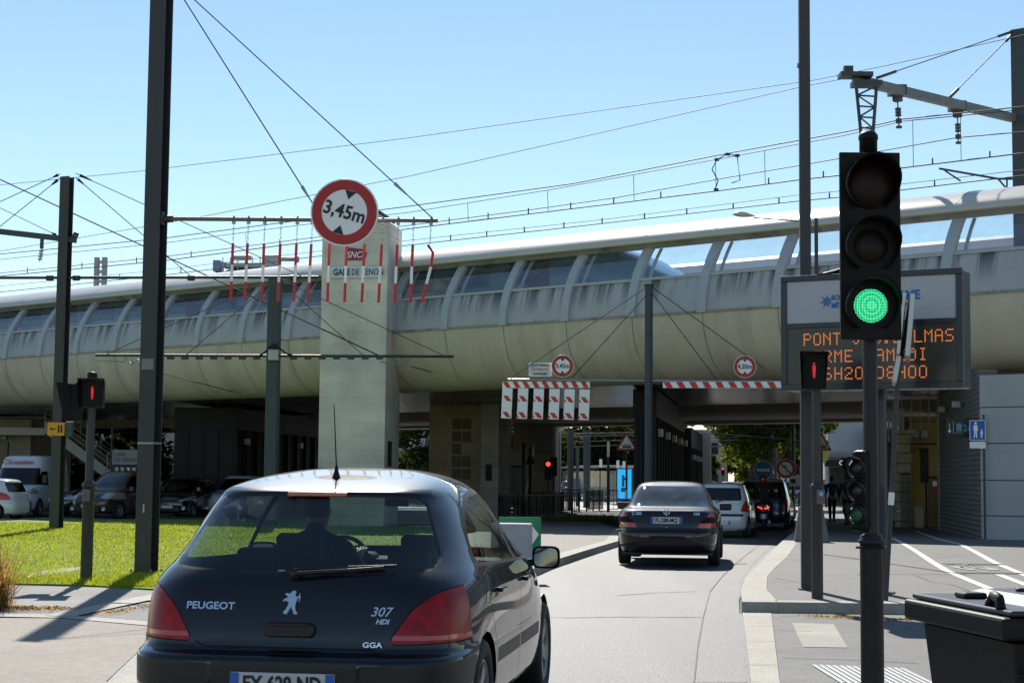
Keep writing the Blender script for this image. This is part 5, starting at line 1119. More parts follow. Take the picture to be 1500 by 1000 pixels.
ms = gp(975, 831); car('saloon_car', 'dark navy saloon with plate FL-288-MQ driving away ahead of the hatchback', Vector((at(976, 700, 27.75).x, 27.75, 0)), R(-8.4), sal, M_navyp, .315, (.98, 3.68),
    [[(1.12, 1.0), (1.30, 1.20), (1.5, 1.31), (1.86, 1.345), (1.88, .985)], [(1.93, .985), (1.93, 1.345), (2.2, 1.33), (2.5, 1.19), (2.82, .985)]],
    [(-.63, 1.0), (.63, 1.0), (.52, 1.345), (-.52, 1.345)], [(-.62, 1.0), (.62, 1.0), (.50, 1.34), (-.50, 1.34)],
    [(4, [(.50, .66), (.88, .66), (.88, .735), (.53, .735)], lt_), (6, [(.53, .735), (.88, .735), (.88, .82), (.66, .84)], lt_), (4, [(.66, .84), (.88, .82), (.88, .885), (.72, .90)], lt_)], M_tail_l, glassmat('saloon_glass', (.34, .42, .40), .06, dirt=.22), sal_x, gaps=([(1.0, .95), (1.3, .3)], [(1.9, .96), (1.9, .3)], [(2.95, .93), (2.9, .3)]), n=3, M=44)
# white hatch ahead of the saloon
M_wp = paint('white_paint', (.62, .64, .68), .25)
hat = [(.20, .74, .14, 3.35, 5, 4), (.28, .79, .04, 3.5, 5.5, 4), (.42, .80, .0, 3.55, 5.5, 4), (.55, .80, .0, 3.55, 5.5, 4), (.63, .80, .02, 3.5, 5.5, 3.8), (.70, .80, .06, 3.42, 5.5, 3.6), (.82, .795, .08, 3.3, 5.2, 3.4), (.93, .775, .10, 3.0, 5, 3.2), (1.02, .745, .13, 2.72, 4.8, 3.2), (1.15, .71, .19, 2.52, 4.6, 3.3), (1.30, .665, .27, 2.27, 4.6, 3.4), (1.41, .62, .33, 2.08, 4.4, 3.5), (1.455, .58, .37, 1.98, 4.2, 3.5), (1.49, .50, .50, 1.9, 3.8, 3.4), (1.52, .38, .8, 1.75, 3.2, 3), (1.535, .15, 1.1, 1.5, 2.8, 2.8)]
def hat_x(root):
    plate(root, 'DV-471-CJ'[:0], .05, -.015, .42, size=.09); mirrors(root, .88, 2.2, 1.0, M_trim, (.18, .1, .13))
    mb = MB(); mb.tube([(-.1, .06, .98), (.05, .08, 1.03), (.28, .12, 1.10)], .014, 6); mb.build('wiper', M_trim, root)
wh = Vector((at(1053, 740, 46).x, 46, 0)); wh.z = gy(wh)
car('small_car', 'small white hatchback with tall red tail light ahead of the dark saloon', wh, R(-13), hat, M_wp, .29, (.62, 2.98),
    [[(.62, 1.05), (.72, 1.28), (.95, 1.38), (1.36, 1.41), (1.38, 1.0)], [(1.43, 1.0), (1.43, 1.41), (1.75, 1.36), (2.2, 1.16), (2.35, .98)]],
    [(-.60, 1.03), (.60, 1.03), (.55, 1.38), (-.55, 1.38)], [(-.6, 1.04), (.6, 1.04), (.5, 1.38), (-.5, 1.38)], [(4, [(.58, .74), (.85, .70), (.85, 1.09), (.72, 1.10), (.63, .9)], lambda c: c.y < .55 and c.z > .6)], M_tail_l, M_cgd, hat_x, regions=[(8, [(-.66, .60), (.66, .60), (.66, .665), (-.66, .665)], 'y', lambda c: c.y < .3)], w_=.80)
# blue people carrier with white roof box light beyond the scooter
M_bp = paint('deep_blue_paint', (.012, .02, .06), .2)
mpv = [(.22, .80, .14, 4.0, 5, 4), (.30, .86, .03, 4.15, 6, 4), (.55, .88, .0, 4.2, 6, 4), (.7, .88, .03, 4.15, 6, 3.8), (.9, .875, .06, 3.9, 6, 3.4), (1.0, .86, .08, 3.5, 5.5, 3.3), (1.15, .83, .12, 3.1, 5, 3.3), (1.4, .77, .2, 2.75, 5, 3.5), (1.6, .70, .28, 2.45, 5, 3.5), (1.68, .64, .34, 2.3, 4.6, 3.5), (1.73, .52, .5, 2.15, 4, 3.3), (1.76, .2, .9, 1.8, 3, 3)]
bl_ = Vector((at(1117, 740, 57).x, 57, 0)); bl_.z = gy(bl_)
car('people_carrier', 'dark blue people carrier with pale roof beyond the motorcyclist', bl_, R(-13), mpv, M_bp, .32, (.75, 3.3), [[(.7, 1.1), (.85, 1.45), (1.2, 1.58), (1.7, 1.6), (1.7, 1.08)], [(1.76, 1.08), (1.76, 1.6), (2.2, 1.5), (2.85, 1.1)]],
    [(-.68, 1.08), (.68, 1.08), (.6, 1.56), (-.6, 1.56)], [(-.66, 1.1), (.66, 1.1), (.55, 1.55), (-.55, 1.55)], [(4, [(.72, .8), (.9, .8), (.9, 1.1), (.76, 1.1)], lambda c: c.y < .5)], M_tail, M_cgd, lambda r: mirrors(r, .95, 2.8, 1.1, M_bp), w_=.88, regions=[(5, [(-.7, 1.62), (.7, 1.62), (.7, 1.8), (-.7, 1.8)], 'y', lambda c: True)])
# cars on the left beyond the lawn ---- face the camera
van1 = [(.22, .80, .14, 4.0, 6, 4), (.30, .86, .03, 4.12, 7, 5), (.42, .88, .0, 4.18, 7, 5), (.62, .885, .0, 4.2, 7, 5), (.78, .885, .02, 4.16, 7, 4.6), (.92, .88, .03, 4.05, 7, 4), (1.02, .865, .05, 3.85, 7, 3.8), (1.09, .85, .06, 3.45, 7, 3.6), (1.13, .84, .07, 3.15, 6.5, 4), (1.30, .80, .09, 2.95, 6, 4), (1.50, .755, .12, 2.68, 6, 4), (1.66, .71, .15, 2.42, 6, 4), (1.73, .66, .2, 2.28, 5, 4), (1.77, .55, .35, 2.15, 4.5, 3.6), (1.80, .3, .7, 1.9, 3, 3), (1.805, .1, 1.1, 1.5, 3, 3)]
M_brown = paint('black_brown_paint', (.035, .026, .022), .3)
def front_kit(w_, z, yf, s, m, badge=True, grille=(.35, .62, .72)):
    def fn(root):
        y = yf+.004; mb = MB()
        for k in range(3): mb.box(-grille[0], grille[0], y-.05, y+.002, grille[1]+k*.04, grille[1]+k*.04+.018)
        mb.build('grille', M_trim, root); MB().box(-.5, .5, y-.12, y-.005, .28, .44).build('air_intake', M_trim, root, .01)
        p = plate(root, s, 0, y+.012, z, rz=R(180), size=.09)
        if badge: mb = MB(); mb.prism([(-.05, 0), (0, .075), (.05, 0), (0, -.075)], 0, .012, Matrix.Translation((0, y-.02, grille[2]+.1)) @ Matrix.Rotation(R(180), 4, 'Z')); mb.build('emblem', M_chrome, root)
        for s_ in (-1, 1):
            MB().lathe([(0, 0), (.06, 0), (.075, .012), (.08, 0)], 16, Matrix.Translation((s_*(w_-.22), yf-.08, .40)) @ Matrix.Rotation(R(-90), 4, 'X')).build('fog_light', M_head, root)
        mirrors(root, w_+.07, 2.72, 1.12, m, (.16, .12, .18))
    return fn
fl_ = lambda c: c.y > 3.0
PK = 'cars standing on the far side of the lawn'
def oncoming(x, Y, head, nudge=0): 
    p = Vector((X2(x, Y), Y, 0)); p.z = g(Y); d = Vector((math.sin(-head), math.cos(-head), 0)); return p
def place_front(fn_name, label, px, Y, ang, L, *a, **k):
    """put the car so that its FRONT bumper centre stands at pixel px, distance Y; ang = heading of its nose, clockwise from +Y"""
    p = Vector((X2(px, Y), Y, g(Y))); d = Vector((math.sin(ang), math.cos(ang), 0)); o = p-d*L
    return car(fn_name, label, Vector((o.x, o.y, g(Y))), -ang, *a, group=PK, **k)
def kit2(root):
    front_kit(.885, .50, 4.2, 'CK-543-TP', M_brown, grille=(.5, .60, .70))(root)
    for s in (-1, 1): MB().tube([(s*.62, .5, 1.80), (s*.63, .6, 1.86), (s*.63, 2.0, 1.86), (s*.6, 2.15, 1.79)], .018, 6).build('roof_rail', M_steel, root)
place_front('leisure_van', 'dark brown tall leisure van with roof rails facing the lawn between the two left poles', 131, 61.0, R(199), 4.2, van1, M_brown, .32, (.75, 3.35),
    [[(.25, 1.15), (.25, 1.62), (.95, 1.66), (1.0, 1.13)], [(1.06, 1.13), (1.06, 1.66), (1.75, 1.66), (1.75, 1.13)], [(1.82, 1.13), (1.82, 1.66), (2.3, 1.6), (2.85, 1.17)]], [(-.66, 1.15), (.66, 1.15), (.6, 1.6), (-.6, 1.6)], [(-.74, 1.16), (.74, 1.16), (.62, 1.66), (-.62, 1.66)],
    [(5, [(.50, .80), (.92, .74), (.92, .98), (.62, 1.0)], fl_)], glass=glassmat('van_glass', (.2, .26, .27), .06), extras=kit2, w_=.885)
def van1v(dz, dl): return [(z*dz, w_, yr, yf*dl, nr, nf) for z, w_, yr, yf, nr, nf in van1]
M_silver = paint('silver_paint', (.42, .45, .50), .4)
place_front('compact_van', 'silver compact van parked in the shade right of the black compact', 330, 65, R(190), 4.0, van1v(.93, .95), M_silver, .31, (.72, 3.2), [[(.25, 1.07), (.25, 1.5), (1.6, 1.54), (1.65, 1.05)], [(1.72, 1.05), (1.72, 1.54), (2.2, 1.48), (2.7, 1.09)]], None, [(-.72, 1.08), (.72, 1.08), (.6, 1.54), (-.6, 1.54)],
    [(5, [(.5, .74), (.92, .69), (.92, .91), (.62, .93)], fl_)], extras=front_kit(.885, .46, 3.99, '', M_silver, grille=(.3, .56, .66)), w_=.885)
M_bkp = paint('black_gloss', (.006, .007, .010), .12)
acl = [(.20, .76, .12, 3.4, 5, 4), (.28, .83, .03, 3.55, 6, 4), (.45, .85, .0, 3.6, 6, 4.2), (.62, .855, .0, 3.6, 6, 4), (.78, .855, .03, 3.5, 6, 3.6), (.90, .85, .06, 3.2, 5.5, 3.4), (1.0, .83, .1, 2.85, 5, 3.3), (1.1, .80, .16, 2.65, 5, 3.3), (1.3, .74, .28, 2.35, 4.6, 3.4), (1.45, .68, .42, 2.1, 4.4, 3.4), (1.53, .58, .62, 1.9, 4, 3.2), (1.575, .38, .9, 1.65, 3.2, 3), (1.585, .1, 1.2, 1.4, 3, 3)]
place_front('compact_car', 'glossy black compact car with bright headlight right of the tallest pole', 248, 63.5, R(191), 3.6, acl, M_bkp, .30, (.6, 3.0), [[(.5, 1.1), (.75, 1.36), (1.3, 1.47), (1.35, 1.06)], [(1.42, 1.06), (1.4, 1.47), (1.9, 1.36), (2.4, 1.06)]], None, [(-.68, 1.06), (.68, 1.06), (.52, 1.45), (-.52, 1.45)],
    [(5, [(.42, .66), (.90, .70), (.90, .90), (.75, .86)], lambda c: c.y > 2.7)], extras=front_kit(.855, .45, 3.59, '', M_bkp, grille=(.35, .60, .70), badge=False), w_=.855, glass=glassmat('van_glass', (.2, .26, .27), .06))
# white small car leaving to the left, seen from its side
h2 = [(z*.97, w_, yr, yf*1.08, nr, nf) for z, w_, yr, yf, nr, nf in hat]
wp_ = gp(42, 762); Yw = 58.5; px_r = X2(28, Yw)
def h2x(root): mirrors(root, .88, 2.35, .97, M_wp); MB().box(.80, .815, .9, 2.9, .52, .58).build('side_strip', M_trim, root, .004); MB().box(-.815, -.80, .9, 2.9, .52, .58).build('side_strip', M_trim, root, .004); MB().box(.80, .83, 1.55, 1.72, .82, .85).build('door_handle', M_wp, root, .005); MB().box(-.83, -.80, 1.55, 1.72, .82, .85).build('door_handle', M_wp, root, .005)
car('small_car', 'small white car cut by the left edge, in front of the white van', (px_r, Yw+.9, g(Yw)), R(76), h2, M_wp, .30, (.68, 3.15),
    [[(.62, 1.04), (.78, 1.26), (1.2, 1.37), (1.52, 1.37), (1.5, .98)], [(1.57, .98), (1.58, 1.37), (1.95, 1.32), (2.5, 1.05), (2.6, .95)]], [(-.60, 1.0), (.60, 1.0), (.55, 1.34), (-.55, 1.34)], None, [(4, [(.58, .74), (.85, .70), (.85, 1.0), (.72, 1.02), (.63, .9)], lambda c: c.y < .55 and c.z > .6)], M_tail_l, glassmat('van_glass', (.2, .26, .27), .06), h2x, w_=.80, gaps=([(1.0, .95), (1.1, .3)], [(2.6, .92), (2.6, .3)]), group=PK)
# white delivery van
dv = [(.25, .90, .1, 4.9, 7, 5), (.35, .97, .02, 5.0, 8, 5), (.6, .99, .0, 5.0, 8, 5), (.85, .99, .0, 4.95, 8, 4.4), (1.02, .99, .0, 4.8, 8, 4), (1.15, .985, .0, 4.5, 8, 3.8), (1.25, .98, .0, 4.2, 8, 4), (1.5, .96, .0, 4.0, 8, 4), (1.8, .93, .02, 3.78, 8, 4.2), (2.0, .90, .03, 3.6, 8, 4.4), (2.2, .86, .04, 3.45, 8, 5), (2.3, .80, .06, 3.35, 8, 5), (2.36, .6, .3, 3.1, 6, 5), (2.38, .2, .8, 2.6, 4, 4)]
def dvx(root):
    MB().box(-.95, .95, 4.9, 5.02, .30, .62).build('front_bumper', M_trim, root, .05, 3); mirrors(root, 1.12, 3.95, 1.45, M_trim, (.18, .14, .34))
    text('lettering', 'Location', .26, mat('logo_red', (.55, .03, .03), .5), root, (-.10, 3.62, 2.10), (R(70), 0, R(180)), .003, bold=.006)
    mb = MB(); M = Matrix.Translation((.52, 3.605, 2.10)) @ Matrix.Rotation(R(-20), 4, 'X') @ Matrix.Rotation(R(90), 4, 'X')
    for rr in (.07, .13): mb.lathe([(rr+.014*math.cos(t*math.pi/3), .008*math.sin(t*math.pi/3)) for t in range(7)], 20, M)
    mb.build('emblem', MT['logo_red'], root)
Yd = 63.5; place_front('delivery_van', 'white high roof delivery van with red Location lettering above its windscreen', 14, Yd, R(182), 5.0, dv, paint('van_white', (.58, .62, .68), .3), .34, (.95, 4.0),
    [[(3.0, 1.2), (3.0, 1.75), (3.45, 1.75), (3.9, 1.25)]], None, [(-.86, 1.22), (.86, 1.22), (.78, 1.88), (-.78, 1.88)], [(5, [(.62, .92), (1.0, .86), (1.0, 1.14), (.84, 1.16)], lambda c: c.y > 4.2)], extras=dvx, w_=.985)
# black car half hidden behind the van
place_front('compact_car', 'black car mostly hidden behind the lawn pole beside the white van', 86, 65, R(240), 3.6, acl, M_bkp, .30, (.6, 3.0), [[(.5, 1.1), (.75, 1.36), (1.3, 1.47), (1.35, 1.06)]], None, [(-.68, 1.06), (.68, 1.06), (.52, 1.45), (-.52, 1.45)], [(5, [(.42, .66), (.90, .70), (.90, .90), (.75, .86)], lambda c: c.y > 2.7)], w_=.855)
# ------------------------------------------------------------ train behind the glazing
tr = thing('passenger_train', 'dark blue passenger train standing behind the glazed bays with its rounded nose to the right', 'train', BO, BR)
M_trb = mat('train_blue', (.17, .33, .52), .25, coat=.5); M_trw = mat('train_window', (.04, .08, .13), .1)
def trsec(s, k, zt_): # one cross-section
    return [(s, 3.75+1.35*k*math.copysign(abs(math.cos(a))**.45, math.cos(a)), 6.9+(zt_-6.9)*(.5+.5*math.copysign(abs(math.sin(a))**.45, math.sin(a)))) for a in [2*math.pi*i/20 for i in range(20)]]
st = [(-40, 1, 9.4), (30.6, 1, 9.4), (31.6, 1, 9.30), (32.7, .98, 9.05), (33.8, .93, 8.65), (34.6, .85, 8.2), (35.3, .72, 7.85), (35.8, .5, 7.6), (36.0, .2, 7.3)]
mb = MB(); vs = []; fs = []
for s, k, z in st: vs += trsec(s, k, z)
for i in range(len(st)-1):
    for j in range(20): fs.append((i*20+j, i*20+(j+1) % 20, (i+1)*20+(j+1) % 20, (i+1)*20+j))
mb.add(vs, fs, True); mb.build('body', M_trb, tr)
for k in range(26):
    s = 29-2.6*k
    if s > -38: MB().box(s, s+1.7, 2.385, 2.42, 7.95, 8.75).build('window', M_trw, tr, .05)
mb = MB(); mb.add([(31.9, 2.7, 9.2), (33.9, 2.75, 8.5), (33.9, 4.8, 8.5), (31.9, 4.8, 9.2)], [(0, 1, 2, 3)]); mb.build('windscreen', M_trw, tr)
for s in (29.8, 12, -6): MB().box(s, s+.9, 2.375, 2.42, 7.0, 9.0).build('door', mat('train_door', (.10, .02, .08), .3), tr, .02)

# ------------------------------------------------------------ piers under the viaduct
def local(name, label, cat, x, Y, z0=None, rz=STREET, group=None):
    p = Vector((X2(x, Y), Y, g(Y) if z0 is None else z0)); return thing(name, label, cat, p, rz, group)
def slat_pier(label, x, Y, W_, L_, H, fins=True, grp=None):
    r = local('clad_pier', label, 'pier', x, Y, group=grp); MB().box(.06, W_-.06, .06, L_-.06, 0, H).build('core', mat('pier_core', (.010, .010, .012), .8), r)
    for k in range(int(L_/1.5)+1): MB().box(W_-.06, W_+.10, k*1.5, k*1.5+.16, 0, H-.9).build('fin', M_dark, r)
    MB().box(-.02, W_+.12, -.02, L_, H-.9, H).build('head_beam', M_dark, r, .02)
    mb = MB()
    for k in range(4): mb.box(.02+k*W_/4, .02+k*W_/4+W_/4-.03, -.01, .06, 0, H-.9)
    mb.build('front_panels', M_dark, r)
    for k in range(int(L_/4)+1): MB().box(W_+.1, W_+.25, 1+k*4, 1.4+k*4, H-1.5, H-1.25).build('wall_light', M_steel, r)
    return r
slat_pier('black clad pier with vertical fins between the tram stop and the road', 928, 53.5, .62, 17.5, 4.55)
slat_pier('second black clad pier further back beside the road', 990, 78, .62, 14, 4.1)
slat_pier('wide black finned pier under the left part of the viaduct', 256, 69, 2.6, 15, 4.45)
r = local('road_pier', 'slim concrete column beside the road behind the second black pier', 'pier', 1029, 84); MB().box(0, .42, 0, .5, 0, 4.1).build('column', mat('beam_concrete', (.3, .28, .25), .8), r, .03)
M_bst = bricked('brown_stone', (.28, .215, .15), (.23, .175, .12), (.15, .12, .09), .62, .38, msz=.009)
M_bst2 = bricked('pier_stone_grey', (.34, .32, .29), (.29, .27, .25), (.1, .1, .09), .8, .42)
for (x, Y, W_, L_, H, m, lab, dk) in ((629, 67, 2.25, 3.0, 4.6, M_bst, 'brown stone pier with dark window slots right of the pale tower', True), (705, 66, .72, 3.2, 4.6, M_bst2, 'narrow grey stone pier with a small plaque beside the station stairs', False)):
    r = local('stone_pier', lab, 'pier', x, Y, group=None); MB().box(0, W_, 0, L_, 0, H).build('shaft', m, r, .01)
    if dk:
        for k in range(7): 
            MB().box(.95, 1.32, -.012, .02, .6+k*.5, 1.02+k*.5).build('dark_stone', mat('stained_stone', (.09, .075, .055), .9), r, .01)
            if k % 3 != 1: MB().box(1.36, 1.72, -.012, .02, .6+k*.5, 1.02+k*.5).build('dark_stone', MT['stained_stone'], r, .01)
    else: MB().box(.2, .45, -.02, 0, 1.55, 2.2).build('plaque', M_dark, r)
def stairs(label, x, Y, w_, n, rise, run, rz, m, rails=True, up=1):
    r = local('stairs', label, 'stairs', x, Y, rz=rz)
    for k in range(n): MB().box(0, w_, k*run, k*run+run+.03, k*rise, k*rise+rise*.85).build('step', m, r, .008)
    mb = MB(); L_, H = n*run, n*rise
    for xx in (-.06, w_): mb.add([(xx, 0, -.05), (xx+.06, 0, -.05), (xx+.06, L_, H-.1), (xx, L_, H-.1), (xx, 0, .28), (xx+.06, 0, .28), (xx+.06, L_, H+.28), (xx, L_, H+.28)], [(0, 1, 5, 4), (1, 2, 6, 5), (2, 3, 7, 6), (3, 0, 4, 7), (4, 5, 6, 7), (0, 3, 2, 1)])
    mb.build('stringer', mat('stringer_pale', (.33, .33, .30), .7), r)
    if rails:
        for xx in (-.03, w_+.03):
            mb = MB()
            for hh in (.55, .78, 1.0): mb.tube([(xx, 0, hh+.1), (xx, L_, H+hh+.1)], .022, 6)
            for k in range(0, n+1, 3): mb.tube([(xx, k*run, k*rise), (xx, k*run, k*rise+1.1)], .025, 6)
            mb.build('handrail', M_steel, r)
    return r
stairs('grey concrete stairs climbing away beside the narrow stone pier', 729, 74, 1.1, 18, .17, .3, R(-6), mat('step_grey', (.33, .34, .35), .7), False)
# left stairs climb from right to left
Ys = 80; r = thing('stairs', 'dark station stairs with pale stringers and steel handrails climbing to the left', 'stairs', (X2(222, Ys), Ys, g(Ys)), R(0))
nst = 15; mb = MB()
for k in range(nst): MB().box(-.34*k-.36, -.34*k, 0, 2.6, .24*k, .24*k+.22).build('step', mat('step_dark', (.05, .05, .052), .8), r)
for yy in (-.1, 2.6):
    mb = MB(); mb.add([(0, yy, 0), (-.34*nst, yy, .24*nst), (-.34*nst, yy, .24*nst+.62), (0, yy, .45), (0, yy+.1, 0), (-.34*nst, yy+.1, .24*nst), (-.34*nst, yy+.1, .24*nst+.62), (0, yy+.1, .45)], [(0, 1, 2, 3), (7, 6, 5, 4), (0, 3, 7, 4), (3, 2, 6, 7), (2, 1, 5, 6), (1, 0, 4, 5)]); mb.build('stringer', mat('stringer_white', (.5, .5, .47), .7), r)
    mb = MB()
    for hh in (.75, 1.0, 1.25): mb.tube([(.1, yy+.05, hh), (-.34*nst, yy+.05, .24*nst+hh), (-.34*nst-3.4, yy+.05, .24*nst+hh)], .03, 6)
    for k in range(0, nst+1, 3): mb.tube([(-.34*k, yy+.05, .24*k+.3), (-.34*k, yy+.05, .24*k+1.25)], .03, 6)
    mb.build('handrail', M_steel, r)
MB().box(-.34*nst-3.4, -.34*nst, -.1, 2.7, .24*nst-.1, .24*nst+.25).build('landing', mat('stringer_white', (.4, .4, .38), .7), r)
MB().box(-.34*nst-3.2, -.34*nst-2.8, .6, 1.0, 0, .24*nst).build('landing_post', M_belly, r)
# beige wall and box on the far left
r = local('service_building', 'beige windowless wall block under the viaduct at the left edge', 'building', -120, 82, rz=R(-4)); MB().box(0, 5.75, 0, 6, 0, 4.3).build('wall', mat('beige_wall', (.30, .26, .20), .85, var=.15), r, .01)
for k in range(4): MB().box(1.3+k*1.1, 1.36+k*1.1, -.02, 0, 0, 3.2).build('wall_joint', M_dark, r)
MB().box(4.1, 4.6, -.25, 0, 3.3, 3.7).build('wall_lamp', M_steel, r, .02)
r = local('station_sign', 'small white and black GARE DE CENON sign on a thin post behind the dark van', 'sign', 190, 74); MB().box(-.75, .75, 0, .05, 2.1, 2.75).build('white_panel', mat('dull_white', (.36, .37, .38), .6), r); MB().box(-.75, .75, -.01, .05, 1.65, 2.09).build('black_panel', M_ink, r); MB().tube([(-.8, .05, 0), (-.8, .05, 3.7)], .06, 8).build('post', M_pole2, r)
MB().tube([(-.8, .05, 2.55), (.7, .05, 2.55)], .03, 6).build('bracket', M_steel, r)
text('lettering', 'GARE\nDE CENON', .24, M_ink, r, (-.66, -.012, 2.42), align='LEFT', sx=.9)
mb = MB()
for k in range(5): mb.box(-.6+k*.27, -.45+k*.27, -.02, -.012, 1.78, 1.96)
mb.build('pictograms', M_white, r)
# right abutment
ca_ = bw(46.8, 0); AB = thing('abutment', 'light grey concrete abutment wall with horizontal joints carrying the right end of the viaduct', 'wall', (ca_.x, ca_.y, -.35), BR)
M_ab = streaked('abutment_concrete', (.40, .41, .41), (.18, .17, .15), scale=(.6, .6, .08), lo=.5, hi=.75, amount=.4, rough=.8)
for k in range(5):
    z0, z1 = (0, .97, 1.87, 2.81, 3.73)[k], (.95, 1.85, 2.79, 3.71, 4.55)[k]; MB().box(0, 17, 0, .6, z0, z1).build('wall_course', M_ab, AB, .012)
MB().box(.01, 17, .02, .58, 0, 4.54).build('joint_backing', M_dark, AB)
sw = thing('side_wall', 'dark ribbed side wall of the underpass running back from the abutment corner', 'wall', (ca_.x-.0, ca_.y, -.35), STREET)
M_sw = ridged('ribbed_wall', (.17, .165, .16), .7, 0, 2.4, .8, 'Z', .05)
MB().box(-.02, .45, .0, 10.3, 0, 4.7).build('wall', M_sw, sw); MB().box(-.05, .5, 10.3, 10.75, 0, 4.5).build('quoin', bricked('quoin_stone', (.42, .38, .30), (.36, .32, .26), (.15, .13, .1), .4, .33, bump=.8), sw)
mb = MB(); mb.cbox((-.22, 3.4, 3.95), (.24, .2, .2)); mb.bar((0, 3.4, 4.05), (-.2, 3.4, 3.98), .05); mb.build('floodlight', M_steel, sw, .02); mb = MB(); mb.cbox((-.18, 7.8, 4.0), (.2, .2, .2)); mb.build('floodlight', M_steel, sw, .02)
ds = thing('direction_sign', 'black panel with white arrow and tram pictograms fixed beside the blue pedestrian sign', 'sign', at(1386, 641, 43.0), R(-10)); MB().box(0, 1.05, 0, .06, 0, .52).build('panel', M_ink, ds, .004)
M_pic = mat('picto_blue', (.10, .28, .42), .5); mb = MB(); mb.box(.08, .09, -.006, 0, .14, .38); mb.add([(.045, -.006, .2), (.125, -.006, .2), (.085, -.006, .12)], [(0, 2, 1)]); mb.box(.18, .186, -.006, 0, .1, .42); mb.build('arrow', M_white, ds)
mb = MB(); mb.prism(rrect(.26, .40, .17, .38, .03), -.006, 0); mb.box(.24, .42, -.006, 0, .12, .14); mb.build('tram_pictogram', M_pic, ds); text('lettering', '2c', .24, M_pic, ds, (.53, -.006, .25), bold=.004)
ps = thing('pedestrian_sign', 'blue square sign with white adult and child at the abutment corner', 'sign', (at(1432, 630, 42.4).x, 42.4, g(42)+.12), R(-6))
zp = at(1432, 630, 42.4).z-ps.location.z
MB().tube([(.16, .04, 0), (.16, .04, zp+.4)], .03, 8).build('post', M_pole2, ps)
MB().prism(rrect(-.20, .20, zp-.26, zp+.26, .04), 0, .02).build('white_plate', M_white, ps); MB().prism(rrect(-.185, .185, zp-.245, zp+.245, .03), -.004, 0).build('blue_face', M_blue, ps)
mb = MB()
for cx, s_ in ((-.05, 1), (.10, .55)):
    b_ = zp-.19; mb.add([(cx+.035*s_*math.cos(a), -.008, b_+.37*s_+.035*s_*math.sin(a)) for a in [k*math.pi/5 for k in range(10)]], [tuple(range(10))])
    mb.add([(cx-.05*s_, -.008, b_+.32*s_), (cx+.05*s_, -.008, b_+.32*s_), (cx+.06*s_, -.008, b_+.18*s_), (cx+.03*s_, -.008, b_+.18*s_), (cx+.04*s_, -.008, b_), (cx+.01*s_, -.008, b_), (cx, -.008, b_+.14*s_), (cx-.02*s_, -.008, b_), (cx-.05*s_, -.008, b_), (cx-.03*s_, -.008, b_+.18*s_), (cx-.06*s_, -.008, b_+.18*s_)], [tuple(range(11))[::-1]])
mb.build('figures', M_white, ps); MB().prism(rrect(-.2, .2, zp-.46, zp-.29, .03), 0, .02).build('lower_plate', M_white, ps)
# yellow building, gate and railing beyond the side wall
YB = 57; yb = local('yellow_building', 'small yellow rendered building with one narrow window behind the underpass wall', 'building', 1331, YB+1, rz=R(-9)); M_yel = mat('yellow_render', (.42, .30, .11), .85, var=.12, vs=1.5)
MB().box(0, 4.6, 0, 4, 0, 3.75).build('wall', M_yel, yb); MB().box(-.1, 4.7, -.12, 4.1, 3.75, 3.95).build('cornice', M_yel, yb, .02)
MB().box(.38, .66, -.02, .03, 1.65, 2.85).build('window', M_ink, yb); MB().box(.30, .74, -.08, 0, 1.52, 1.62).build('window_sill', M_yel, yb); MB().box(.37, .67, -.03, -.02, 2.2, 2.24).build('window_bar', M_pole, yb)
MB().box(.05, 1.4, -.03, 0, 2.95, 3.02).build('conduit', M_pole2, yb)
for x in (.05, .36): MB().box(x+.02, x+.28, -.22, 0, 3.2, 3.45).build('meter_box', M_steel, yb, .01)
mb = MB()
for cx in (.12, .45): mb.tube([(cx+.12*math.cos(a), -.03, 2.85+.12*math.sin(a)) for a in [math.pi+k*math.pi/8 for k in range(9)]], .012, 5)
mb.build('cable_loops', M_black, yb)
qp = local('stone_gatepost', 'rough quoined stone pillar left of the yellow building', 'pillar', 1308, YB, rz=R(-9))
for k in range(10): MB().box(-.02 if k % 2 else .03, .62 if k % 2 else .57, -.02, .6, .33*k, .33*k+.315).build('quoin_block', mat('quoin_block', (.36, .32, .25), .9, var=.25, vs=3, bump=.5, bs=8), qp, .03)
MB().box(-.1, .7, -.1, .7, 3.3, 3.45).build('cap', MT['quoin_block'], qp, .02)
ow = local('old_wall', 'old dark stone retaining wall behind the leaning sign post', 'wall', 1280, YB+1, rz=R(-9)); MB().box(0, .75, 0, 3, 0, 3.4).build('wall', bricked('old_stone', (.15, .14, .12), (.11, .10, .09), (.05, .05, .04), .5, .3, bump=.8), ow)
rl = thing('roof_railing', 'steel railing on top of the stone wall and yellow building', 'railing', (X2(1294, YB+.6), YB+.6, g(YB)+3.45), R(-9)); mb = MB()
for h in (.35, .7, 1.05): mb.tube([(0, 0, h), (2.2, 0, h+.0)], .02, 6); 
for k in range(8): mb.tube([(k*.31, 0, 0), (k*.31, 0, 1.05)], .018, 6)
mb.tube([(1.55, .3, .3), (1.55, .3, 2.2)], .02, 6); mb.build('rails', M_steel, rl)
mb = MB()
for k in range(6): mb.box(.02+k*.12, .1+k*.12, -.03, -.02, -.4, .75)
mb.build('screen_slats', mat('slat_pale', (.4, .42, .42), .6), rl)
gt = local('metal_gate', 'dark metal bar gate with red and white notices in front of the yellow building', 'gate', 1356, YB-.6, rz=R(-9)); mb = MB()
for k in range(12): mb.box(k*.055, k*.055+.022, 0, .02, .05, 1.85)
mb.box(-.02, .68, 0, .03, .05, .1); mb.box(-.02, .68, 0, .03, 1.8, 1.85); mb.box(-.04, 0, -.01, .04, 0, 1.9); mb.build('bars', M_black, gt)
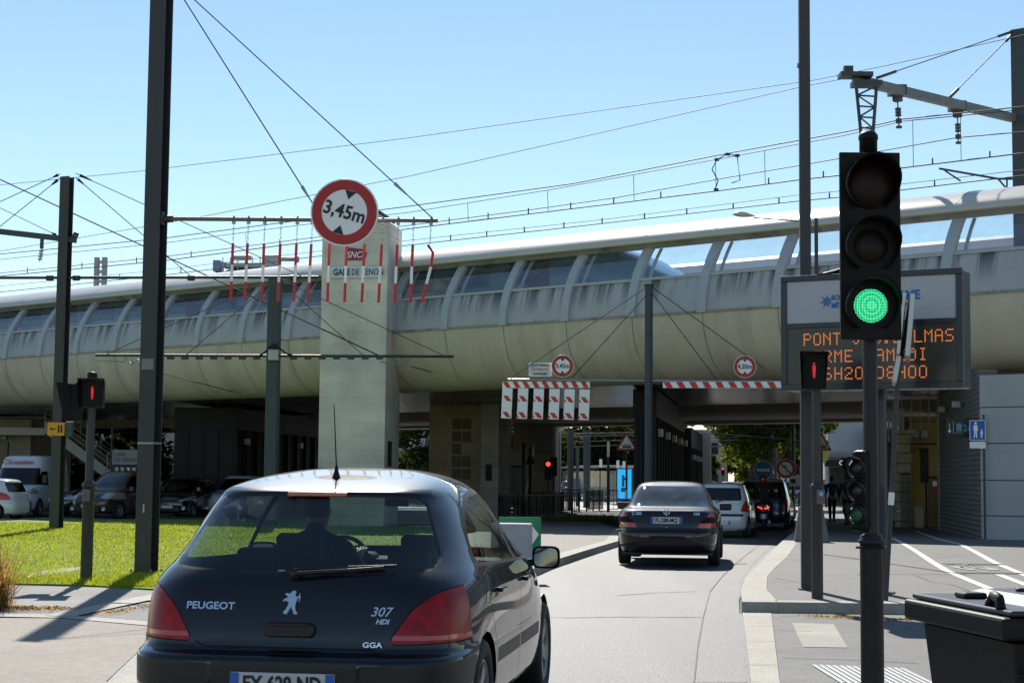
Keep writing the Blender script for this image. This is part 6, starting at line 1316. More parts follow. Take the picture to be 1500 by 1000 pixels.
MB().box(.16, .36, -.012, 0, 1.25, 1.52).build('red_notice', mat('dull_red', (.3, .05, .05), .6), gt); MB().box(.2, .34, -.012, 0, 1.53, 1.7).build('white_notice', M_white, gt)
g2 = local('metal_gate', 'dark metal gate leaf right beside the quoined pillar', 'gate', 1318, YB-.5, rz=R(-9)); mb = MB()
for k in range(7): mb.box(k*.05, k*.05+.02, 0, .02, .05, 1.95)
mb.box(0, .35, 0, .02, 1.9, 1.95); mb.build('bars', M_black, g2)
bo = local('stone_bollard', 'cream stone block standing in front of the yellow building', 'bollard', 1338, YB-.3, rz=R(-9)); MB().box(0, .3, 0, .3, 0, .82).build('block', mat('cream_stone', (.42, .38, .26), .8, var=.1), bo, .03); MB().lathe([(0, 0), (.02, 0), (.02, .01), (0, .01)], 10, Matrix.Translation((.15, 0, .7)) @ Matrix.Rotation(R(90), 4, 'X')).build('bolt', M_ink, bo)
# concrete wedge behind the pedestrian signal, direction sign with its block
cw = thing('concrete_block', 'grey wedge shaped concrete block on the pavement behind the pedestrian signal', 'block', (at(1190, 790, 38.5).x-.1, 38.5, g(38.5)+.128), R(-9)); MB().add([(-.32, -.3, 0), (.48, -.3, 0), (.48, .3, 0), (-.32, .3, 0), (-.2, -.2, .82), (.33, -.2, .82), (.33, .2, .82), (-.2, .2, .82)], [(0, 3, 2, 1), (4, 5, 6, 7), (0, 1, 5, 4), (1, 2, 6, 5), (2, 3, 7, 6), (3, 0, 4, 7)]).build('block', mat('block_concrete', (.17, .165, .16), .9, var=.3), cw, .03)
Yg = 23.5; gs = thing('direction_sign', 'green low direction sign with a white arrow right of the dark hatchback', 'sign', (at(777, 780, Yg).x, Yg, .13), R(0)); zz_ = at(777, 782, Yg).z-.13
MB().prism(rrect(-.45, .15, zz_-.24, zz_+.24, .02), 0, .02).build('panel', mat('sign_green', (.01, .22, .09), .45), gs); MB().add([(-.0, -.004, zz_-.18), (.12, -.004, zz_-.0), (-.02, -.004, zz_+.17)], [(0, 1, 2)]).build('arrow', M_white, gs)
MB().tube([(-.3, .04, 0), (-.3, .04, zz_+.1)], .03, 8).build('post', M_steel, gs); MB().tube([(0, .04, 0), (0, .04, zz_+.1)], .03, 8).build('post', M_steel, gs)
cb2 = thing('concrete_block', 'white concrete block standing in front of the green direction sign', 'block', (at(756, 780, Yg-.6).x, Yg-.6, .12), R(-9)); MB().box(-.32, .2, -.2, .2, 0, at(757, 766, Yg-.6).z-.12).build('block', mat('white_block', (.45, .44, .45), .8, var=.1), cb2, .02)

# ------------------------------------------------------------ vegetation
M_trunk = mat('bark', (.07, .055, .042), .9, var=.3, vs=6, bump=.5, bs=20)
def leafmat(name, c, tr):
    m = D.materials.new(name); m.use_nodes = True; t = m.node_tree; t.nodes.clear(); o = t.nodes.new('ShaderNodeOutputMaterial'); ms = t.nodes.new('ShaderNodeMixShader'); a = t.nodes.new('ShaderNodeBsdfDiffuse'); b = t.nodes.new('ShaderNodeBsdfTranslucent')
    gi = t.nodes.new('ShaderNodeNewGeometry'); hs = t.nodes.new('ShaderNodeHueSaturation'); hs.inputs['Color'].default_value = (*c, 1); mr = t.nodes.new('ShaderNodeMapRange'); mr.inputs[3].default_value = .55; mr.inputs[4].default_value = 1.5
    t.links.new(gi.outputs['Random Per Island'], mr.inputs[0]); t.links.new(mr.outputs[0], hs.inputs['Value']); m2 = t.nodes.new('ShaderNodeMapRange'); m2.inputs[3].default_value = .46; m2.inputs[4].default_value = .53; t.links.new(gi.outputs['Random Per Island'], m2.inputs[0]); t.links.new(m2.outputs[0], hs.inputs['Hue'])
    t.links.new(hs.outputs[0], a.inputs[0]); h2 = t.nodes.new('ShaderNodeMix'); h2.data_type = 'RGBA'; h2.blend_type = 'MULTIPLY'; h2.inputs[0].default_value = 1; h2.inputs[7].default_value = (*tr, 1); t.links.new(hs.outputs[0], h2.inputs[6]); t.links.new(h2.outputs[2], b.inputs[0])
    ms.inputs[0].default_value = .5; t.links.new(a.outputs[0], ms.inputs[1]); t.links.new(b.outputs[0], ms.inputs[2]); t.links.new(ms.outputs[0], o.inputs[0]); m.diffuse_color = (*c, 1); MT[name] = m; return m
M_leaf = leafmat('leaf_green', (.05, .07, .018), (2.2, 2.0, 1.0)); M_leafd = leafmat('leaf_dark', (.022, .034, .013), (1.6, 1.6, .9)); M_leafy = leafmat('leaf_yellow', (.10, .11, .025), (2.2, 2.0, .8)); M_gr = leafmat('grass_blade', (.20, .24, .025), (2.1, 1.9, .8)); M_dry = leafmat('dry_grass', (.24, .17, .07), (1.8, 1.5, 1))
def leaves(n, blobs, size, rnd):
    vs = []; fs = []
    for i in range(n):
        c, rad = blobs[rnd.randrange(len(blobs))]
        while True:
            p = Vector((rnd.uniform(-1, 1), rnd.uniform(-1, 1), rnd.uniform(-1, 1)))
            if .25 < p.length < 1: break
        p = c+Vector((p.x*rad.x, p.y*rad.y, p.z*rad.z)); s = size*rnd.uniform(.6, 1.4)
        a = Vector((rnd.gauss(0, 1), rnd.gauss(0, 1), rnd.gauss(0, .6))).normalized(); b = a.cross(Vector((rnd.gauss(0, 1), rnd.gauss(0, 1), rnd.gauss(0, 1)))).normalized()
        k = len(vs); vs += [p-a*s, p+b*s*.45, p+a*s, p-b*s*.45]; fs.append((k, k+1, k+2, k+3))
    return MB().add(vs, fs)
def tree(label, x, Y, h, crown_z, rx, rz_, m, n=5000, size=.2, seed=1, nb=22, trunk=.25, grp=None, cat='tree'):
    rnd = random.Random(seed); X = X2(x, Y) if x is not None else 0; r = thing('street_tree', label, cat, (X, Y, g(Y)), 0, grp)
    mb = MB(); tops = []; mb.tube([(0, 0, -.1), (rnd.uniform(-.1, .1), 0, crown_z*.5), (rnd.uniform(-.2, .2), 0, crown_z+rz_*.2)], trunk, 10, r1=trunk*.55); mb.build('trunk', M_trunk, r)
    blobs = []
    mb = MB()
    for k in range(nb):
        a = rnd.uniform(0, 2*math.pi); q = rnd.uniform(.25, .95)**.6; zc = crown_z+rz_*rnd.uniform(-.1, 1.9)*1.0; f = math.sqrt(max(.08, 1-((zc-crown_z-rz_*.9)/(rz_*1.15))**2))
        c = Vector((rx*q*f*math.cos(a), rx*q*f*math.sin(a), zc)); s = rx*rnd.uniform(.22, .40); blobs.append((c, Vector((s, s, s*.7))))
        if k < 9: mb.tube([(0, 0, crown_z*.7+k*.1), c*.5+Vector((0, 0, crown_z*.45)), c], trunk*.35, 5, r1=.03)
    mb.build('limbs', M_trunk, r); leaves(n, blobs, size, rnd).build('crown', m, r); return r
TG = 'plane trees lining the street beyond the viaduct'
tree('big plane tree overhanging the right side of the street, nearest behind the viaduct', 1128, 92, 11, 3.4, 3.6, 3.4, M_leaf, 14000, .17, 3, 40, .30, TG)
tree('second plane tree on the right of the street, its crown touching the nearest one', 1105, 112, 12, 3.6, 3.6, 4, M_leaf, 9000, .2, 4, 30, .3, TG)
tree('third plane tree on the right further down the street, yellowish', 1112, 140, 12, 2.5, 3.2, 4, M_leafy, 6000, .26, 5, 26, .3, TG)
tree('fourth plane tree on the right near the distant traffic lights', 1108, 175, 11, 2.0, 3.6, 3.6, M_leafy, 4000, .32, 6, 22, .3, TG)
tree('green tree on the left side of the far street end', 1026, 150, 10, 1.2, 1.6, 2.0, M_leaf, 3500, .26, 8, 20, .25, TG)
tree('small tree left of the distant traffic lights beyond the concrete column', 1036, 190, 10, 1.0, 1.5, 1.7, M_leaf, 3500, .32, 9, 20, .25, TG)
tree('dark tree behind the pedestrians on the right pavement', 1195, 125, 9, 2.6, 3.4, 2.8, M_leafd, 5000, .24, 10, 22, .25)
TL2 = 'dark trees behind the tram stop'
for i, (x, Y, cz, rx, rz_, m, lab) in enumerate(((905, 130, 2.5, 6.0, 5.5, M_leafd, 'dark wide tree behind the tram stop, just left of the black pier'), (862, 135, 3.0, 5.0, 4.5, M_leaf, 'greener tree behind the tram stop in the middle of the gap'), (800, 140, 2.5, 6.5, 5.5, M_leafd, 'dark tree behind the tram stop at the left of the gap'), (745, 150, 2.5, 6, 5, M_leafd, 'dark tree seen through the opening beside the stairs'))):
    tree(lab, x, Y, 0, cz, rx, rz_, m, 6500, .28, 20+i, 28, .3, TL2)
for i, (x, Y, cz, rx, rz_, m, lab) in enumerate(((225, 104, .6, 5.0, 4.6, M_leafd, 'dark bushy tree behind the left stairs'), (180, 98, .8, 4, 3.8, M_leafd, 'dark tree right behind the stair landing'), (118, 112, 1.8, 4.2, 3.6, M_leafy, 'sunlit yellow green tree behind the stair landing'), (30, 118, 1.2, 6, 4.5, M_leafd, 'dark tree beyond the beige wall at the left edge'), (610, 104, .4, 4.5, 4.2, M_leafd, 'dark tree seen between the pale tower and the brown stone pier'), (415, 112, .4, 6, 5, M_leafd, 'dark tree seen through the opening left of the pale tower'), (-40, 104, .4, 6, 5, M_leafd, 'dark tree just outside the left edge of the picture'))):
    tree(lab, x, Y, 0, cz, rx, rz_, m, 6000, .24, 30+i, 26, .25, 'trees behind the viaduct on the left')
# lawn blades
rnd = random.Random(5); vs = []; fs = []
gpolyL = [(-9.5, 21.7), (-5.6, 21.8), (-4.2, 21.2), (-3.2, 21.3), (-2.6, 22.4), (-2.3, 26), (-2.2, 34), (-9.5, 34), (-20, 34)]
def inpoly(x, y, P_):
    r = False
    for i in range(len(P_)):
        (ax, ay), (bx_, by_) = P_[i], P_[(i+1) % len(P_)]
        if (ay > y) != (by_ > y) and x < (bx_-ax)*(y-ay)/(by_-ay)+ax: r = not r
    return r
cnt = 0
while cnt < 80000:
    Y = 21.3+(rnd.random()**1.8)*34; X = rnd.uniform(-.36*Y, -1.6)
    if not inpoly(X, Y, gpoly): continue
    if X > -.12*Y and rnd.random() < .8: continue
    cnt += 1; h = rnd.uniform(.018, .045)*(1.8 if Y < 23.5 and rnd.random() < .3 else 1)*(1+.02*(Y-21)); a = rnd.uniform(0, math.pi); w_ = .006*(1+.06*(Y-21)); z = g(Y)+.025; dx, dy = w_*math.cos(a), w_*math.sin(a); lx, ly = rnd.gauss(0, .4)*h, rnd.gauss(0, .4)*h; k = len(vs)
    vs += [(X-dx, Y-dy, z), (X+dx, Y+dy, z), (X+lx, Y+ly, z+h)]; fs.append((k, k+1, k+2))
tag(MB().add(vs, fs).build('grass', M_gr), 'bright green short grass of the lawn', 'grass', kind='stuff')
vs = []; fs = []
for k_ in range(9000):
    Y = 21.3+(rnd.random()**1.6)*24; X = rnd.uniform(-.36*Y, -2.2)
    if not inpoly(X, Y, gpolyL) or math.sin(X*1.7+Y*.6)+math.sin(Y*.9-X)*.7+rnd.gauss(0, .4) < .6: continue
    h = rnd.uniform(.02, .06); a = rnd.uniform(0, math.pi); w_ = .006*(1+.06*(Y-21)); z = g(Y)+.028; dx, dy = w_*math.cos(a), w_*math.sin(a); i0 = len(vs)
    vs += [(X-dx, Y-dy, z), (X+dx, Y+dy, z), (X+rnd.gauss(0, .03), Y+rnd.gauss(0, .03), z+h)]; fs.append((i0, i0+1, i0+2))
tag(MB().add(vs, fs).build('dry_grass', M_dry), 'dry straw coloured patches scattered through the lawn', 'grass', kind='stuff')
# dry ornamental grass clump at the left edge
cg = gp(-8, 893); dg = thing('ornamental_grass', 'dry straw coloured grass clump at the left edge of the pavement', 'plant', (cg.x, cg.y, 0)); vs = []; fs = []
for k in range(900):
    a = rnd.uniform(0, 2*math.pi); L = rnd.uniform(.2, .75)*(.8 if rnd.random() < .8 else 1.1); sp = rnd.uniform(.05, .85); w_ = .0035; px_, py_ = rnd.gauss(0, .07), rnd.gauss(0, .07); pts = []
    for q in range(5):
        t = q/4; pts.append(Vector((px_+math.cos(a)*sp*L*t**1.4, py_+math.sin(a)*sp*L*t**1.4, L*(t-.38*sp*t*t))))
    for p, q in zip(pts, pts[1:]): i0 = len(vs); n = Vector((-math.sin(a), math.cos(a), 0))*w_; vs += [p-n, p+n, q+n*.7, q-n*.7]; fs.append((i0, i0+1, i0+2, i0+3))
MB().add(vs, fs).build('blades', M_dry, dg)
vs = []; fs = []
for k in range(500):
    a = rnd.uniform(0, 2*math.pi); rr_ = rnd.uniform(.1, .6); X, Y = cg.x+.35+rr_*math.cos(a), cg.y-.1+rr_*.5*math.sin(a); s = rnd.uniform(.01, .028); b = rnd.uniform(0, 6); i0 = len(vs); vs += [(X+s*math.cos(b), Y+s*math.sin(b), .03), (X-s*math.sin(b)*.5, Y+s*math.cos(b)*.5, .035+s*.5), (X-s*math.cos(b), Y-s*math.sin(b), .032)]; fs.append((i0, i0+1, i0+2))
tag(MB().add(vs, fs).build('leaf_litter', M_dry), 'dry brown leaf litter beside the straw coloured grass clump', 'leaf litter', kind='stuff')
vs = []; fs = []
for k in range(700):
    t = rnd.random(); p = gp(*[(150, 902), (300, 880), (1190, 906), (1350, 912)][(k % 2)*2]); q = gp(*[(150, 902), (300, 880), (1190, 906), (1350, 912)][(k % 2)*2+1]); c = p.lerp(q, t); X, Y = c.x+rnd.gauss(0, .06), c.y+rnd.gauss(0, .05); s = rnd.uniform(.008, .02); b = rnd.uniform(0, 6); i0 = len(vs); vs += [(X+s*math.cos(b), Y+s*math.sin(b), .028), (X-s*math.sin(b)*.5, Y+s*math.cos(b)*.5, .03+s), (X-s*math.cos(b), Y-s*math.sin(b), .03)]; fs.append((i0, i0+1, i0+2))
tag(MB().add(vs, fs).build('leaf_litter', M_dry), 'dry crumbs and leaf litter gathered along the kerbs', 'leaf litter', kind='stuff')
# ------------------------------------------------------------ people
def skin(name, joints, edges, m, parent=None, root=0, lv=2, sc=1):
    bm = bmesh.new(); L = bm.verts.layers.skin.verify(); vs = []
    for i, (x, y, z, r) in enumerate(joints):
        v = bm.verts.new((x*sc, y*sc, z*sc)); v[L].radius = (r*sc, r*sc); v[L].use_root = (i == root); vs.append(v)
    for a, b in edges: bm.edges.new((vs[a], vs[b]))
    me = D.meshes.new(name); bm.to_mesh(me); bm.free(); me.materials.append(m); o = D.objects.new(name, me); COL.objects.link(o); o.parent = parent
    k = o.modifiers.new('skin', 'SKIN'); k.use_smooth_shade = True; q = o.modifiers.new('sub', 'SUBSURF'); q.levels = lv; q.render_levels = lv; return o
M_skin = mat('skin', (.30, .17, .11), .55); M_hair = mat('hair', (.015, .011, .009), .7); M_shoe = mat('shoe', (.03, .03, .03), .6)
def head(root, x, y, z, yaw=0, hair=M_hair, sc=1, bald=False):
    """head with face: skull, nose, ears, eyes and mouth; hair as a child"""
    h = D.objects.new('head', None); COL.objects.link(h); h.parent = root; h.location = (x, y, z); h.rotation_euler = (0, 0, yaw); h.scale = (sc, sc, sc)
    mb = MB(); vs = []; fs = []; n = 20
    prof = [(-.125, .012, .03), (-.118, .042, .03), (-.095, .060, .02), (-.06, .070, .008), (-.02, .076, .0), (.02, .079, -.004), (.06, .076, -.008), (.09, .062, -.01), (.11, .038, -.01), (.118, .008, -.01)]
    for zz, r, oy in prof:
        for k in range(n):
            a = 2*math.pi*k/n; px_, py_ = r*math.cos(a), r*1.22*math.sin(a)+oy
            if math.sin(a) > .9 and -.05 < zz < 0: py_ += .014
            vs.append((px_, py_, zz))
    for i in range(len(prof)-1):
        for k in range(n): fs.append((i*n+k, i*n+(k+1) % n, (i+1)*n+(k+1) % n, (i+1)*n+k))
    fs.append(tuple(range(n))[::-1]); fs.append(tuple(range((len(prof)-1)*n, len(prof)*n))); mb.add(vs, fs, True); mb.build('face', M_skin, h)
    mb = MB(); mb.add([(-.013, .088, -.045), (.013, .088, -.045), (0, .118, -.038), (0, .09, .008)], [(0, 1, 2), (1, 3, 2), (0, 2, 3)], True); mb.build('nose', M_skin, h)
    mb = MB(); mb.box(-.022, .022, .084, .094, -.075, -.068); mb.build('mouth', mat('lips', (.25, .09, .08), .5), h)
    for s in (-1, 1):
        mb = MB(); mb.lathe([(0, -.006), (.010, -.003), (.012, 0)], 10, Matrix.Translation((s*.03, .086, .0)) @ Matrix.Rotation(R(-90), 4, 'X')); mb.build('eye', mat('eye', (.05, .04, .03), .2), h)
        mb = MB(); mb.lathe([(.004, -.006), (.026, -.006), (.03, 0), (.022, .008), (.004, .004)], 12, Matrix.Translation((s*.080, -.005, -.02)) @ Matrix.Rotation(R(90), 4, 'Y')); mb.build('ear', M_skin, h)
    if not bald:
        vs = []; fs = []; pr = [(-.055, .078, -.02), (-.01, .086, -.014), (.04, .090, -.012), (.08, .080, -.014), (.11, .055, -.012), (.13, .012, -.012)]
        for i, (zz, r, oy) in enumerate(pr):
            for k in range(n):
                a = 2*math.pi*k/n; f = math.sin(a) > .25 and zz < .055
                vs.append((r*math.cos(a)*(.80 if f else 1), (r*1.2*math.sin(a)*(.80 if f else 1)+oy), zz+.004*math.sin(k*3)))
        for i in range(len(pr)-1):
            for k in range(n): fs.append((i*n+k, i*n+(k+1) % n, (i+1)*n+(k+1) % n, (i+1)*n+k))
        fs.append(tuple(range((len(pr)-1)*n, len(pr)*n))); MB().add(vs, fs, True).build('hair', hair, h)
    return h
def hand(root, p, d, side=1, curl=.5, m=None):
    """palm with five bent fingers; d is the direction the hand points"""
    p = Vector(p); d = Vector(d).normalized(); s_ = d.cross(Vector((0, 1, 0))); s_ = s_.normalized() if s_.length > .1 else Vector((1, 0, 0)); n = d.cross(s_).normalized()
    J = [(*p, .026), (*(p+d*.05), .030), (*(p+d*.085), .026)]; E_ = [(0, 1), (1, 2)]
    for k, L in enumerate((.062, .075, .07, .055)):
        b = p+d*.085+s_*(k-1.5)*.019; q = b+d*L*.5-n*.010*curl*side; t = q+d*L*.4*(1-.5*curl)-n*L*.5*curl*side; i = len(J); J += [(*b, .010), (*q, .009), (*t, .007)]; E_ += [(2, i), (i, i+1), (i+1, i+2)]
    b = p+d*.03+s_*.034; q = b+s_*.022+d*.028; i = len(J); J += [(*b, .012), (*q, .010), (*(q+d*.028), .008)]; E_ += [(1, i), (i, i+1), (i+1, i+2)]
    return skin('hand', J, E_, m or M_skin, root, lv=1)
def walker(label, x, Y, h, top, legs, stride=.18, face=0, bag=None, off=.13, hairm=M_hair):
    p = Vector((X2(x, Y), Y, g(Y)+off)); r = thing('person', label, 'person', p, face); k = h/1.75; r.scale = (k, k, k)
    # one continuous body
    J = [(0, 0, .93, .11), (0, 0, 1.12, .115), (0, .01, 1.30, .135), (0, .0, 1.44, .075), (0, .01, 1.52, .05), (0, .01, 1.60, .05)]; E_ = [(0, 1), (1, 2), (2, 3), (3, 4), (4, 5)]
    fe = []
    for s in (-1, 1):
        y = stride*s; i = len(J); J += [(s*.09, 0, .86, .085), (s*.095, y*.5+.03, .48, .055), (s*.10, y, .09, .036), (s*.11, y+.12, .035, .03)]; E_ += [(0, i), (i, i+1), (i+1, i+2), (i+2, i+3)]
        i = len(J); J += [(s*.185, 0, 1.41, .055), (s*.235, -y*.4, 1.14, .042), (s*.24, -y*.9+.05, .90, .028)]; E_ += [(3, i), (i, i+1), (i+1, i+2)]; fe.append((s*.24, -y*.9+.05, .90, s))
    skin('body', J, E_, M_skin, r)
    # clothes over it
    T_ = [(0, 0, .90, .125), (0, 0, 1.12, .13), (0, .01, 1.30, .152), (0, .0, 1.43, .095)]; TE = [(0, 1), (1, 2), (2, 3)]
    for s in (-1, 1):
        y = stride*s; i = len(T_); T_ += [(s*.18, 0, 1.40, .072), (s*.235, -y*.4, 1.14, .056), (s*.24, -y*.85+.045, .93, .042)]; TE += [(3, i), (i, i+1), (i+1, i+2)]
    skin('jacket', T_, TE, top, r)
    L_ = [(0, 0, .94, .118)]; LE = []
    for s in (-1, 1):
        y = stride*s; i = len(L_); L_ += [(s*.09, 0, .84, .098), (s*.095, y*.5+.03, .48, .072), (s*.10, y, .10, .054)]; LE += [(0, i), (i, i+1), (i+1, i+2)]
        MB().cbox((s*.105, y+.05, .045), (.085, .25, .09)).build('shoe', M_shoe, r, .03, 3)
    skin('trousers', L_, LE, legs, r)
    for x_, y_, z_, s in fe: hand(r, (x_, y_, z_), (0, .1, -1), s, .5)
    head(r, 0, .02, 1.63, 0, hairm)
    if bag: MB().cbox((0, -.20, 1.22), (.30, .16, .42)).build('backpack', bag, r, .05, 3)
    return r
M_dk = mat('cloth_black', (.012, .012, .015), .9); M_bl = mat('cloth_navy', (.025, .04, .075), .9); M_je = mat('cloth_jeans', (.02, .025, .045), .9)
walker('person in a dark blue jacket walking away under the viaduct, left of the second walker', 1218, 63, 1.72, M_bl, M_dk, .16, 0, None)
walker('person dressed in black walking away, partly hidden by the repeater lamps', 1240, 60, 1.78, M_dk, M_dk, .22, R(6), None)
walker('person in a dark jacket standing at the tram stop by the railings', 890, 118, 1.75, M_dk, M_je, .05, R(20), off=.02)
walker('person walking on the far pavement near the shop front', 1206, 96, 1.7, M_dk, M_je, .15, R(150), off=.05)
# driver of the hatchback: seated, hands on the wheel
dr = thing('person', 'driver with short dark hair seated at the wheel of the dark hatchback', 'person', HB.location, HA)
J = [(-.37, 2.0, .47, .13), (-.37, 1.95, .70, .13), (-.37, 1.93, .93, .15), (-.37, 1.95, 1.07, .08), (-.37, 1.96, 1.14, .052), (-.37, 1.97, 1.20, .05)]; E_ = [(0, 1), (1, 2), (2, 3), (3, 4), (4, 5)]
for s in (-1, 1):
    i = len(J); J += [(-.37+s*.10, 2.08, .46, .085), (-.37+s*.13, 2.45, .55, .06), (-.37+s*.12, 2.72, .28, .045)]; E_ += [(0, i), (i, i+1), (i+1, i+2)]
    i = len(J); J += [(-.37+s*.19, 1.97, 1.03, .06), (-.37+s*.25, 2.15, .84, .045), (-.37+s*.16, 2.40, .93, .03)]; E_ += [(3, i), (i, i+1), (i+1, i+2)]
skin('body', J, E_, M_dk, dr)
for s in (-1, 1): hand(dr, (-.37+s*.16, 2.42, .94), (0, .6, .5), s, .9)
head(dr, -.37, 1.98, 1.265, R(-8))
# motor scooter and rider
YS = 54.0; sx = X2(1118, YS); sz = g(YS)
SC = thing('motor_scooter', 'black motor scooter with two slanted red tail lights riding ahead beside the white hatchback', 'scooter', (sx, YS, sz), R(-9))
M_sc = mat('scooter_black', (.008, .008, .010), .3, coat=.5)
for y in (.30, 1.68):
    wt = D.objects.new('wheel', None); COL.objects.link(wt); wt.parent = SC; wt.location = (0, y, .29); M = Matrix.Rotation(R(90), 4, 'Y')
    MB().lathe([(.19, -.06), (.26, -.065), (.29, -.03), (.29, .03), (.26, .065), (.19, .06)], 28, M).build('tyre', M_rub, wt); mb = MB(); mb.lathe([(0, -.05), (.19, -.05), (.19, .05), (0, .05)], 20, M); mb.build('rim', M_alloy, wt)
mb = MB(); prf = [(-.06, .12, .62, .88), (.15, .17, .50, .86), (.5, .19, .35, .82), (.85, .18, .30, .74), (1.0, .16, .22, .34), (1.35, .18, .22, .36), (1.45, .22, .30, .95), (1.6, .20, .5, 1.05), (1.75, .1, .6, .95)]
vs = []; fs = []
for y, w_, z0, z1 in prf: vs += [(-w_*.6, y, z0), (w_*.6, y, z0), (w_, y, (z0+z1)/2), (w_*.8, y, z1), (-w_*.8, y, z1), (-w_, y, (z0+z1)/2)]
for i in range(len(prf)-1):
    for k in range(6): fs.append((6*i+k, 6*i+(k+1) % 6, 6*i+6+(k+1) % 6, 6*i+6+k))
fs += [tuple(range(6))[::-1], tuple(range(48, 54))]; mb.add(vs, fs); mb.build('body', M_sc, SC, .03, 2)
MB().cbox((0, .55, .86), (.30, .75, .10)).build('saddle', M_rub, SC, .04, 3)
mb = MB(); mb.tube([(-.36, 1.38, 1.05), (-.2, 1.5, 1.08), (.2, 1.5, 1.08), (.36, 1.38, 1.05)], .018, 8); mb.build('handlebar', M_sc, SC)
for s in (-1, 1):
    mb = MB(); mb.tube([(s*.25, 1.5, 1.08), (s*.38, 1.5, 1.28)], .01, 6); mb.cbox((s*.40, 1.5, 1.32), (.14, .03, .09)); mb.build('mirror', M_sc, SC, .01)
    MB().prism([(s*.04, .0), (s*.04, .05), (s*.19, .10), (s*.19, .065)], -.075, -.05, Matrix.Translation((0, 0, .72))).build('tail_light', mat('tail_lit', (1, .04, .03), .4, emit=2.2), SC)
MB().prism([(-.10, 0), (.10, 0), (.19, .45), (-.19, .45)], 1.72, 1.74, Matrix.Translation((0, 0, 1.05))).build('windshield', M_cgd, SC)
plate(SC, '', 0, -.10, .50, w_=.20, h=.16); MB().box(-.12, .12, -.06, .02, .40, .60).build('mudguard', M_sc, SC, .01); MB().tube([(.18, .1, .32), (.17, .7, .34)], .05, 10).build('exhaust', M_steel, SC)
RD = thing('person', 'motorcyclist with dark red helmet and black jacket seated on the scooter', 'person', (sx, YS, sz), R(-9))
J = [(0, .50, .98, .15), (0, .50, 1.15, .145), (0, .56, 1.35, .16), (0, .60, 1.48, .09), (0, .63, 1.54, .06)]; E_ = [(0, 1), (1, 2), (2, 3), (3, 4)]
for s in (-1, 1):
    i = len(J); J += [(s*.12, .56, .96, .10), (s*.25, .98, .86, .075), (s*.22, 1.0, .45, .055), (s*.22, 1.14, .37, .045)]; E_ += [(0, i), (i, i+1), (i+1, i+2), (i+2, i+3)]
    i = len(J); J += [(s*.21, .62, 1.42, .075), (s*.34, .86, 1.20, .055), (s*.31, 1.26, 1.10, .038)]; E_ += [(3, i), (i, i+1), (i+1, i+2)]
skin('body', J, E_, M_dk, RD)
for s in (-1, 1): hand(RD, (s*.31, 1.29, 1.10), (0, 1, .05), s, .9, M_black)
mb = MB(); mb.lathe([(.02, -.15), (.105, -.145), (.135, -.08), (.145, 0), (.135, .07), (.10, .125), (.05, .15), (0, .155)], 24, Matrix.Translation((0, .65, 1.68))); mb.build('helmet', mat('helmet_red', (.14, .015, .012), .25, coat=.5), RD)
MB().lathe([(.147, -.04), (.148, 0), (.142, .04)], 24, Matrix.Translation((0, .66, 1.69))).build('visor', M_ink, RD)

# ------------------------------------------------------------ street beyond the viaduct
def sgn_post(root, h, r=.035, m=None): MB().tube([(0, .04, 0), (0, .04, h)], r, 8).build('post', m or M_pole2, root)
def wsign(name, label, x, y, Y, cat='sign'): # sign whose plate centre is seen at x,y
    p = at(x, y, Y); r = thing(name, label, cat, (p.x, Y, g(Y)), R(-4)); return r, p.z-g(Y)
r, h = wsign('round_sign', 'round blue direction sign with a white bar right of the motorcyclist', 1118, 688, 70); sgn_post(r, h+.1)
MB().prism(circ(.40, 32, 0, h), 0, .03).build('white_plate', M_white, r); MB().prism(circ(.375, 32, 0, h), -.004, 0).build('blue_face', mat('sign_blue_bright', (.02, .22, .60), .5), r); MB().box(-.28, .28, -.008, -.004, h-.06, h+.06).build('bar', M_white, r); MB().box(-.3, .35, 0, .03, h-.62, h-.46).build('lower_plate', M_white, r)
r, h = wsign('round_sign', 'round white no turning sign with red rim and red slash, nearest the pedestrian signal', 1151, 686, 62); sgn_post(r, h+.1)
disc(r, .37, z=h); mb = MB(); mb.bar((-.2, -.006, h+.2), (.2, -.006, h-.2), .004, .05); mb.build('red_slash', M_red, r); mb = MB(); mb.bar((.02, -.005, h-.2), (.02, -.005, h+.1), .003, .07); mb.bar((.02, -.005, h+.08), (-.15, -.005, h+.08), .003, .06); mb.build('arrow', M_ink, r)
MB().box(.12, .75, 0, .02, h-.65, h-.27).build('lower_plate', M_white, r); MB().box(.18, .36, -.005, 0, h-.55, h-.38).build('symbol', M_ink, r)
r, h = wsign('round_sign', 'small red and blue no stopping sign just right of the slashed sign', 1162, 688, 68); sgn_post(r, h+.1); disc(r, .27, z=h); MB().prism(circ(.18, 20, 0, h), -.005, 0).build('blue_centre', M_blue, r)
def tram_sign(label, x, y, Y, s=.42):
    r, h = wsign('warning_sign', label, x, y, Y); sgn_post(r, h+.1, m=M_pole)
    t = [(-s, -s*.72), (s, -s*.72), (0, s)]; MB().prism(rounded([(a, h+b) for a, b in t], .08), 0, .03).build('red_triangle', mat('triangle_red', (.45, .02, .02), .5), r); MB().prism([(a*.74, h-.03*s+b*.72) for a, b in t], -.004, 0).build('white_face', M_white, r)
    mb = MB(); mb.prism(rrect(-.42*s, .42*s, h-.48*s, h-.22*s, .02), -.008, -.004); mb.box(-.3*s, .3*s, -.008, -.004, h-.2*s, h-.15*s); mb.build('tram_symbol', M_ink, r)
    mb = MB()
    for k in range(4): mb.box((-.34+.18*k)*s, (-.22+.18*k)*s, -.010, -.008, h-.34*s, h-.26*s)
    mb.build('tram_windows', M_white, r); return r
r = tram_sign('red triangle tram warning sign above the dark saloon', 918, 648, 56, .36); h = 1.6; MB().box(-.05, .05, -.02, .03, 1.0, 1.3).build('white_tag', M_white, r)
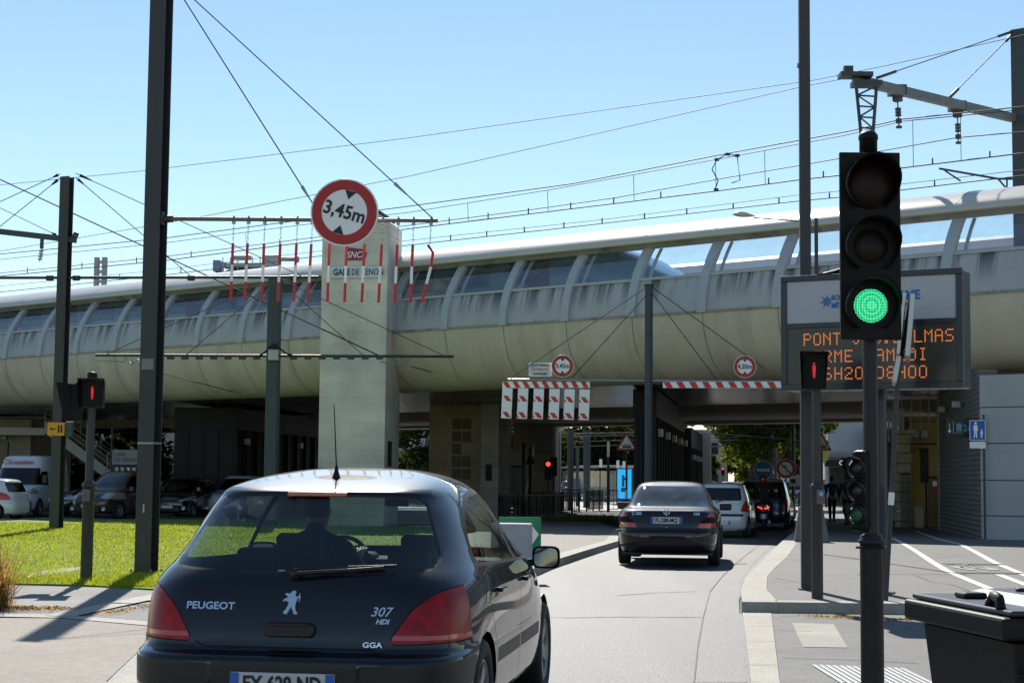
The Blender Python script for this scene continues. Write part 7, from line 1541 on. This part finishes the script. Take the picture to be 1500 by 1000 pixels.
tram_sign('red triangle tram warning sign partly hidden behind the pedestrian signal', 1204, 649, 70, .42)
def tlight(label, x, y, Y, lit=None, h2=.9, grp=None):
    r, h = wsign('traffic_light', label, x, y, Y, 'traffic light'); r['group'] = grp or 'small traffic lights down the street'; sgn_post(r, h+.3, .05, M_pole); MB().box(-.16, .16, -.06, .08, h-.42, h+.42).build('housing', M_house, r, .03)
    for k, (nm_, dz) in enumerate((('red_lens', .26), ('amber_lens', 0), ('green_lens', -.26))):
        m = M_rl if k == 0 else M_al
        if lit == k: m = mat('lit_red', (1, .05, .04), .4, emit=1.8) if k == 0 else mat('lit_green', (.05, .9, .4), .4, emit=3)
        MB().prism(circ(.10, 16, 0, h+dz), -.085, -.06).build(nm_, m, r)
        mb = MB(); visor(mb, .12, .14, 0, h+dz, -.06, n=12); mb.build('visor', M_house, r)
    return r
tlight('red traffic light beside the beige stair block at the tram stop', 803, 688, 74, 0)
tlight('dark unlit traffic light facing sideways right next to the red one at the tram stop', 811, 683, 75, None)
tlight('distant red traffic light in the middle of the street gap, left one', 1054, 692, 185, 0)
tlight('distant red traffic light in the middle of the street gap, right one', 1059, 690, 170, 0)
tlight('distant red traffic light in front of the plane trees above the white hatchback', 1101, 690, 120, 0)
tlight('distant green traffic light highest in the street gap', 1059, 683, 210, 2)
# street lamps and poles
def pole_far(label, x, y_top, Y, w_=.09, arm=None, name='tram_pole', cat='pole', m=None):
    t = at(x, y_top, Y); r = thing(name, label, cat, (t.x, Y, g(Y)), R(-9), 'slender poles beyond the viaduct'); MB().tube([(0, 0, 0), (0, 0, t.z-g(Y))], w_, 10).build('post', m or M_pole2, r)
    if arm:
        mb = MB(); mb.tube([(0, 0, t.z-g(Y)-.2), (arm, 0, t.z-g(Y)-.1)], .04, 6); mb.build('arm', M_pole2, r)
    return r
pole_far('grey pole with a side arm behind the no turning sign', 1162, 622, 74, .09, -2.2)
pole_far('dark pole in front of the plane trees right of the motorcyclist', 1136, 655, 80, .07)
pole_far('thick grey tram pole left of the tram stop shelters', 860, 630, 95, .20, -5)
pole_far('thin tram pole beside the black pier at the tram stop', 836, 630, 88, .17, 4)
pole_far('grey pole carrying a white vertical panel at the tram stop', 891, 648, 84, .06)
pole_far('white fronted pole close to the road sign at the tram stop', 846, 655, 100, .10)
pole_far('pole with camera arm beside the distant lights', 1041, 650, 110, .06, 1.2)
pole_far('slim pole behind the scooter near the shop fronts', 1142, 690, 72, .05)
# tram stop: shelters, panels, railings
def shelter(label, x, Y, w_):
    r = local('tram_shelter', label, 'shelter', x, Y, rz=R(-9), group='glass shelters of the tram stop'); 
    for k in range(3): MB().tube([(k*w_/2, 0, 0), (k*w_/2, 0, 2.4)], .05, 8).build('post', M_pole, r)
    MB().box(-.3, w_+.3, -1.0, .8, 2.4, 2.52).build('roof', mat('shelter_roof', (.25, .25, .25), .5), r, .02); MB().box(.05, w_-.05, .2, .22, .3, 2.2).build('glass', glassmat('shelter_glass', (.55, .6, .62), .08, dirt=.5), r); MB().box(.2, w_-.2, -.1, .25, .42, .5).build('bench', M_steel, r, .02); return r
shelter('glass tram shelter left of the standing person', 858, 112, 3.0); shelter('glass tram shelter left of the bright blue poster panel', 893, 108, 1.6); shelter('glass shelter furthest left at the tram stop', 822, 122, 2.4)
pc = local('poster_panel', 'bright blue backlit poster panel at the tram stop', 'poster panel', 903, 100, rz=R(-9)); MB().box(0, 1.0, 0, .2, .35, 2.35).build('frame', M_pole2, pc, .03); MB().box(.08, .92, -.01, 0, .5, 2.25).build('poster', mat('poster_blue', (.02, .42, .85), .4, emit=.55), pc); MB().box(.4, .6, .02, .18, 0, .4).build('foot', M_pole, pc)
mb = MB(); 
for (a, b, c, d) in ((.35, .5, 1.2, 1.9), (.3, .6, .9, 1.15), (.45, .7, 1.6, 1.75)): mb.box(a, b, -.015, -.01, c, d)
mb.build('poster_print', mat('poster_dark', (.05, .1, .15), .5), pc)
for x, y0, y1, lab in ((878, 672, 684, 'first'), (903, 674, 686, 'second'), (912, 675, 686, 'third')):
    a, b = at(x, y0, 104), at(x+3, y1, 104); r = thing('white_screen_panel', '%s narrow white vertical screen panel above the shelters, from the left' % lab, 'panel', (a.x, 104, g(104)), 0, 'white vertical panels above the tram stop'); MB().box(0, b.x-a.x+.05, 0, .05, b.z-g(104), a.z-g(104)).build('panel', M_white, r); MB().tube([(.05, .05, 0), (.05, .05, b.z)], .04, 6).build('post', M_pole2, r)
a = at(889, 645, 84); r = thing('white_screen_panel', 'tallest white vertical screen panel beside the tram warning sign', 'panel', (a.x, 83.8, g(84)), 0, 'white vertical panels above the tram stop'); MB().box(0, .13, 0, .05, a.z-.6, a.z+.15).build('panel', M_white, r)
def railing(label, xa, xb, Ya, Yb, h=1.0, sp=.16, grp='guard railings of the tram crossing'):
    a = Vector((X2(xa, Ya), Ya, g(Ya))); b = Vector((X2(xb, Yb), Yb, g(Yb))); d = b-a; L_ = math.hypot(d.x, d.y); r = thing('guard_railing', label, 'railing', a, math.atan2(d.y, d.x), grp)
    mb = MB(); mb.box(0, L_, -.025, .025, h-.05, h); mb.box(0, L_, -.02, .02, .1, .14); n = int(L_/sp)
    for k in range(n+1): mb.box(k*L_/n-.012, k*L_/n+.012, -.012, .012, .1, h-.04)
    for k in range(int(L_/1.6)+1): mb.box(k*1.6-.03, k*1.6+.03, -.03, .03, 0, h+.02)
    mb.build('rails', M_black, r); return r
railing('long dark guard railing in the shade beside the stairs', 733, 845, 66, 72); railing('dark guard railing just above the long shaded one, further back', 770, 850, 78, 82)
railing('sunlit guard railing left of the thick tram pole', 826, 850, 86, 86, 1.1); railing('sunlit guard railing right of the thick tram pole', 860, 884, 84, 88, 1.1); railing('short guard railing beside the black pier', 893, 906, 86, 86, 1.1); railing('guard railing on the right pavement behind the signs', 1138, 1175, 84, 84)
# station block, information board, clock post beside the stairs
sb = local('station_block', 'beige station lift block with black display under the second viaduct', 'building', 752, 82, rz=R(-7)); MB().box(0, 2.1, 0, 3, 0, 4.6).build('wall', bricked('lift_stone', (.32, .27, .20), (.28, .24, .18), (.16, .14, .1), .9, .5), sb); MB().box(.9, 2.0, -.3, 0, 2.9, 4.4).build('upper_panel', mat('panel_grey', (.13, .14, .16), .6), sb); MB().box(-1.1, 0, -.3, 0, 2.1, 3.3).build('black_display', M_ink, sb, .01)
sb2 = local('station_block', 'beige wall block carrying a dark clock panel beside the red traffic light', 'building', 778, 84, rz=R(-7)); MB().box(0, 1.25, 0, 3, 0, 2.9).build('wall', MT['lift_stone'], sb2); MB().box(.15, 1.0, -.04, 0, 2.0, 2.6).build('clock_panel', M_ink, sb2); MB().box(.9, 1.5, 0, .5, 0, 5.2).build('column', mat('column_cream', (.42, .4, .33), .8), sb2); MB().bar((1.3, -.3, 3.9), (2.6, -.3, 4.9), .12).build('brace', M_white, sb2)
ib = local('information_board', 'black framed notice board with pale sheets beside the stairs', 'notice board', 744, 70, rz=R(-6)); MB().box(0, .75, 0, .06, .55, 2.2).build('frame', M_ink, ib, .01); MB().box(.08, .62, -.01, 0, .65, 2.1).build('sheets', mat('dull_paper', (.28, .28, .29), .8, var=.15, vs=6), ib)
for x, y, lab in ((767, 648, 'tall dark post with a black loudspeaker horn beside the notice board'), (777, 655, 'dark post with an owl shaped pictogram panel seen from behind')):
    t = at(x, y, 72); r = thing('dark_post', lab, 'pole', (t.x, 72, g(72)), 0); MB().tube([(0, 0, 0), (0, 0, t.z-g(72))], .07, 8).build('post', M_black, r); MB().add([(-.45, 0, t.z-.8), (0, 0, t.z-.75), (0, 0, t.z-1.6), (-.45, .2, t.z-.85)], [(0, 1, 2), (3, 2, 1), (0, 2, 3)]).build('horn', M_black, r) if x == 767 else MB().prism([(-.2, t.z-.5), (.2, t.z-.5), (0, t.z+.1)], 0, .04).build('panel', M_black, r)
# parked cars and small far traffic at the tram stop
for x, Y, hd, m, lab in ((838, 128, 186, M_wp, 'pale car facing the camera behind the railings with a sun glint'), (868, 134, 178, M_wp, 'white car far behind the tram stop railings')):
    p = Vector((X2(x, Y), Y, g(Y))); car('small_car', lab, p, R(-hd), hat, m, .29, (.62, 2.98), [[(.62, 1.05), (.72, 1.28), (.95, 1.38), (1.36, 1.41), (1.38, 1.0)]], None, [(-.6, 1.04), (.6, 1.04), (.5, 1.38), (-.5, 1.38)], w_=.80, n=1, M=24, group='small cars far down the street')
for x, Y, m, lab in ((1075, 118, M_navyp, 'dark car far down the street between the white hatchback and the trees'), (1066, 150, M_wp, 'pale car furthest down the street under the traffic lights')):
    p = Vector((X2(x, Y), Y, g(Y))); car('small_car', lab, p, R(-6), hat, m, .29, (.62, 2.98), [[(.62, 1.05), (.72, 1.28), (.95, 1.38), (1.36, 1.41), (1.38, 1.0)]], [(-.6, 1.03), (.6, 1.03), (.55, 1.38), (-.55, 1.38)], None, w_=.80, n=1, M=24, group='small cars far down the street')
# buildings
def building(label, x, Y, w_, d_, h, m, rz=R(-9), rows_=3, cols=5, base=None, roof=None, wz=1.3, name='building'):
    r = local(name, label, 'building', x, Y, rz=rz); MB().box(0, w_, 0, d_, -.3, h).build('wall', m, r)
    for j in range(rows_):
        for i in range(cols):
            x0 = w_*(i+.3)/cols; z0 = (h/rows_)*(j+.3); f = MB().box(x0, x0+w_*.4/cols, -.03, .02, z0, z0+wz).build('window', mat('window_frame', (.35, .35, .36), .5), r); MB().box(x0+.06, x0+w_*.4/cols-.06, -.04, -.03, z0+.06, z0+wz-.06).build('pane', mat('dark_pane', (.03, .04, .05), .08), f)
    MB().box(-.2, w_+.2, -.25, d_+.2, h, h+.3).build('roof', roof or mat('roof_grey', (.2, .19, .18), .7), r, .02); return r
M_cr = mat('cream_wall', (.40, .37, .31), .85, var=.08, vs=.5); M_gw = mat('white_wall', (.48, .50, .52), .7, var=.06, vs=.5)
b_ = building('white and glass fronted shop building with a COIFFURE sign on its dark awning', 1212, 102, 5.2, 10, 5.9, M_gw, rows_=1, cols=2, wz=1.5)
MB().box(-.2, 5.2, -1.0, 0, 2.55, 2.95).build('awning', M_ink, b_); MB().box(2.2, 3.9, -1.2, -.9, 3.5, 4.9).build('dark_panel', M_ink, b_); MB().box(.1, 5.0, -.05, 0, .2, 2.5).build('shop_window', mat('shop_glass', (.04, .06, .05), .1), b_); MB().box(-.1, 5.1, -.4, 0, 3.1, 3.4).build('balcony', mat('balcony_grey', (.3, .3, .3), .7), b_)
text('lettering', 'COIFFURE', .38, mat('neon_white', (.6, .65, .8), .5, emit=.4), b_, (1.5, -1.02, 2.76), bold=.01)
b2_ = building('tall pale building with balconies on the right behind the shops', 1180, 150, 12, 10, 8.5, M_cr, rows_=3, cols=5)
building('low cream house row behind the signs on the right of the street', 1130, 185, 14, 8, 6, M_cr, rows_=2, cols=6); building('long cream building behind the dark trees at the tram stop', 700, 175, 26, 8, 6.5, M_cr, rows_=2, cols=10)
building('orange rendered building behind the pale tower', 560, 120, 9, 8, 3.3, mat('orange_wall', (.34, .15, .07), .85), rows_=1, cols=4); building('long pale building behind the trees on the far left', -60, 150, 34, 10, 7, M_cr, rows_=2, cols=12)
building('grey building closing the view left of the pale tower', 330, 135, 16, 8, 6, M_gw, rows_=2, cols=7)
vg = thing('shop_sign', 'yellow grape shaped hanging shop sign left of the shop building', 'sign', at(1206, 667, 90), 0); MB().prism([(-.45, .3), (.45, .3), (.3, 0), (.1, -.4), (-.1, -.4), (-.3, 0)], 0, .05).build('panel', mat('sign_yellow', (.45, .42, .10), .6), vg); MB().box(-.4, .4, 0, .05, .36, .5).build('white_strip', M_white, vg)
# roof plant seen above the left part of the canopy
hv = thing('rooftop_plant', 'roof ducts and ventilation boxes above the left part of the canopy', 'roof plant', at(312, 404, 112), R(-4)); pxm = 112/2430
MB().prism([(-8*pxm, -90*pxm), (0, 0), (45*pxm, 18*pxm), (130*pxm, 14*pxm), (160*pxm, -90*pxm)], 0, 8).build('roof_gable', mat('brown_roof', (.13, .11, .10), .8), hv)
mb = MB(); mb.tube([(35*pxm, -1, 24*pxm), (62*pxm, -1, 24*pxm)], 4*pxm, 12); mb.tube([(90*pxm, -1, 22*pxm), (128*pxm, -1, 22*pxm)], 3.2*pxm, 12); mb.tube([(128*pxm, -1, 22*pxm), (132*pxm, -1, 22*pxm)], 5*pxm, 12); mb.build('duct', mat('duct_grey', (.32, .34, .35), .4, metal=.4), hv)
mb = MB(); mb.box(6*pxm, 16*pxm, -1.2, 0, 4*pxm, 20*pxm); mb.build('small_unit', mat('unit_blue', (.15, .25, .33), .5), hv); MB().box(82*pxm, 102*pxm, -1.2, 0, 8*pxm, 28*pxm).build('box_unit', M_steel, hv, .05); MB().box(20*pxm, 80*pxm, -1.2, 0, 10*pxm, 16*pxm).build('walkway', M_steel, hv)
for k in range(6): MB().box((20+k*11)*pxm, (21+k*11)*pxm, -1.2, -1.1, 0, 24*pxm).build('support', M_steel, hv)
for i, x in enumerate((1141, 1149, 1158, 1170)):
    Y = 66+i*5; r = thing('bollard', '%s slim dark bollard on the right kerb beyond the viaduct, from the left' % nm[i], 'bollard', (X2(x, Y), Y, g(Y)+.13), 0, 'bollards on the right kerb'); MB().lathe([(.05, 0), (.05, .85), (.06, .87), (.06, .95), (.03, 1.0), (0, 1.0)], 12).build('post', M_pole, r)
wb = thing('shop_board', 'long white board with a red band behind the motorcyclist', 'sign', at(1112, 702, 120), R(-6)); MB().box(0, 2.2, 0, .1, 0, .55).build('panel', M_white, wb); MB().box(.9, 1.7, -.01, 0, .15, .4).build('red_band', M_red, wb)
dvv = Vector((X2(1160, 105), 105, g(105))); car('parked_car', 'white van like car parked among the shop fronts on the right', dvv, R(-12), mpv, M_wp, .32, (.75, 3.3), [[(.7, 1.1), (.85, 1.45), (1.2, 1.58), (1.7, 1.6), (1.7, 1.08)]], [(-.68, 1.08), (.68, 1.08), (.6, 1.56), (-.6, 1.56)], None, w_=.88, n=1, M=24)
# tram overhead wires beyond
for i, (a, b, Y) in enumerate(((( 800, 640), (1175, 632), 90), ((800, 648), (1175, 637), 96), ((1040, 634), (1176, 645), 84), ((830, 655), (1176, 640), 100))):
    tag(MB().tube([at(*a, Y), at(*b, Y+4)], .02, 5).build('tram_span_wire', M_wire), 'thin tram span wire crossing the street beyond the viaduct', 'wire', 'tram span wires beyond the viaduct')
# weeds at the island edge
rnd = random.Random(9); vs = []; fs = []
for cx, Y, n in ((845, 62.5, 160), (852, 61, 120), (885, 63, 200), (820, 60, 80)):
    X = X2(cx, Y)
    for k in range(n):
        a = rnd.uniform(0, 6.28); L = rnd.uniform(.1, .45); x0, y0 = X+rnd.gauss(0, .25), Y+rnd.gauss(0, .2); i0 = len(vs); z = g(Y)+.02; vs += [(x0-.02, y0, z), (x0+.02, y0, z), (x0+math.cos(a)*L*.5, y0+math.sin(a)*L*.3, z+L)]; fs.append((i0, i0+1, i0+2))
tag(MB().add(vs, fs).build('weeds', M_leafy), 'weeds growing along the tram track edge', 'weeds', kind='stuff')
mc = thing('parked_motorcycle', 'dark motorcycle parked on the right pavement behind the signs', 'motorcycle', (X2(1146, 80), 80, g(80)+.13), R(70))
for y in (0, 1.4): MB().lathe([(.2, -.05), (.3, -.04), (.3, .04), (.2, .05)], 20, Matrix.Translation((0, y, .3)) @ Matrix.Rotation(R(90), 4, 'Y')).build('wheel', M_rub, mc)
mb = MB(); mb.cbox((0, .7, .6), (.28, .7, .4)); mb.tube([(0, 1.4, .3), (0, 1.15, 1.0)], .04, 8); mb.build('frame', M_sc, mc, .06, 2); MB().cbox((0, .4, .85), (.25, .7, .1)).build('saddle', M_rub, mc, .03); MB().tube([(-.35, 1.1, 1.05), (.35, 1.1, 1.05)], .02, 6).build('handlebar', M_black, mc)
